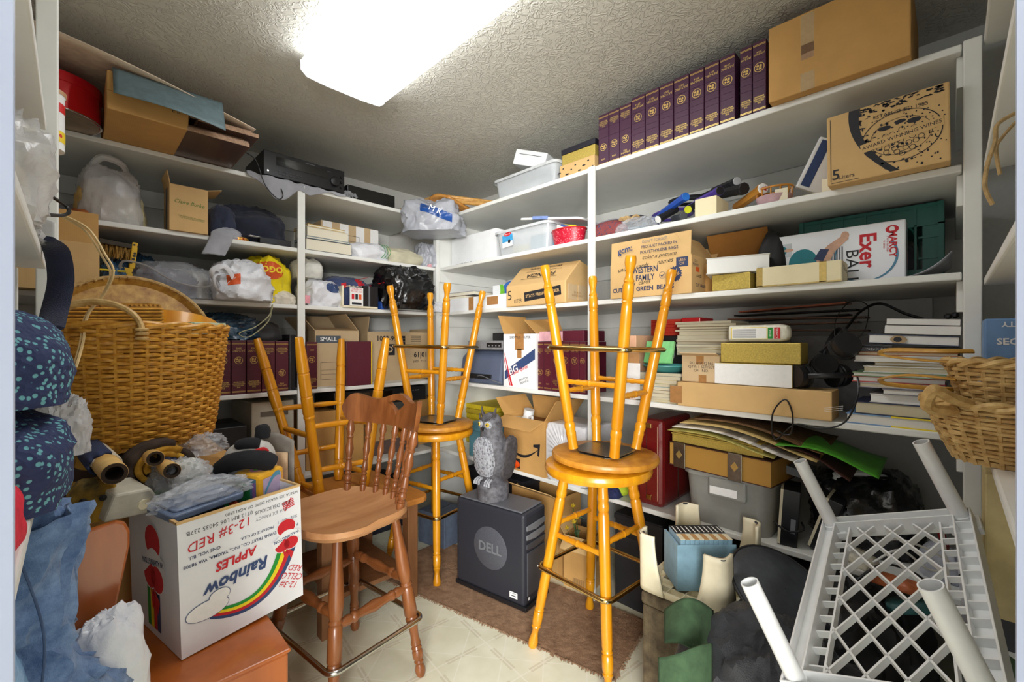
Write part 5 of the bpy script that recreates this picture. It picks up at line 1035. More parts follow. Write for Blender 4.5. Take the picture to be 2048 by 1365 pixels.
def sock(u, v):
    s = v*.24; x = x0+(x1-x0)*u+.02*math.sin(v*3); th = .012*math.sin(u*PI)
    return (x+(.05*(1-v)), YF+.12-s if s < .135 else YF-.018-th, (S4+.004+th*2+.02*math.sin(v*7)**2 if s < .135 else S4+.012-(s-.135)*1.0)+.004*noise.noise(Vector((u*5,v*9,3))))
tag(cloth('sock', sock, greycloth, None, 18, 40, .009), 'pale grey knit sock draped over the shelf edge', 'sock')
SB(H_(LB(432, 488, 436, S4, -.0, .1), .055), 'sock', 'second grey knit sock bunched on the shelf behind the draped one', 'sock', greycloth, 99, crease=.1)
ck = carton('clock_radio', 'small black clock radio lying on the shelf under the navy clothes', 'clock', H_(LB(520, 582, 468, S4, -.0, .1), .03), black); decal(rect(.05,.016), mat('lcd', (70,74,80), .2), ck, 'f', -.02, .016)
tag(MB().box(-.075,.075,-.05,.05,0,.002).build('card', inkwhite, None, loc=(lx(525,YF+.06), YF+.07, S4+.031), rot=(0,.03,.1)), 'white card lying on the black clock radio', 'card')
SB(H_(LB(452, 500, 458, S4, .01, .06), .022), 'ornament', 'small gold and red ornament on the shelf edge', 'ornament', mat('gold red trinket', (206,150,60), .3, .4, kind='spots', col2=(180,40,30), scale=70), 100)
# ---- second shelf, right bay
zb = S4+.0005
for i, (t, p1, c, nm) in enumerate([(.064,704,(70,74,70),'thick dark backed book'),(.012,700,(150,170,178),'thin pale blue book'),(.05,697,(226,222,206),'thick cream book'),(.015,689,(206,170,80),'gold covered book')]):
    x0, x1 = lx(613, YF+.005), lx(p1, YF+.005)
    book('%s in the short pile beside the back shelf post' % nm, x1-x0, .19, t, mat('lcover %d' % i, c, .5), ((x0+x1)/2, YF+.10, zb), .02*(i-1), group='books piled by the back post'); zb += t+.0006
B = carton('cardboard_box', 'white and brown striped carton with upside-down lettering', 'box', H_(LB(642, 757, 442, S4, .2, .2), .232), card3)
w, h = B[1], B[3]
for a in (-.40,-.12,.16,.42): decal(rect(w*.15, h*.98), inkwhite, B, 'f', a*w, h*.5, name='stripe')
text('PLASTIC', .05, ink, B, 'f', 0, h*.45, 180, w*.5, .01, e=.002); decal([rect(w*.34,.002,-w*.03,.06), rect(w*.34,.002,-w*.03,.025), rect(.002,.036,-w*.2,.043), rect(.002,.036,w*.14,.043)], ink, B, 'f', 0, h*.45, e=.0016); text('BBJ  10', .02, ink, B, 'f', .02, h*.25, 180, e=.002)
Bg = SB(H_(LB(704, 786, 482, S4, .0, .2), .105), 'carrier_bag', 'white carrier bag with green stripes lying flat', 'bag', wbag, 101, amp=.16, crease=.1)
for i in range(3): MB().tube([(.09*math.cos(a)*.55+.03+.018*i, -.104+.03*abs(math.sin(a*1.0))*.6, .055+.05*math.sin(a)) for a in (-1+.25*k for k in range(9))], .0016, 5).build('green_stripe', inkgreen, Bg[0], True)
SB(H_(LB(772, 858, 490, S4, .02, .26), .115), 'linen', 'folded cream tablecloth beside the striped bag', 'linen', mat('cream linen', (206,200,172), .85, kind='cloth', scale=12), 102, amp=.14, crease=.08)
SB(H_(LB(850, 882, 480, S4, .0, .2), .17), 'plastic_bag', 'grey plastic bag squeezed into the shelf corner', 'bag', gbag, 103, crease=.18)
SB((.07,.06,.03,(lx(866,YF), YF+.03, S4),0), 'cloth_scrap', 'pink cloth scrap at the shelf corner', 'cloth', mat('pink cloth', (226,168,176), .8), 104)
# ---- third shelf, left bay
B = carton('cardboard_box', 'open brown carton behind the rattan tray with a raised flap', 'box', (.36, .28, .19, (lx(199,YF-.08)-.18, YF+.06, S3+.001), 0), card2, True, [('f', -2, .12), ('r', -25, .1), ('b', 5, .14)], card, tapes=[('f', .06, .12, .04, .14, ctape)])
br = thing('brush', 'yellow handled scrubbing brush with straw bristles', 'brush', (lx(232,YF+.02), YF+.06, S3+.155), (0,.1,0))
MB().box(-.06,.05,-.03,.03,.055,.075).build('block', mat('brush block', (60,50,34), .6), br, bevel=.003)
bs = MB()
for i in range(150): r = random.Random(i); x = -.058+.106*r.random(); y = -.028+.056*r.random(); bs.tube([(x,y,.056),(x+r.uniform(-.012,.012),y-.006,r.uniform(-.0,.012))], .0013, 4)
tag(bs.build('bristles', mat('straw bristles', (190,150,76), .7, col2=(140,100,40), scale=90), br), None, None, None, 'stuff')
MB().box(.045,.065,-.032,.03,-.03,.085).build('end_plate', mat('yellow paint', (226,180,30), .5, kind='spots', col2=(40,40,34), scale=55), br, bevel=.003); MB().box(.0,.06,-.03,-.015,-.065,-.03).build('handle', mat('yellow paint', (226,180,30)), br)
SB(H_(LB(200, 256, 508, S3, .0, .22), .15), 'plastic_bag', 'stack of blue plastic bags under the brush', 'bag', bluebag, 110, crease=.2)
MB().tube([(lx(200,YF-.005)+(lx(252,YF-.005)-lx(200,YF-.005))*i/8, YF+.0-.004*math.sin(i), S3+.1) for i in range(9)], .004, 6).build('rubber_band', inkyel, None, True); tag(bpy.data.objects['rubber_band'], 'yellow strap across the blue plastic bags', 'strap')
SB(H_(LB(225, 330, 478, S3, .22, .2), .22), 'plastic_bag', 'crumpled blue plastic film behind the clear zip bag', 'bag', bluebag, 112, crease=.2)
Bz = SB(H_(LB(252, 455, 520, S3, -.03, .36), .175), 'zip_bag', 'large clear zip bag with purple handwriting and folded cloth inside', 'bag', cbag, 113, amp=.14, crease=.1)
o = lump_mb(.26,.28,.14, 114, crease=.08).build('folded_cloth', mat('plum cloth', (70,64,86), .85, kind='cloth'), Bz[0], True); o.location = (-.04,0,.004)
o = lump_mb(.2,.2,.15, 115, crease=.1).build('folded_cloth', mat('cream cloth', (214,208,194), .85, kind='cloth'), Bz[0], True); o.location = (.07,.03,.004)
MB().tube(smoothpts([(-.2,-.12,.1),(-.19,-.17,.14),(-.12,-.185,.13),(-.02,-.19,.07),(.09,-.19,.055),(.17,-.17,.1)]), .0055, 8, flat=.5).build('zip_edge', cbag2, Bz[0], True)
text('Covers\nfor outdoor\nglider', .034, mat('purple ink', (130,50,90)), (Bz[0], .3, .36, .17), 't', .06, -.06, 180, .17, shear=.3, e=.004)
SB(H_(LB(448, 530, 498, S3, .08, .24), .19), 'carrier_bag', 'white cloudy bag between the zip bag and the yellow bag', 'bag', cbag2, 116, crease=.16)
Bw_ = SB((.27,.26,.20,(lx(493,YF-.06), YF+.03, S3-.045),0), 'carrier_bag', 'white grocery bag with orange print hanging over the shelf edge', 'bag', wbag, 117, amp=.2, crease=.16)
Bw_[0].location.z = S3+.0005; 
loop(Bw_[0], wbag, [(-.12,-.1,.06),(-.15,-.13,.12),(-.1,-.14,.15),(-.06,-.12,.1)], .012); loop(Bw_[0], wbag, [(-.11,-.11,.03),(-.135,-.135,.05),(-.14,-.13,.1),(-.1,-.12,.12)], .008)
wrap(MB().grid(lambda u, v: (-.085+.05*u, -.2, .065+.05*v+.01*u), 8, 8).build('orange_print', inkor, Bw_[0], True), Bw_[0])
stp = thing('strap', 'olive webbing strap looping down from the white grocery bag', 'strap', (0,0,0)); yy = YF-.11
MB().tube(smoothpts([(lx(p,yy),yy-.0*i,zz(q,lx(p,yy),yy)) for i,(p,q) in enumerate([(545,610),(538,632),(510,655),(482,665),(480,672),(497,675),(520,660),(538,640),(543,615)])]), .011, 6, flat=.2).build('webbing', mat('olive webbing', (186,182,140), .8, kind='cloth'), stp, True)
By = SB(H_(LB(502, 591, 502, S3, .015, .28), .262), 'carrier_bag', 'bright yellow shopping bag with an orange oval print', 'bag', ybag, 118, amp=.16, crease=.1)
w, d, h = By[1:4]
wrap(MB().grid(lambda u, v: (-.02+.075*v*math.cos(2*PI*u), -d*.6, h*.66+.048*v*math.sin(2*PI*u)), 40, 8).build('orange_oval', inkor, By[0], True), By[0]); wrap(text('OGO', .05, inkyel, (By[0], w, d*1.3, h), 'f', -.02, h*.66, 180, .1, .03), By[0], .003).parent = By[0]
SB((.12,.12,.07,(lx(572,YF-.01),YF+.06,S3),0), 'paper_bundle', 'cream paper bundle below the yellow bag', 'bundle', mat('cream bundle', (226,218,200), .7), 119)
# ---- third shelf, right bay
Bpl = SB(H_(LB(612, 692, 550, S3, .0, .25), .16), 'carrier_bag', 'white carrier bag with a blue oval behind the post', 'bag', wbag, 120, amp=.16, crease=.12)
wrap(MB().grid(lambda u, v: (.05+.05*v*math.cos(2*PI*u), -.2, .11+.03*v*math.sin(2*PI*u)), 30, 6).build('blue_oval', inkblue, Bpl[0], True), Bpl[0]); o = MB().add(*[[(-.14,-.115,.01),(-.09,-.122,.01),(-.085,-.115,.055),(-.14,-.1,.06)], [(0,1,2,3)]]).build('pink_print', mat('pink print', (226,150,160)), Bpl[0])
SB((.15,.2,.12,(lx(628,YF+.02),YF+.14,S3+.158),0), 'towel', 'folded white towel wedged above the white carrier bag', 'towel', mat('white towel', (220,220,212), .9, kind='cloth', scale=12), 121, crease=.1)
bl = thing('blanket', 'rolled navy blanket with red squares on the third shelf', 'blanket', (lx(712,YF+.2), YF+.22, S3), (0,0,0)); blm = mat('navy red fleece', (52,62,100), .9, kind='spots', col2=(52,62,100), scale=10)
def spiral(u, v): 
    a = u*2*PI*3.2; r = .022+.026*u*3.2; return (.17+r*math.cos(a)*1.15, -.16+.33*v, .108+r*math.sin(a))
cloth('roll', spiral, mat('navy fleece', (46,58,96), .95, kind='cloth', scale=12), bl, 110, 3, .014)
o = lump_mb(.34,.34,.2, 122, amp=.1, crease=.06).build('folded_part', mat('fleece blue', (70,84,122), .95, kind='cloth', col2=(42,50,86), scale=9), bl, True); o.location = (-.08,.0,0)
for a, b, c in ((-.14,.13,.03),(-.03,.16,.045),(.02,.11,.03),(.09,.175,.04),(.14,.2,.03)): wrap(MB().grid(lambda u, v, a=a, b=b, c=c: (a+c*(u-.5), -.25, b+c*(v-.5)+.01*u), 8, 8).build('red_square', inkred, bl, True), bl)
cdk = thing('disc_rack', 'cream plastic rack of compact discs in front of the blanket', 'rack', *[(lx(723,YF-.015), YF+.055, S3), (0,0,0)]); cw = lx(760,YF)-lx(687,YF)
MB().prism(rrect(cw/2,.067,.02), 0, .012).build('base', pcream, cdk, bevel=.003); MB().box(-cw/2,-cw/2+.012,-.066,.066,.01,.125).build('end', pcream, cdk, bevel=.004); MB().box(-cw/2,cw/2,.055,.066,.01,.13).build('back', pcream, cdk, bevel=.003)
MB().box(-cw/2+.045,-cw/2+.125,-.07,-.062,.012,.118).build('insert_card', inkwhite, cdk)
CB = (cdk, cw, .14, .13); text('JUKEBOX\nMUSIC CD', .015, inkred, CB, 'f', -cw/2+.085, .102, 0, .07, e=.002); 
for i in range(3): decal(rect(.016,.03), [inkred, ink, inkor][i], CB, 'f', -cw/2+.062+.022*i, .065, e=.0012)
decal(rect(.06,.012), ink, CB, 'f', -cw/2+.085, .025, e=.0012)
for i in range(9):
    o = MB().box(-.0048,.0048,-.062,.05,0,.122).build('compact_disc', black if i not in (3,) else mdgrey, None, loc=(cdk.location.x-cw/2+.137+.0103*i, cdk.location.y, S3+.013)); tag(o, '%s compact disc case from the left in the cream rack' % ORD(i), 'disc case', 'compact disc cases')
for i in range(8): MB().box(-cw/2+.05+.024*i,-cw/2+.056+.024*i,-.05,.06,.126,.131).build('rack_bar', pcream, cdk)
Bk2 = SB((.36,.3,.27,(lx(822,YF-.06), YF+.02, S3+.0005),0), 'bin_bag', 'shiny black bin bag bulging over the third shelf corner', 'bag', blackbag, 123, amp=.2, crease=.2, cs=3.2)
SB((.1,.08,.07,(lx(872,YF-.06), YF-.06, S3-.05),0), 'plastic_bag', 'small white plastic twist beside the black bin bag', 'bag', wbag, 124, crease=.2)
bpy.data.objects[[o.name for o in C.objects if o.get('label','').startswith('small white plastic twist')][0]].location = (lx(874,YF-.02), YF+.0, S3+.001)
carton('blue_box', 'small blue box under the black bin bag', 'box', H_(LB(762, 782, 606, S3, -.005, .1), .05), mat('royal blue', (40,84,170), .4))
# ---- fourth shelf: volumes and cartons
v3 = [(402,428,'A','JULY-DEC\n2000'),(430,461,'A','JULY-DEC\n2001'),(463,491.6,'A','JULY-DEC\n2002'),(493.7,522,'A','JULY-DEC\n2003'),(523.8,550,'B','1999'),(551,577,'B','JAN-DEC\n1998')]
for i, (a, b, l, dt) in enumerate(v3): volume('maroon bound volume on the back shelf, %s from the wicker basket' % ORD(i), H_(LB(a, b, 677, S2, .01, .185), .268-.004*(i > 3)), maroon, l, dt, 'maroon volumes on the back shelf')
volume('slim maroon bound volume just right of the back post', H_(LB(613, 634.5, 680, S2, .0, .185), .26), maroon, 'A', '1997', 'maroon volumes on the back shelf')
SB((.3,.26,.13,(lx(448,YF+.1),YF+.16,S2+.27),0), 'plastic_bag', 'crumpled dark blue plastic film lying on the maroon volumes', 'bag', mat('teal film', (44,84,112), .2, col2=(18,36,54), scale=18, bump=.7, dist=.006, coat=.4), 130, crease=.22)
SB((.18,.2,.1,(lx(528,YF+.15),YF+.2,S2+.27),0), 'backpack', 'dark grey backpack with a tan tag behind the strap', 'bag', mat('charcoal nylon', (58,56,56), .7, kind='cloth'), 131, crease=.06)
carton('gap_filler', 'black filler block in the dark gap between the volumes and the back post', 'box', H_(LB(579, 592, 660, S2, .02, .2), .3), black)  # added block that makes the shaded gap beside the post black
B = carton('cardboard_box', 'tan moving carton printed small with its flaps open', 'box', H_(LB(630, 718, 660, S2, .1, .3), .325), card3, True, [('l', 42, .11), ('r', -38, .13), ('b', -15, .1), ('f', -80, .1)], card3)
w, h = B[1], B[3]
decal(rect(.145,.042), mat('slate print', (84,92,100)), B, 'f', -.055, h-.05); text('SMALL', .034, inkwhite, B, 'f', -.055, h-.05, 0, .125, .02, e=.002); decal(rect(.085,.085), inkor, B, 'f', w*.3, h*.43); text('THE HOME\nDEPOT', .026, inkwhite, B, 'f', w*.3, h*.43, 45, .1, .02, e=.002); decal([rect(.2,.0015,0,y_) for y_ in (0,.03,.055,.1)]+[rect(.0015,.1,-.1,.05)], ink, B, 'f', .0, .04)
B = carton('bound_volume', 'plain maroon slipcase turned sideways beside the moving carton', 'book', H_(LB(692, 744, 681, S2, .005, .05), .262), maroon); decal(rect(.006,.26), inkyel, B, 'f', B[1]/2-.003, .131)
B = carton('cardboard_box', 'tan carton with stamped numbers in the corner behind the stool legs', 'box', H_(LB(735, 862, 668, S2, .16, .3), .305), card3, True, [('f', -6, .02), ('l', -6, .12), ('r', 20, .05)], card3)
w, h = B[1], B[3]
decal(rect(.07,.075), ink, B, 'f', -w*.17, h*.68); text('D', .055, card3, B, 'f', -w*.17, h*.68, 0, bold=.03, e=.002); text('61|01', .05, ink, B, 'f', w*.32, h*.55, 0, bold=.02); text('1093-99', .045, ink, B, 'f', -w*.22, h*.92, 0, bold=.02); text('28x15\n77477', .028, ink, B, 'f', -w*.02, h*.62, 0, .01); decal([rect(.08,.003,0,.012*i) for i in range(5)]+[rect(.03,.018,-.1,.02*i) for i in range(3)], ink, B, 'f', w*.24, h*.82); text('6800   7271', .022, ink, B, 'f', w*.3, h*.4, 0)
# ---- lowest shelf
pc = carton('computer_tower', 'old beige desktop computer tower on the lowest back shelf', 'computer', H_(LB(503, 588, 802, S1, .05, .4), .41), mat('aged beige plastic', (206,200,182), .45, scale=40, amt=.05))
w, h = pc[1], pc[3]; decal([rect(w*.92,.002,0,h*.52), rect(w*.92,.002,0,h*.3)], inkgrey, pc, 'f'); MB().box(-w*.3,w*.35,-.203,-.199,h*.82,h*.88).build('drive_slot', mat('slot brown', (120,110,96)), pc[0]); decal(ell(.05,.022,20), mat('badge gold', (196,178,110)), pc, 'f', w*.18, h*.22); decal(ell(.016,.014,14), inkgrey, pc, 'f', w*.18, h*.22, e=.0014); MB().box(-w*.1,w*.4,-.206,-.199,h*.44,h*.46).build('lip', mat('slot brown', (120,110,96)), pc[0])
carton('equipment_case', 'black moulded case on the lowest back shelf behind the toys', 'case', H_(LB(392, 494, 856, S1, .0, .3), .31), black)
carton('cardboard_box', 'tan carton tied with string behind the upturned stool', 'box', H_(LB(612, 728, 824, S1, .07, .3), .325), card)
w, d, h, loc, rz = H_(LB(688, 866, 782, S1+.3265, .07, .3), .095)
vr = thing('video_recorder', 'wide black video recorder under the fourth shelf', 'player', (loc[0]-.06, loc[1], loc[2]), (0,0,0)); MB().box(-w/2,w/2,-.15,.15,.004,.1).build('body', black, vr, bevel=.004); MB().box(w*.18,w*.26,-.1525,-.149,.05,.066).build('badge', chrome, vr); MB().box(-w*.3,w*.1,-.152,-.149,.05,.085).build('tape_door', mat('dark display', (14,14,18)), vr)
for i in range(4): MB().box(w*.3+.02*i,w*.3+.012+.02*i,-.153,-.15,.07,.076).build('button', mdgrey, vr)
B = carton('cardboard_box', 'low tan and grey carton at the shelf corner behind the spindle chair', 'box', H_(LB(742, 836, 845, S1, .1, .25), .235), card2); decal(rect(B[1]*.99,.09), mat('dusk brown', (110,92,86)), B, 'f', 0, .046); text('D CT', .018, ink, B, 'f', -.1, .04, 0)
B2_ = carton('cardboard_box', 'taller brown carton propping up the video recorder', 'box', H_(LB(838, 872, 825, S1, .16, .2), .32), card)
SB((.16,.1,.07,(lx(775,YF+.08),YF+.15,S1+.236),0), 'plastic_bag', 'clear plastic bag on the low tan and grey carton', 'bag', cbag, 140, crease=.25)
for i in range(2): carton('storage_bin', ['dark storage bin on the floor under the back shelves','dark blue bin on the floor in the shelf corner'][i], 'bin', ((.4,.4,.36,(.55,2.75,0),0),(.42,.36,.3,(1.42,2.8,0),0))[i], [black2, navy][i])
jg = thing('jug', 'white plastic jug on the floor behind the brown bar chair', 'jug', (lx(640,2.58),2.60,0)); MB().lathe([(.06,0),(.075,.01),(.075,.2),(.03,.26),(.03,.29)], 24).build('jug', pwhite, jg, True); MB().lathe([(.033,.285),(.033,.31)], 16).build('cap', pwhite, jg, True)

# ================================================================ foreground left
def weave(root, r0, r1, h, rows, stakes, rt, m, ex=1., amp=.35, part='weaver', z0=.012):
    """wicker wall: each woven row is its own undulating ring around upright stakes"""
    n = stakes*4
    for j in range(rows):
        f = (j+.5)/rows; r = r0+(r1-r0)*f**.8; z = z0+(h-z0)*f; ph = PI*(j % 2)
        pts = [((r+rt*amp*2*math.sin(stakes/2*2*PI*i/n+ph))*math.cos(2*PI*i/n)*ex, (r+rt*amp*2*math.sin(stakes/2*2*PI*i/n+ph))*math.sin(2*PI*i/n), z+rt*.25*math.sin(6.3*i/n*3+j)) for i in range(n)]
        MB().tube(pts, rt, 5, True).build(part, m, root, True)
    for i in range(stakes):
        a = 2*PI*(i+.25)/stakes
        MB().tube([(r0*math.cos(a)*ex, r0*math.sin(a), 0), ((r0+(r1-r0)*.57)*math.cos(a)*ex, (r0+(r1-r0)*.57)*math.sin(a), h*.5), (r1*math.cos(a)*ex, r1*math.sin(a), h)], rt*.9, 5).build('stake', m, root, True)
    MB().lathe([(.001,0),(r0,0),(r0,.01)], 32, Matrix.Diagonal((ex,1,1,1))).build('base', m, root, True)
    for k in (0, 1):
        MB().tube([((r1+.006*math.cos(9*2*PI*i/96+PI*k))*math.cos(2*PI*i/96)*ex, (r1+.006*math.cos(9*2*PI*i/96+PI*k))*math.sin(2*PI*i/96), h+.006*math.sin(9*2*PI*i/96+PI*k)) for i in range(96)], rt*1.3, 6, True).build('rim', m, root, True)
ct = W(268, 870, 1.5); BX, BY, BZ = .149, 1.972, .925
carton('cardboard_box', 'tall brown carton standing behind the apple carton under the rugs', 'box', (.50, .5, .835, (.16, 2.02, 0), 0), card)
bk = thing('laundry_basket', 'tall honey wicker laundry basket with an arched handle', 'basket', (BX, BY, BZ-.012))
weave(bk, .215, .262, .385, 31, 44, .0060, wicker, amp=.5)
for s_, a0 in ((1, math.radians(247)), (-1, math.radians(67))):
    c = Vector((.262*math.cos(a0), .262*math.sin(a0), .375)); t = Vector((-math.sin(a0), math.cos(a0), 0))
    pts = [c+t*.105*math.cos(PI*i/14)+Vector((0,0,.085*math.sin(PI*i/14)-.01)) for i in range(15)]
    hd_ = MB().tube(pts, .012, 8, flat=.7).build('handle', wicker2 if s_ > 0 else wicker, bk, True)
    for e in (0, 14):
        for q in range(3): MB().tube([pts[e]+Vector((.012*math.cos(b), .012*math.sin(b), -.02+.013*q)) for b in (2*PI*i/10 for i in range(10))], .005, 5, True).build('binding', wicker2, hd_, True)
zr = BZ+.375
def cane_box(label, x, y, z, w, d, h, yaw):
    root = thing('cane_box', label, 'box', (x, y, z), (.08, -.05, yaw)); MB().box(-w/2+.004,w/2-.004,-d/2+.004,d/2-.004,0,h-.002).build('lining', wicker3, root)
    for j in range(int(h/.011)):
        zz_ = .005+.011*j; MB().tube([(px_, py_, zz_) for px_, py_ in rrect(w/2, d/2, .012, 3)], .004, 5, True).build('cane_row', wicker, root, True)
    for i in range(int(w/.012)): 
        xx = -w/2+.008+.012*i; MB().tube([(xx,-d/2,h),(xx,d/2,h)], .004, 5).build('cane_rod', wicker, root, True)
    return root
cane_box('flat rectangular cane box inside the laundry basket', BX-.075, BY-.02, zr-.035, .27, .17, .105, .12)
hb = thing('bentwood_box', 'oval bentwood box leaning in the laundry basket', 'box', (BX+.105, BY+.03, zr-.1), (-.35, .12, 0))
MB().lathe([(.128,0),(.13,.0),(.13,.13),(.126,.13),(.126,.01)], 40, Matrix.Diagonal((1.05,.8,1,1)), cap=False).build('band', oak, hb, True); MB().lathe([(.001,.105),(.126,.105)], 40, Matrix.Diagonal((1.05,.8,1,1)), cap=False).build('lid', wicker3, hb)
carton('tin_box', 'pale green hinged tin box at the basket rim', 'box', (.13, .1, .05, (BX+.165, BY-.085, zr-.035), .5), mat('pale green tin', (196,206,176), .5, kind='spots', col2=(166,176,140), scale=60))
SB((.09,.06,.04,(BX+.0, BY+.03, zr+.02),0), 'plastic_bag', 'small twist of clear film on the cane box', 'bag', cbag, 150, crease=.3)
ty_ = thing('rattan_tray', 'large round woven rattan tray leaning behind the laundry basket', 'tray', (BX+.02, 2.30, 1.245), (math.radians(72), 0, .12))
MB().lathe([(.001,0),(.25,0),(.268,.02),(.27,.022),(.262,.024),(.245,.006),(.001,.005)], 56, cap=False).build('dish', wicker3, ty_, True)
MB().tube([(.27*math.cos(2*PI*i/64), .27*math.sin(2*PI*i/64), .023) for i in range(64)], .0075, 7, True).build('rim', wicker2, ty_, True)
for i in range(64): MB().tube([(.263*math.cos(a), .263*math.sin(a), .03) for a in (2*PI*i/64, 2*PI*i/64+.03)], .004, 4).build('rim_binding', wicker2, ty_, True)
ra = thing('rattan_strand', 'pale rattan strand bending down in front of the basket', 'strand', (0,0,0))
for k in range(2): MB().tube(smoothpts([W(p+6*k*(i > 0), q-4*k, dd) for i, (p, q, dd) in enumerate([(118,432,1.25),(170,462,1.27),(205,515,1.29),(221,548,1.3),(205,590,1.3),(170,635,1.28),(160,690,1.22),(146,740,1.15)])], 6), .0032, 5).build('strand', mat('pale rattan', (226,196,140), .6), ra, True)
# rolled rugs with bamboo poles
rg1 = mat('brown wool', (74,58,48), .95, kind='fur', col2=(50,38,32), scale=30, bump=.5); rg2 = mat('mustard wool', (206,158,52), .95, kind='fur', col2=(170,120,30), scale=30, bump=.5); rg3 = mat('cream wool', (220,208,184), .95, kind='fur', scale=40, bump=.5); rg4 = mat('navy wool', (52,62,96), .95, kind='fur', scale=40, bump=.5)
def rugroll(label, A, Bp_, r0, turns, th, mats, lab2='roll'):
    A, Bp_ = Vector(A), Vector(Bp_); v = Bp_-A; L = v.length; root = thing('rolled_rug', label, 'rug', A, v.to_track_quat('Z','Y').to_euler()); seg = len(mats)
    for k, m_ in enumerate(mats):
        t0, t1 = k/seg, (k+1)/seg
        def f(u, w_, t0=t0, t1=t1): a = (t0+(t1-t0)*u)*2*PI*turns; r = r0+th*1.25*a/(2*PI); return (r*math.cos(a), r*math.sin(a)*.8, L*w_+.004*math.sin(a*9))
        cloth(lab2, f, m_, root, int(40*turns/seg)+6, 6, th)
    return root
r_ = rugroll('rolled wool rug in brown and mustard with its spiral end showing', W(330,935,1.27), W(275,905,1.62), .02, 3.3, .0155, [rg4, rg1, rg2, rg1, rg2, rg1, rg1])
for i, (dx, dy, L) in enumerate(((.0,.0,-.10),(.03,.035,-.06))):
    MB().lathe([(.02,L),(.021,L+.002),(.021,.3),(.0,.3),(.0,.299)], 18, T(dx,dy,0), cap=False).build('bamboo_pole', bamboo, r_, True); MB().lathe([(.02,L),(.0135,L+.0005),(.0125,L+.06),(.001,L+.061)], 18, T(dx,dy,0), cap=False).build('pole_bore', dark, r_, True)
r2_ = rugroll('small woven hanging wound on a thick bamboo pole', W(212,930,1.16), W(165,880,1.4), .027, 1.3, .006, [rg3, rg4])
MB().lathe([(.026,-.11),(.027,-.108),(.027,.25)], 22, cap=False).build('bamboo_pole', bamboo, r2_, True); MB().lathe([(.026,-.11),(.018,-.11),(.0165,-.03),(.001,-.03)], 22, cap=False).build('pole_bore', dark, r2_, True)
def hang(u, v):
    p = W(150+70*u-32*v, 900+20*u+ (70+90*(1-u))*v, 1.22-.02*u); return tuple(p+Vector((.01*math.sin(v*9+u*4), .01*math.sin(v*7), 0)))
o = cloth('wall_hanging', hang, mat('striped weave', (196,150,60), .95, kind='stripe', col2=(70,52,44), scale=5, axis=2, bump=.4), None, 16, 20, .006); tag(o, 'mustard and brown fringed weaving hanging beside the bamboo pole', 'weaving')
for i in range(4):
    o = MB().tube(smoothpts([W(112+4*i, 1018, 1.05), W(80+6*i, 1045+3*i, .98), W(55+4*i, 1070+6*i, .92)], 5), .0022, 5).build('cord', mat('white cord', (226,222,210), .8), None, True); tag(o, '%s white cotton cord trailing from the weaving' % ORD(i), 'cord', 'white fringe cords')
# apple carton and bench
bn = thing('storage_bench', 'orange stained wooden bench under the apple carton', 'bench', (.14, 1.5, 0))
MB().box(-.25,.25,-.3,.28,0,.452).build('body', orangewood, bn, bevel=.006); MB().box(-.255,.255,-.305,.285,.4525,.462).build('seat', orangewood, bn, bevel=.004)
MB().tube([(.0+.05*math.cos(2*PI*i/24), -.3015, .36+.03*math.sin(2*PI*i/24)) for i in range(24)], .0015, 4, True).build('oval_groove', mat('groove brown', (96,50,16)), bn)
pb = [(-.10,.46),(.045,.46),(.05,.56),(.06,.64),(.078,.74),(.088,.80),(.088,.83),(.08,.85),(.065,.857),(.0,.847),(-.10,.833)]
ob = MB().prism([(x, z) for x, z in pb], -1.30, -1.282, R(PI/2,'X')).build('backboard', orangewood, bn, bevel=.004); ob.location = (-.14, -1.5+0, 0)
ap = thing('apple_carton', 'white fruit carton printed with an upside-down rainbow and apples', 'box', (.3085, 1.535, .469), (0, -.03, .2))
w, d, h = .315, .34, .335; AB = (ap, w, d, h); apw = mat('apple carton white', (236,237,240), .5, scale=8, amt=.04, bump=.04); tt = .005
mb = MB(); mb.box(-w/2,w/2,-d/2,-d/2+tt,0,h); mb.box(-w/2,w/2,d/2-tt,d/2,0,h); mb.box(-w/2,-w/2+tt,-d/2+tt,d/2-tt,0,h); mb.box(w/2-tt,w/2,-d/2+tt,d/2-tt,0,h); mb.box(-w/2+tt,w/2-tt,-d/2+tt,d/2-tt,0,tt); mb.build('body', apw, ap)
for sx, L in (('f',0),('b',0)): pass
MB().box(-w/2-.001,w/2+.001,-d/2-.001,-d/2+tt+.001,h,h+.006).build('rim', card2, ap); MB().box(-w/2-.001,-w/2+tt+.001,-d/2,d/2,h,h+.006).build('rim', card2, ap); MB().box(w/2-tt,w/2+.001,-d/2,d/2,h,h+.006).build('rim', card2, ap)
def bez(t, P): return tuple((1-t)**2*P[0][i]+2*t*(1-t)*P[1][i]+t*t*P[2][i] for i in (0,1))
PB = [(-.088,.082),(.055,.012),(.108,.178)]
def off(k):
    def f(t):
        x, y = bez(t, PB); x2, y2 = bez(min(1,t+.01), PB); x1, y1 = bez(max(0,t-.01), PB); dx, dy = x2-x1, y2-y1; l = math.hypot(dx, dy); ww = k*(.55+.6*t); return (x-dy/l*ww*-1*1, y+dx/l*ww*-1)
    return f
for k, m_ in enumerate((inkblue, inkred, inkyel, inkgreen)): decal(band(off(.03-.012*k), off(.018-.012*k), 18), m_, AB, 'f', 0, 0, e=.0008+.0003*k, name='rainbow')
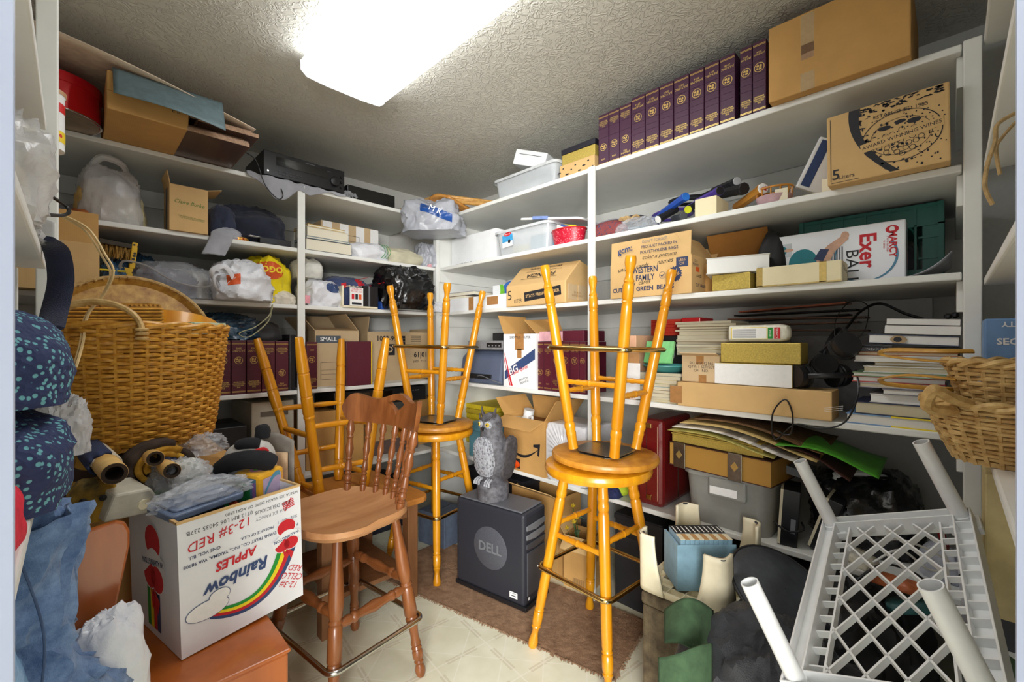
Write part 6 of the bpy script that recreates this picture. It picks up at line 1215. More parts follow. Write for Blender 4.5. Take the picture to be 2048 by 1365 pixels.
decal(ell(.05,.024,26,-.098,.095), inkblue, AB, 'f', e=.0022, name='cloud'); decal([ell(.0485,.0225,26,-.098,.095)], inkwhite, AB, 'f', e=.0026, name='cloud'); decal(ell(.026,.018,20,-.07,.118), inkblue, AB, 'f', 0, 0, e=.0021, name='cloud'); decal(ell(.0245,.0165,20,-.07,.118), inkwhite, AB, 'f', e=.0027, name='cloud')
def applemark(face, a, b, s):
    decal([ell(.03*s,.026*s,18,0,.028*s), ell(.024*s,.02*s,16,-.014*s,-.02*s), ell(.024*s,.02*s,16,.014*s,-.02*s)], inkwhite, AB, face, a, b, e=.003, name='apple_mark')
    decal([ell(.027*s,.023*s,18,0,.03*s), ell(.022*s,.018*s,16,-.013*s,-.02*s), ell(.022*s,.018*s,16,.013*s,-.02*s), [(.0,-.035*s),(.02*s,-.05*s),(.012*s,-.07*s)], [(-.012*s,-.036*s),(.006*s,-.05*s),(-.006*s,-.068*s)]], inkred, AB, face, a, b, e=.0034, name='apple_mark')
    decal(band(lambda t: (-.042*s+.084*s*t, .013*s-.008*s*math.cos(t*6)), lambda t: (-.042*s+.084*s*t, -.008*s-.008*s*math.cos(t*6)), 14), inkwhite, AB, face, a, b, 8, e=.0038, name='ribbon'); text('WASHINGTON', .0155*s, inkblue, AB, face, a, b+.002*s, 188, .076*s, .02, e=.0044)
applemark('f', .11, .198, 1.0)
text('Rainbow', .062, inkblue, AB, 'f', -.022, .150, 184, .165, .03, shear=.3, e=.003); text('APPLES', .032, inkred, AB, 'f', -.025, .197, 183, .12, .03, shear=.2, e=.003)
text('PACKED BY EVANS FRUIT CO., INC., YAKIMA, WA 98908', .0125, inknavy, AB, 'f', .0, .224, 180, .295, .012); text('PRODUCE OF U.S.A.', .0115, inknavy, AB, 'f', .03, .243, 180, .09, .012); text('ONE VOL. BU.', .0115, inknavy, AB, 'f', -.1, .243, 180, .075, .012); text('CAT 1', .011, inknavy, AB, 'f', .1, .25, 180); text('SIZE', .011, inknavy, AB, 'f', .135, .25, 180)
text('12-3# RED', .034, inkred, AB, 'f', -.06, .278, 187, .15, shear=.2, e=.0016); text('0712 RM L06 S4035 237B', .015, ink, AB, 'f', -.06, .306, 180, .17, -.005); text('WNCA 205 WASH DEPT OF AGRI E500', .012, ink, AB, 'f', .05, .322, 180, .2, -.005); text('RED DELICIOUS', .017, ink, AB, 'f', .075, .300, 180, .1, -.005); text('WA EX FANCY', .015, inkgrey, AB, 'f', .07, .281, 180, .09, -.005)
text('12-3#\nCELLO\nRED', .024, inkred, AB, 'f', .125, .075, 152, .085, shear=.2); decal([rect(.034,.003,0,.005*i) for i in range(5)]+[[(-.015,-.005),(-.011,-.005),(.014,.026),(.01,.026)]], inkred, AB, 'f', .122, .283, 12)
applemark('l', .015, .2, 1.9)
for k, m_ in enumerate((inkgreen, inkyel, inkred, inkblue)): decal([(-.05+.022*k,.0),(-.03+.022*k,.0),(-.03+.022*k,.13),(-.05+.022*k,.13)], m_, AB, 'l', .01, .02, e=.001, name='rainbow')
tag(lump_mb(.25,.25,.28, 160, amp=.06, crease=.02, flat=.7, pw=.5).build('clutter_filling', mat('dark clutter', (60,54,48), .8, kind='spots', col2=(110,90,66), scale=30), None, True, loc=(.3085,1.535,.49)), 'mixed dark soft clutter filling the apple carton', 'clutter')
# toys in and above the carton
zt = .82
cube = thing('toy_block', 'soft padded toy block with coloured panels in the apple carton', 'toy', tuple(W(520, 1000, 1.38)), (0.05,-.08,.5))
MB().box(-.05,.05,-.05,.05,0,.1).build('cushion', mat('orange yellow fabric', (244,180,24), .8, kind='cloth'), cube, bevel=.012)
CBk = (cube,.1,.1,.1); decal(rect(.07,.07), mat('toy lavender', (206,186,220)), CBk, 'f', 0, .05); decal(band(lambda t: (-.03+.06*t,-.02+.05*math.sin(t*2)), lambda t: (-.03+.06*t,-.005+.05*math.sin(t*2))), mat('toy blue', (96,170,206)), CBk, 'f', 0, .05, e=.0012); decal(rect(.08,.08), mat('toy slate', (96,140,170)), CBk, 'l', 0, .05); decal(rect(.05,.06), mat('toy green', (40,150,80)), CBk, 'l', -.008, .048, e=.0012); decal(rect(.012,.06), mat('toy violet', (160,110,180)), CBk, 'l', .032, .048, e=.0012); decal(ell(.03,.022,16), mat('toy pink', (230,160,196)), CBk, 't'); decal(ell(.02,.012,14), mat('toy lime', (140,206,90)), CBk, 't', e=.0012)
pl = thing('plush_toy', 'black and white plush animal slumped over the toys', 'plush toy', tuple(W(500, 968, 1.42)), (0,0,-.5)); wf = mat('white plush', (216,214,208), .95, kind='fur', scale=50, bump=.5); bf = mat('black plush', (30,31,36), .95, kind='fur', scale=50, bump=.6)
lump_mb(.15,.12,.14, 161, amp=.06, crease=0, flat=.6).build('body', wf, pl, True)
MB().tube(smoothpts([(-.075,-.03,.02),(-.06,-.06,.075),(0,-.075,.095),(.05,-.07,.09),(.075,-.055,.07)],6), [.024]*8+[.028]*10+[.03]*6+[.022], 10).build('arm', bf, pl, True)
MB().tube(smoothpts([(-.03,-.02,.125),(.0,-.03,.135),(.035,-.025,.13)],4), [.012]+[.02]*7+[.014], 9).build('ear', bf, pl, True)
o = lump_mb(.045,.04,.045, 162, crease=0).build('ear', bf, pl, True); o.location = (.03,.03,.14)
MB().tube(smoothpts([(.03,-.06,.115),(.05,-.055,.12),(.06,-.045,.11)]), .007, 6).build('ribbon', mat('red felt', (206,30,34), .8), pl, True)
SB((.16,.12,.07,tuple(W(505, 990, 1.42)),0), 'soft_toy', 'small red and blue soft toy under the plush animal', 'toy', mat('red blue fabric', (206,60,56), .85, kind='stripe', col2=(60,80,170), scale=6), 163)
o = cloth('paper_bag', lambda u, v: tuple(W(500+88*u, 990-105*v+20*u*(1-v)*0-18*math.sin(u*3)*v, 1.55-.03*u)+Vector((0,.02*math.sin(u*PI),0))), mat('grey paper bag', (150,144,136), .8), None, 16, 12, .002); tag(o, 'torn grey paper bag with a yellowed edge standing in the carton', 'bag')
o = cloth('book_cover', lambda u, v: tuple(W(520+55*u, 988-82*v, 1.525-.02*u)), mat('peach cover', (226,190,150), .6), None, 4, 4, .004); tag(o, 'peach coloured board book inside the grey paper bag', 'book')
ty2 = thing('toy_tray', 'slate blue plastic toy tray lying in the carton', 'toy', tuple(W(395, 1010, 1.2)), (.1,-.03,.35)); MB().prism(rrect(.095,.06,.015), 0, .018).build('tray', mat('slate blue', (112,130,160), .35), ty2, bevel=.004); MB().prism(rrect(.08,.045,.012), .018, .024).build('lid', mat('slate blue 2', (130,146,174), .35), ty2, bevel=.003)
Bgx = carton('toy_box', 'dark green box with a yellow edge at the left of the apple carton', 'box', (.1,.09,.085, tuple(W(312, 1030, 1.285)), .25), mat('deep green', (18,110,30), .35), tilt=(.12,-.08)); MB().box(.046,.0508,-.0455,.045,.0,.0855).build('edge', inkyel, Bgx[0])
mo = thing('plastic_housing', 'pale grey moulded plastic box under the bamboo pole', 'box', tuple(W(243, 1022, 1.16)), (.2,.1,.4)); MB().prism([(-.06,0),(.05,0),(.06,.03),(.03,.07),(-.05,.07)], -.05, .05, R(PI/2,'X')).build('housing', mat('pale grey plastic', (196,192,176), .5), mo, bevel=.006)
o = MB().lathe([(.014,0),(.014,.004)], 16).build('button', pcream, mo, True); o.matrix_basis = T(.02,-.05,.03) @ R(PI/2,'X')
dlr = SB((.1,.09,.1, tuple(W(185, 1038, 1.12)),0), 'plush_toy', 'dark yellow plush face peeking out above the bench backboard', 'plush toy', mat('ochre plush', (170,130,30), .9, kind='fur', col2=(60,52,20), scale=14), 165, crease=.02)
for s_ in (-1,1): o = MB().lathe([(.008,0),(.001,.006)], 10).build('eye', black, dlr[0], True); o.matrix_basis = T(.0+s_*.018,-.048,.06) @ R(PI/2,'X')
SB((.14,.12,.09, tuple(W(360, 985, 1.28)),0), 'plastic_bag', 'clear bag with a white net ball between the rug and the toys', 'bag', cbag, 166, crease=.25, amp=.2)
tag(lump_mb(.09,.09,.085, 167, amp=.04, crease=.02).build('net_ball', mat('white net', (214,214,206), .8, kind='spots', col2=(150,156,140), scale=60), None, True, loc=tuple(W(372,975,1.31))), 'white net ball inside the clear bag among the toys', 'ball')
SB((.22,.1,.05, tuple(W(410, 1000, 1.22)),.3), 'plastic_bag', 'long clear film bag draped over the slate blue tray', 'bag', cbag, 168, crease=.3, amp=.25)
SB((.12,.1,.06, tuple(W(410, 905, 1.5)),.3), 'plastic_bag', 'clear crinkled packet with red print beside the basket base', 'bag', cbag, 169, crease=.3, amp=.25)
for i, (p, q, c) in enumerate([(440,1000,(40,150,70)),(455,1003,(206,70,40)),(425,1004,(50,60,110))]): 
    o = MB().tube([W(p,q,1.27), W(p+16,q+8,1.25)], .009, 8).build('toy_peg', mat('peg %d' % i, c, .4), None, True); tag(o, ['green','orange red','navy'][i]+' plastic toy peg beside the padded block', 'toy')

# left near shelving contents
quilt = mat('quilted floral navy', (40,52,92), .85, kind='spots', col2=(106,172,180), scale=95, bump=.5, dist=.004)
SB((.25,.34,.15,(-.125,1.12,1.147),0), 'quilted_bag', 'upper navy floral quilted bag on the left near shelf', 'bag', quilt, 170, amp=.12, crease=.05)
SB((.25,.36,.16,(-.13,1.1,.9855),0), 'quilted_bag', 'lower navy floral quilted bag under the first', 'bag', quilt, 171, amp=.14, crease=.08)
st_ = thing('bag_strap', 'wide navy knit strap looping above the quilted bags', 'strap', (0,0,0)); MB().tube(smoothpts([W(85,478,.86),W(112,500,.9),W(122,560,.92),W(110,620,.9),W(100,660,.86)],6), .022, 8, flat=.3).build('webbing', mat('navy knit', (30,36,62), .9, kind='cloth', scale=40, bump=.5), st_, True)
Br = SB((.2,.26,.1,(-.145,.84,.9855),0), 'yarn_bag', 'clear bag of bright pink red yarn on the near shelf edge', 'bag', mat('pink red yarn', (232,30,66), .8, kind='fur', col2=(190,16,44), scale=40), 172, amp=.1, crease=.03)
cloth('film_tip', lambda u, v: tuple(W(95+50*u, 900+35*v*(1-u)+42*u, .74)), cbag, Br[0], 4, 4, .0006); Br[0].children[1].matrix_parent_inverse = Br[0].matrix_basis.inverted()
SB((.22,.36,.21,(-.145,1.15,1.4415),0), 'plastic_bag', 'white crumpled plastic bag spilling off the upper left near shelf', 'bag', cbag2, 173, amp=.25, crease=.25)
lump = SB((.16,.26,.16,(-.14,1.15,1.4425),0), 'towel', 'cream towel inside the white crumpled bag', 'towel', mat('cream towel', (226,214,190), .9, kind='cloth'), 174)
cab('black wire bent into a loop at the left post', [W(66,374,.8), W(100,392,.85), W(130,412,.9), W(138,425,.9), W(120,432,.88), W(68,427,.8)], .0035)
o = cloth('paper_slip', lambda u, v: tuple(W(72+38*u, 432+14*u+44*v, 1.03)), inkwhite, None, 6, 6, .0008); tag(o, 'white printed paper slip pinned at the left post', 'paper')
tag(lump_mb(.1,.1,.12, 175, crease=.2).build('film_clump', cbag2, None, True, loc=(.03,1.45,1.17)), 'clump of cloudy film between the quilted bag and the basket', 'film')
bpy.data.objects['film_clump'].location = (-.015,1.47,.9855); bpy.data.objects['film_clump'].scale = (.8,.8,1.1)
# jeans, white bag, blue bag
jm = mat('denim', (122,150,190), .9, kind='cloth', col2=(76,104,146), scale=40, bump=.4)
jn = thing('jeans', 'faded blue denim jeans slung in a heap at the lower left', 'jeans', (-.085, 1.15, .463))
def jl(u, v):
    a = 2*PI*u; r = .088+.014*math.sin(a*3+v*4)+.016*math.sin(v*5+1)+.03*noise.noise(Vector((math.cos(a)*2.2,math.sin(a)*2.2,v*3)))+.022*(1-abs(noise.noise(Vector((math.cos(a)*3+v*2,math.sin(a)*3,v*5+7)))))**5; return (r*math.cos(a)*1.05+.012*math.sin(v*7), r*math.sin(a)*.9, .47*v+.02*math.sin(a*2+v*9)*(.3+v))
o = cloth('leg_fold', jl, jm, jn, 48, 40, .003)
MB().tube(smoothpts([(.02,-.09,.45),(.05,-.085,.3),(.045,-.085,.15),(.06,-.08,.03)],8), [.0018]*25, 6).build('side_seam', mat('seam denim', (70,90,124), .9), jn, True)
o = lump_mb(.17,.14,.09, 176, crease=.16).build('cuff', jm, jn, True); o.location = (.01,-.02,-.0)
o = lump_mb(.16,.15,.07, 177, crease=.1).build('waistband', jm, jn, True); o.location = (0,0,.44)
SB((.13,.09,.22,(.047,1.225,.4635),0), 'carrier_bag', 'crumpled white plastic bag on the bench beside the jeans', 'bag', wbag, 178, amp=.2, crease=.14)
SB((.2,.26,.32,(-.15,.97,.5205),0), 'plastic_bag', 'pale blue plastic bag at the bottom left corner by the door jamb', 'bag', mat('pale blue film', (140,184,226), .25, scale=14, amt=.08, bump=.5, dist=.006), 179, crease=.1)

# ================================================================ floor middle
rugm = mat('brown carpet', (178,142,110), .98, kind='fur', col2=(142,108,80), scale=26, bump=.9, dist=.006)
P = [Vector(p) for p in ((1.40,.875,0),(1.80,.95,0),(1.64,2.24,0),(1.13,2.2,0))]
rgt = thing('rug', 'brown shag carpet piece under the tower and the right stool', 'rug', (0,0,0))
def rugf(u, v):
    p = (P[0]*(1-u)+P[1]*u)*(1-v)+(P[3]*(1-u)+P[2]*u)*v; e = min(u, 1-u)*.4; n_ = noise.noise(Vector((p.x*90, p.y*90, 0))); p = p+Vector((.004*n_, .004*noise.noise(Vector((p.x*80,p.y*80,5))), 0))
    return (p.x, p.y, .0085+.0022*n_+.0015*noise.noise(Vector((p.x*30,p.y*30,2))))
MB().grid(rugf, 90, 220).build('pile', rugm, rgt, True); MB().prism([(p.x, p.y) for p in P], .0005, .005).build('backing', rugm, rgt)
r = random.Random(9); fr = MB()
for i in range(420):
    t = r.random(); a, b = (P[0], P[3]) if i % 3 else (P[0], P[1]); q = a+(b-a)*t; n_ = Vector((b.y-a.y, a.x-b.x, 0)).normalized()*(-1 if i % 3 else 1)
    fr.tube([q+Vector((0,0,.006)), q+n_*r.uniform(.004,.014)+Vector((r.uniform(-.004,.004),r.uniform(-.004,.004),.002))], .0018, 4)
tag(fr.build('fringe', rugm, rgt), None, None, None, 'stuff')
Bq = carton('cardboard_box', 'open brown carton stamped on its side behind the right stool', 'box', (.2,.24,.26,(1.83,1.33,0),-PI/2), card, True, [('f', 120, .1), ('l', 40, .1)], card2)
text('2/12 S\nDZ 00', .035, ink, Bq, 'r', -.02, .16, 0, .15, .01); decal([rect(.0025,.05,.007*i) for i in range(12)], ink, Bq, 'f', -.03, .03)
Bq[0].location = (1.64, 1.30, 0); Bq[0].rotation_euler = (0,0,-PI/2+.2); Bq[0].scale = (.75,.6,1)
Bq[0].location = (1.86, 1.34, .0)
carton('cardboard_box', 'low brown carton on the floor behind the computer tower', 'box', (.34,.2,.42,(1.89,1.62,0),-PI/2), card, True, [('f', 60, .08)], card2)
fl_ = thing('flower_bunch', 'bunch of yellow silk flowers in a small carton behind the stool', 'flowers', (1.84,1.36,.27))
for i, (x, y, z) in enumerate(((0,-.02,.06),(.03,.05,.0),(-.04,.06,-.02),(-.03,-.06,.1),(.02,.0,.13))):
    for k in range(11): a = 2*PI*k*.382; o = MB().add([(0,0,0),(.012,.006,.003),(.022,0,.006),(.012,-.006,.003)], [(0,1,2,3)]).build('petal', mat('yellow petal', (236,206,60), .6), fl_); o.matrix_basis = T(x-.06,y,z) @ R(a,'Z') @ R(-.15-.1*k,'Y')
    MB().tube([(x-.06,y,z),(x*.3,y*.3,-.1)], .002, 5).build('stem', mat('stem green', (70,110,60)), fl_); o = MB().add([(0,0,0),(.03,.012,.01),(.06,0,0),(.03,-.012,.01)], [(0,1,2,3)]).build('leaf', mat('leaf grey green', (90,120,90)), fl_); o.matrix_basis = T(x-.06,y,z-.05) @ R(i*1.3,'Z')
oc = thing('drink_can', 'orange can lying on the lowest shelf edge behind the owl', 'can', (1.80, ry(1045,1.80), S1+.034), (PI/2,0,.3)); MB().lathe([(.026,-.055),(.032,-.048),(.032,.045),(.027,.055)], 24).build('can', mat('orange can', (240,84,24), .3), oc, True); MB().lathe([(.025,.0555),(.001,.0556)], 24, cap=False).build('end', steel, oc, True)
bi = carton('storage_bin', 'grey-blue speckled bin on the floor under the corner stool', 'bin', (.2,.22,.2,(1.66,2.33,0),.2), mat('speckled blue', (100,114,136), .7, kind='fur'))
bi[0].location = (1.64,2.26,.0)
tb_ = [tag(MB().lathe([(.001,-.033),(.012,-.031),(.024,-.023),(.0315,-.01),(.033,0),(.0315,.01),(.024,.023),(.012,.031),(.001,.033)], 20, cap=False).build('tennis_ball', mat('tennis yellow', (206,230,60), .95, kind='fur', scale=40), None, True, loc=(1.83+.03*i, ry(1245+22*i,1.83), S1+.0335)), ['yellow tennis ball behind the near stool leg','yellow tennis ball next to the red leather case'][i], 'ball') for i in range(2)]
SB((.1,.09,.05,(1.80, ry(1225,1.80), S1),0), 'cap', 'dark blue cap on the low shelf behind the stool', 'cap', mat('dark blue cap', (36,44,90), .8), 180)
# ================================================================ foreground right
hp = thing('hamper', 'brown woven hamper under the cream step stool', 'hamper', (1.515,.585,0)); hw = mat('hamper weave', (112,98,74), .8, kind='weave', col2=(70,58,42), scale=26, bump=.6, dist=.004)
MB().box(-.15,.15,-.155,.155,0,.36).build('body', hw, hp, bevel=.008); MB().box(-.155,.155,-.16,.16,.36,.405).build('lid', hw, hp, bevel=.012)
ss = thing('step_stool', 'cream plastic step stool lying upside down on the hamper', 'step stool', (1.54,.61,.406), (0,-.03,0)); L2, W2 = .18, .14
def tray_ring(a, z): return [(x,y,z) for x,y in rrect(L2-a, W2-a, .03, 4)]
vs = tray_ring(.012,0)+tray_ring(0,.03)+tray_ring(.006,.03)+tray_ring(.016,.004); N = len(vs)//4
MB().add(vs, [tuple(range(N))[::-1], tuple(range(3*N,4*N))]+[(q*N+i, q*N+(i+1)%N, (q+1)*N+(i+1)%N, (q+1)*N+i) for q in range(3) for i in range(N)]).build('platform', pcream, ss, True)
for i in range(7): x = -.13+.043*i; MB().box(x-.0015,x+.0015,-W2+.018,W2-.018,.004,.022).build('rib', pcream, ss)
for i in range(5): y = -.1+.05*i; MB().box(-L2+.018,L2-.018,y-.0015,y+.0015,.004,.022).build('rib', pcream, ss)
for sx in (-1,1):
    for sy in (-1,1):
        pts_ = [(sx*(L2-.09), sy*W2), (sx*(L2-.03), sy*W2*1.0), (sx*(L2-.008), sy*(W2-.008)), (sx*L2, sy*(W2-.03)), (sx*L2, sy*(W2-.09))]
        def legf(u, v, p=pts_, sx=sx, sy=sy):
            q = smoothpts([(a,b,0) for a,b in p], 5); i = min(len(q)-1, int(u*(len(q)-1)+.5)); c = q[i]; tap = 1-.12*v; hh = .20*v*(1-.03*abs(u-.5)) if True else 0
            wd = .74+.26*(1-v)**2; cu = .5+(u-.5)*wd; i = cu*(len(q)-1); k = int(i); f = i-k; c = q[k]*(1-f)+q[min(k+1,len(q)-1)]*f
            return (c.x, c.y, .012+.19*v)
        cloth('leg', legf, pcream, ss, 20, 12, .009)
        q = MB().lathe([(.010,0),(.010,.003)], 14).build('foot_pad', dkgrey, ss, True); q.location = (sx*(L2-.010), sy*(W2-.010), .198)
bb = mat('pale blue cloth cover', (132,170,190), .6, kind='cloth', scale=20); bsp = mat('black spine band', (34,36,40), .5)
dirn = Vector((K,-K,0)); c0 = Vector((1.515,.60,.432))
for i in range(11):
    root = thing('slim_book', 'slim pale blue book with a black spine in the boxed row, %s from the left' % ORD(i), 'book', c0+dirn*(-.085+.0155*i), (0,0,-PI/4), 'slim blue books in the step stool')
    MB().box(-.0073,.0073,-.055,.055,0,.165).build('cover', bb, root, bevel=.001); MB().box(-.0075,.0075,-.056,-.012,.1645,.1658).build('cream_band', inktan if i % 2 else pcream, root); MB().box(-.0075,.0075,-.008,.056,.1646,.166).build('black_label', bsp, root); MB().box(-.002,.002,.0,.045,.166,.1664).build('title_print', inkwhite, root)
root = thing('slipcase', 'pale blue slipcase side covering the row of slim books', 'slipcase', c0+dirn*(-.103), (0,0,-PI/4)); MB().box(-.0035,.0035,-.062,.062,0,.15).build('panel', bb, root); MB().box(0,.19,-.0615,-.0575,0,.15).build('panel', bb, root); 
# black fabric heap
bkf = mat('black nylon fabric', (38,40,46), .55, kind='cloth', col2=(22,23,26), scale=10, bump=.4); 
dsk = thing('folding_disc', 'dark grey round fabric disc leaning behind the white plastic table', 'disc', tuple(W(1565,1185,1.30)), (.55,-.25,-.3)); MB().lathe([(.001,.02),(.06,.018),(.11,.008),(.128,0),(.131,-.004),(.127,-.006)], 44, Matrix.Diagonal((1,1.15,1,1)), cap=False).build('disc', mat('smoky rubber', (70,74,80), .5, col2=(44,46,52), scale=16), dsk, True); MB().tube([(.13*math.cos(2*PI*i/40), .15*math.sin(2*PI*i/40), -.003) for i in range(40)], .005, 6, True).build('rim', black, dsk, True)
Bd = SB((.46,.40,.50,(1.27,.33,0),-.6), 'duffel_bag', 'black duffel bag heaped under the white plastic table', 'bag', bkf, 190, amp=.16, crease=.16, cs=2.4)
MB().tube(smoothpts([(-.2,-.12,.3),(-.14,-.19,.38),(-.02,-.215,.43),(.1,-.18,.42)],8), .012, 8, flat=.4).build('strap', mat('black webbing', (26,27,30), .7, kind='cloth'), Bd[0], True); MB().tube(smoothpts([(-.22,-.02,.32),(-.12,-.13,.45),(.02,-.14,.5)],8), .006, 6).build('zip', dkgrey, Bd[0], True)
SB((.36,.34,.54,(1.58,.19,0),0), 'bag', 'black cloth bag heaped against the right shelves', 'bag', black2, 191, amp=.16, crease=.16, cs=2.4)
for i, (p, q, dd, c, nm) in enumerate([(1720,1130,1.22,(224,218,200),'cream plastic telephone piece'),(1790,1180,1.17,(196,110,70),'orange brown plastic piece'),(1830,1225,1.15,(60,110,110),'teal plastic piece'),(1690,1240,1.12,(40,42,46),'black strap adjuster')]):
    o = lump_mb(.12,.07,.035, 192+i, crease=.03).build('small_part', mat('part %d' % i, c, .4), None, True, loc=tuple(W(p, q, dd)), rot=(.3,.2,i)); o.name = ['telephone_part','plastic_part','plastic_part','strap_adjuster'][i]; tag(o, nm+' lying on the black bags under the lattice', 'plastic part')
for i in range(3): cab('%s white cable tangled on the black bags under the lattice' % ORD(i), [W(1660+60*k+20*i, 1100+25*math.sin(k*2+i)+25*i, 1.2-.02*i) for k in range(5)], .003, pwhite if i < 2 else cable)
gc = mat('green felt', (62,88,58), .95, kind='fur', col2=(44,66,42), scale=30)
o = cloth('felt_cloth', lambda u, v: tuple(W(1330+95*u, 1222+8*math.sin(u*PI)*-3+130*v*(.5+.5*u), 1.19-.10*v-.03*math.sin(u*PI))), gc, None, 20, 14, .007); tag(o, 'green felt cloth folded over the hamper edge', 'cloth')
o = cloth('felt_cloth', lambda u, v: tuple(W(1318+105*u, 1302+14*math.cos(u*3)+110*v, 1.03-.05*v-.03*math.sin(u*PI))), gc, None, 20, 14, .007); tag(o, 'second green felt fold below the first at the bottom edge', 'cloth')
SB((.42,.3,.5,(1.0,.03,0),-.3), 'bubble_bag', 'white bubble wrap bundle at the bottom right', 'bag', mat('bubble wrap', (226,230,236), .2, kind='spots', col2=(206,212,222), scale=60, bump=.4, alpha=.9, coat=.3), 196, amp=.14, crease=.06)
o = cloth('felt_mat', lambda u, v: tuple(W(1905+140*u, 1258+78*u**1.3+55*v, .98-.06*u-.04*v)), gc, None, 20, 8, .012); tag(o, 'green felt mat sloping down at the right edge', 'mat')
o = cloth('blue_mat', lambda u, v: tuple(W(1900+45*u, 1270+60*u+26*v, 1.0-.03*u)), mat('bright blue', (40,90,190), .4), None, 8, 4, .008); tag(o, 'bright blue mat edge beside the green felt mat', 'mat')
# white plastic lattice table, upside down
e1 = Vector((.206,-.22,.116)); e2 = Vector((-.477,-.35,-.18)); TL = Vector((.928,1.3,.713))
def lw(v): return Vector((K*(v.x+v.y), K*(v.y-v.x), v.z))
A1, A2 = lw(e1), lw(e2); O = Vector((K*(TL.x+TL.y), K*(TL.y-TL.x), TL.z)); X1 = A1.normalized(); Z1 = A1.cross(A2).normalized(); Z1 = Z1 if Z1.z > 0 else -Z1; Y1 = Z1.cross(X1)
sgn = 1 if Y1.dot(A2) > 0 else -1; LA, LB2 = A1.length, A2.length
pt = thing('plastic_table', 'white plastic lattice table lying upside down on the black bags', 'table')
pt.matrix_world = Matrix(((X1.x,Y1.x,Z1.x,O.x),(X1.y,Y1.y,Z1.y,O.y),(X1.z,Y1.z,Z1.z,O.z),(0,0,0,1)))
def Q(a, b): return (a, sgn*b)
def bar(name, a0, b0, a1, b1, wd, z0, z1, bevel=0):
    p, q = Vector((*Q(a0,b0),0)), Vector((*Q(a1,b1),0)); v = (q-p); n_ = Vector((-v.y,v.x,0)).normalized()*wd/2
    return MB().prism([((p+n_).x,(p+n_).y),((p-n_).x,(p-n_).y),((q-n_).x,(q-n_).y),((q+n_).x,(q+n_).y)], z0, z1).build(name, pwhite, pt, bevel=bevel)
fr_ = .034
for a0,b0,a1,b1 in ((0,fr_/2,LA,fr_/2),(0,LB2-fr_/2,LA,LB2-fr_/2),(fr_/2,fr_,fr_/2,LB2-fr_),(LA-fr_/2,fr_,LA-fr_/2,LB2-fr_)): bar('frame_rail', a0,b0,a1,b1, fr_, -.012, -.006, .001)
for a0,b0,a1,b1 in ((0,.002,LA,.002),(0,LB2-.002,LA,LB2-.002),(.002,.004,.002,LB2-.004),(LA-.002,.004,LA-.002,LB2-.004),(fr_,fr_,LA-fr_,fr_),(fr_,LB2-fr_,LA-fr_,LB2-fr_),(fr_,fr_,fr_,LB2-fr_),(LA-fr_,fr_,LA-fr_,LB2-fr_)): bar('rail_edge', a0,b0,a1,b1, .004, -.03, .014, .001)
i0, i1, j0, j1 = fr_+.03, LA-fr_-.03, fr_, LB2-fr_
def clip(c, s):       # line b = c + s*a inside the lattice field
    pts = []
    for a in (i0, i1):
        b = c+s*a
        if j0 <= b <= j1: pts.append((a, b))
    for b in (j0, j1):
        a = (b-c)/s
        if i0 < a < i1: pts.append((a, b))
    return pts[:2] if len(pts) >= 2 else None
for s_ in (1.75, -1.75):
    for k in range(-8, 16):
        q = clip(k*.108+(.0 if s_ > 0 else .03), s_)
        if q and math.hypot(q[0][0]-q[1][0], q[0][1]-q[1][1]) > .03: bar('lattice_slat', *q[0], *q[1], .0042, -.016 if s_ > 0 else -.0155, -.002)
for a in (i0, i1): bar('lattice_slat', a, j0, a, j1, .004, -.017, -.0015)
for k in range(11):
    b = j0+(k+.6)*(j1-j0)/11.3
    bar('ladder_slat', fr_, b, i0, b, .004, -.016, -.002); bar('ladder_slat', i1, b, LA-fr_, b, .004, -.016, -.002)
    for a in (LA-.032,): bar('web_rib', a, b, a+.027, b, .003, -.006, .011)
for a, b in ((.022,.022),(LA-.022,.022),(.022,LB2-.022),(LA-.022,LB2-.022)):
    MB().lathe([(.020,-.006),(.020,.004),(.0175,.006),(.0170,.2),(.0145,.2),(.0145,.06),(.001,.06)], 24, T(*Q(a,b),0), cap=False).build('leg', pwhite, pt, True)
    MB().box(Q(a,b)[0]-.03,Q(a,b)[0]+.03,Q(a,b)[1]-.03,Q(a,b)[1]+.03,-.031,-.0125).build('corner_plate', pwhite, pt, bevel=.003)
# ---------------- right near shelving contents
bA = thing('wicker_basket', 'pale wicker basket with a twisted rim on the right near shelf', 'basket', (1.49,-.095,.976)); weave(bA, .09, .142, .135, 12, 26, .0052, wicker2)
MB().tube(smoothpts([(-.10,.05,.13),(-.16,.09,.15),(-.20,.12,.17),(-.17,.13,.13),(-.12,.09,.12)],8), .012, 7).build('twisted_handle', wicker2, bA, True)
bB = thing('wicker_basket', 'smaller pale wicker basket nested in the lower one', 'basket', (1.50,-.10,1.10)); weave(bB, .08, .108, .1, 9, 22, .0050, wicker2)
for k, (z0, z1) in enumerate(((.1,.125),(.06,.03))): MB().tube(smoothpts([(-.05,.09,z0),(-.02,.17,z0+.005),(.08,.235,(z0+z1)/2),(.10,.22,z1),(.04,.12,z1),(.06,.06,z1)],8), .007, 6, flat=.5).build('cane_handle', mat('honey cane', (206,154,62), .4, coat=.3), bB, True)
Bsx = carton('lamp_box', 'blue security flood lamp box on the right near shelf', 'box', (.12,.24,.33,(1.70,-.175,.976),PI/2), mat('steel blue card', (112,152,200), .5, scale=8))
w,d,h = Bsx[1:4]
Bsx[0].rotation_euler = (0,0,PI); Bsx[0].location = (1.69,-.18,.976)
Lf = (Bsx[0], .12, .24, .33)
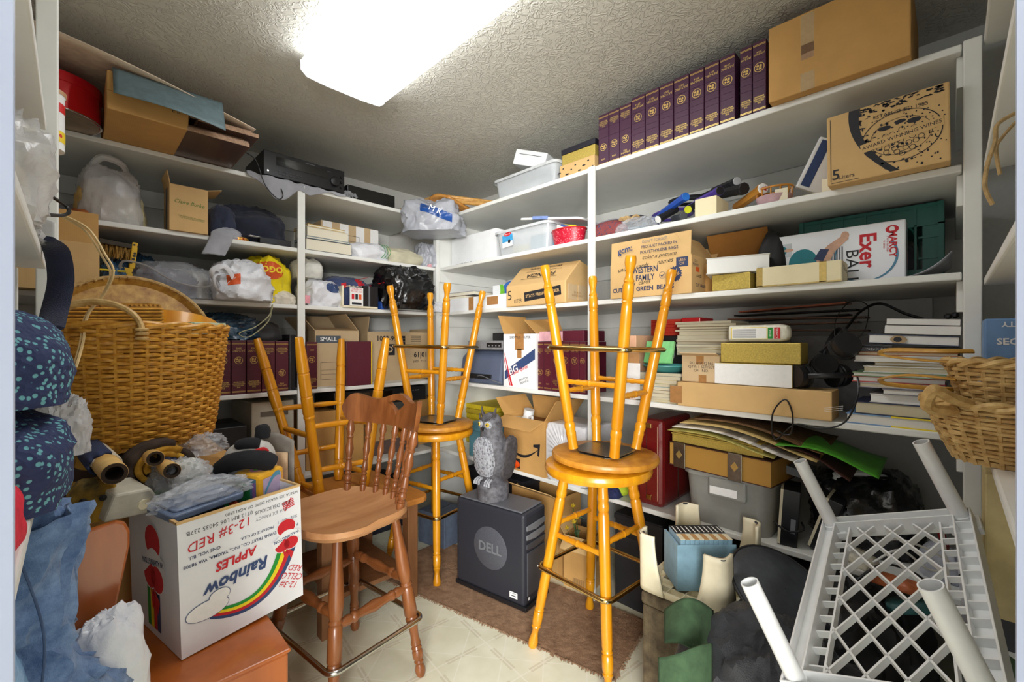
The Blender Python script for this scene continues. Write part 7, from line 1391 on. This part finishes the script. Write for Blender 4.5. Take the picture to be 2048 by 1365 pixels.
for fc in ('r',): text('SECURITY', .022, inkwhite, Lf, fc, -.05, .272, 0, .11, .03); decal(rect(.03,.014), skin, Lf, fc, -.05, .292); text('75W', .012, inkred, Lf, fc, -.05, .292, 0, bold=.03, e=.002); decal(rect(.036,.013), skin, Lf, fc, -.05, .255); text('FLOOD', .011, inkred, Lf, fc, -.05, .255, 0, bold=.03, e=.002); text('SECURITY', .018, inkwhite, Lf, fc, -.05, .316, 180, .11, .02)
Bcx = carton('cardboard_box', 'worn cream box with a dark label on the right near lower shelf', 'box', (.15,.22,.41,(1.63,-.168,S1+.0005),PI), mat('worn cream card', (226,206,150), .75, scale=10, amt=.12, bump=.1))
decal(rect(.05,.16), dkgrey, (Bcx[0],.15,.22,.41), 'r', .05, .2); MB().box(-.076,.076,-.111,.111,0,.07).build('dark_base', dkgrey, Bcx[0])
Bww = carton('cardboard_box', 'white box with printed lines low at the right edge', 'box', (.26,.3,.44,(1.60,-.215,.0),PI), wcard)
decal([rect(.004+.05*((i*7) % 5)/5,.004,-.02,-.04+.012*i) for i in range(14)], inkgrey, (Bww[0],.26,.3,.44), 'b' if 0 else 't', 0, 0)
for i in range(2):
    o = MB().box(-.10,.10,-.003,.003,0,.22).build('magazine', [mat('pale blue magazine', (186,206,226), .4), mat('white magazine', (226,230,236), .4)][i], None); o.location = (1.705-.04*i,-.042+.006*i,.46+.03*i); o.rotation_euler = (0,.5+.1*i,.1); tag(o, ['pale blue','white'][i]+' magazine leaning beside the worn cream box', 'magazine')
carton('cardboard_box', 'brown carton on the right near shelf behind the baskets', 'box', (.2,.16,.12,(1.3,-.22,.976),PI), card)
carton('cardboard_box', 'white carton at the right end of the highest near shelf', 'box', (.16,.24,.2,(1.66,-.195,2.0905),PI), wcard)
tw = thing('twine', 'frayed jute twine hanging from the right near shelf', 'twine'); MB().tube(smoothpts([W(2034,225,.8),W(1995,250,.8),W(1990,285,.8),W(1975,330,.8),W(1970,375,.8),W(1985,410,.8)],8), .0035, 6).build('strand', twine, tw, True); MB().tube(smoothpts([W(2036,240,.81),W(2005,275,.81),W(1992,300,.81),W(2000,350,.81)],8), .003, 6).build('strand', twine, tw, True)
SB((.16,.14,.14,(1.0,-.14,1.7455),0), 'cloth_bundle', 'teal and white cloth bundle on the upper right near shelf', 'cloth', mat('teal cloth', (70,110,110), .9, kind='cloth'), 199)

for i, (y, ww, c, nm) in enumerate(((.62, .5, (26,27,30), 'black bin added under the lowest shelf behind the step stool'), (1.02, .24, (40,40,44), 'dark grey bin added under the lowest shelf behind the right stool'), (2.0, .5, (34,36,44), 'charcoal bin added under the lowest shelf near the corner'))):  # dark bins added to darken the space under the lowest shelf
    Bn_ = carton('storage_bin', nm, 'bin', (ww, .42, .43, (2.05, y, 0), -PI/2), mat('bin %d' % i, c, .6))
    MB().box(-ww/2-.004, ww/2+.004, -.215, .215, .40, .425).build('rim', mat('bin %d' % i, c), Bn_[0], bevel=.004); MB().box(-.05,.05,-.222,-.213,.33,.37).build('handle', black, Bn_[0], bevel=.004)
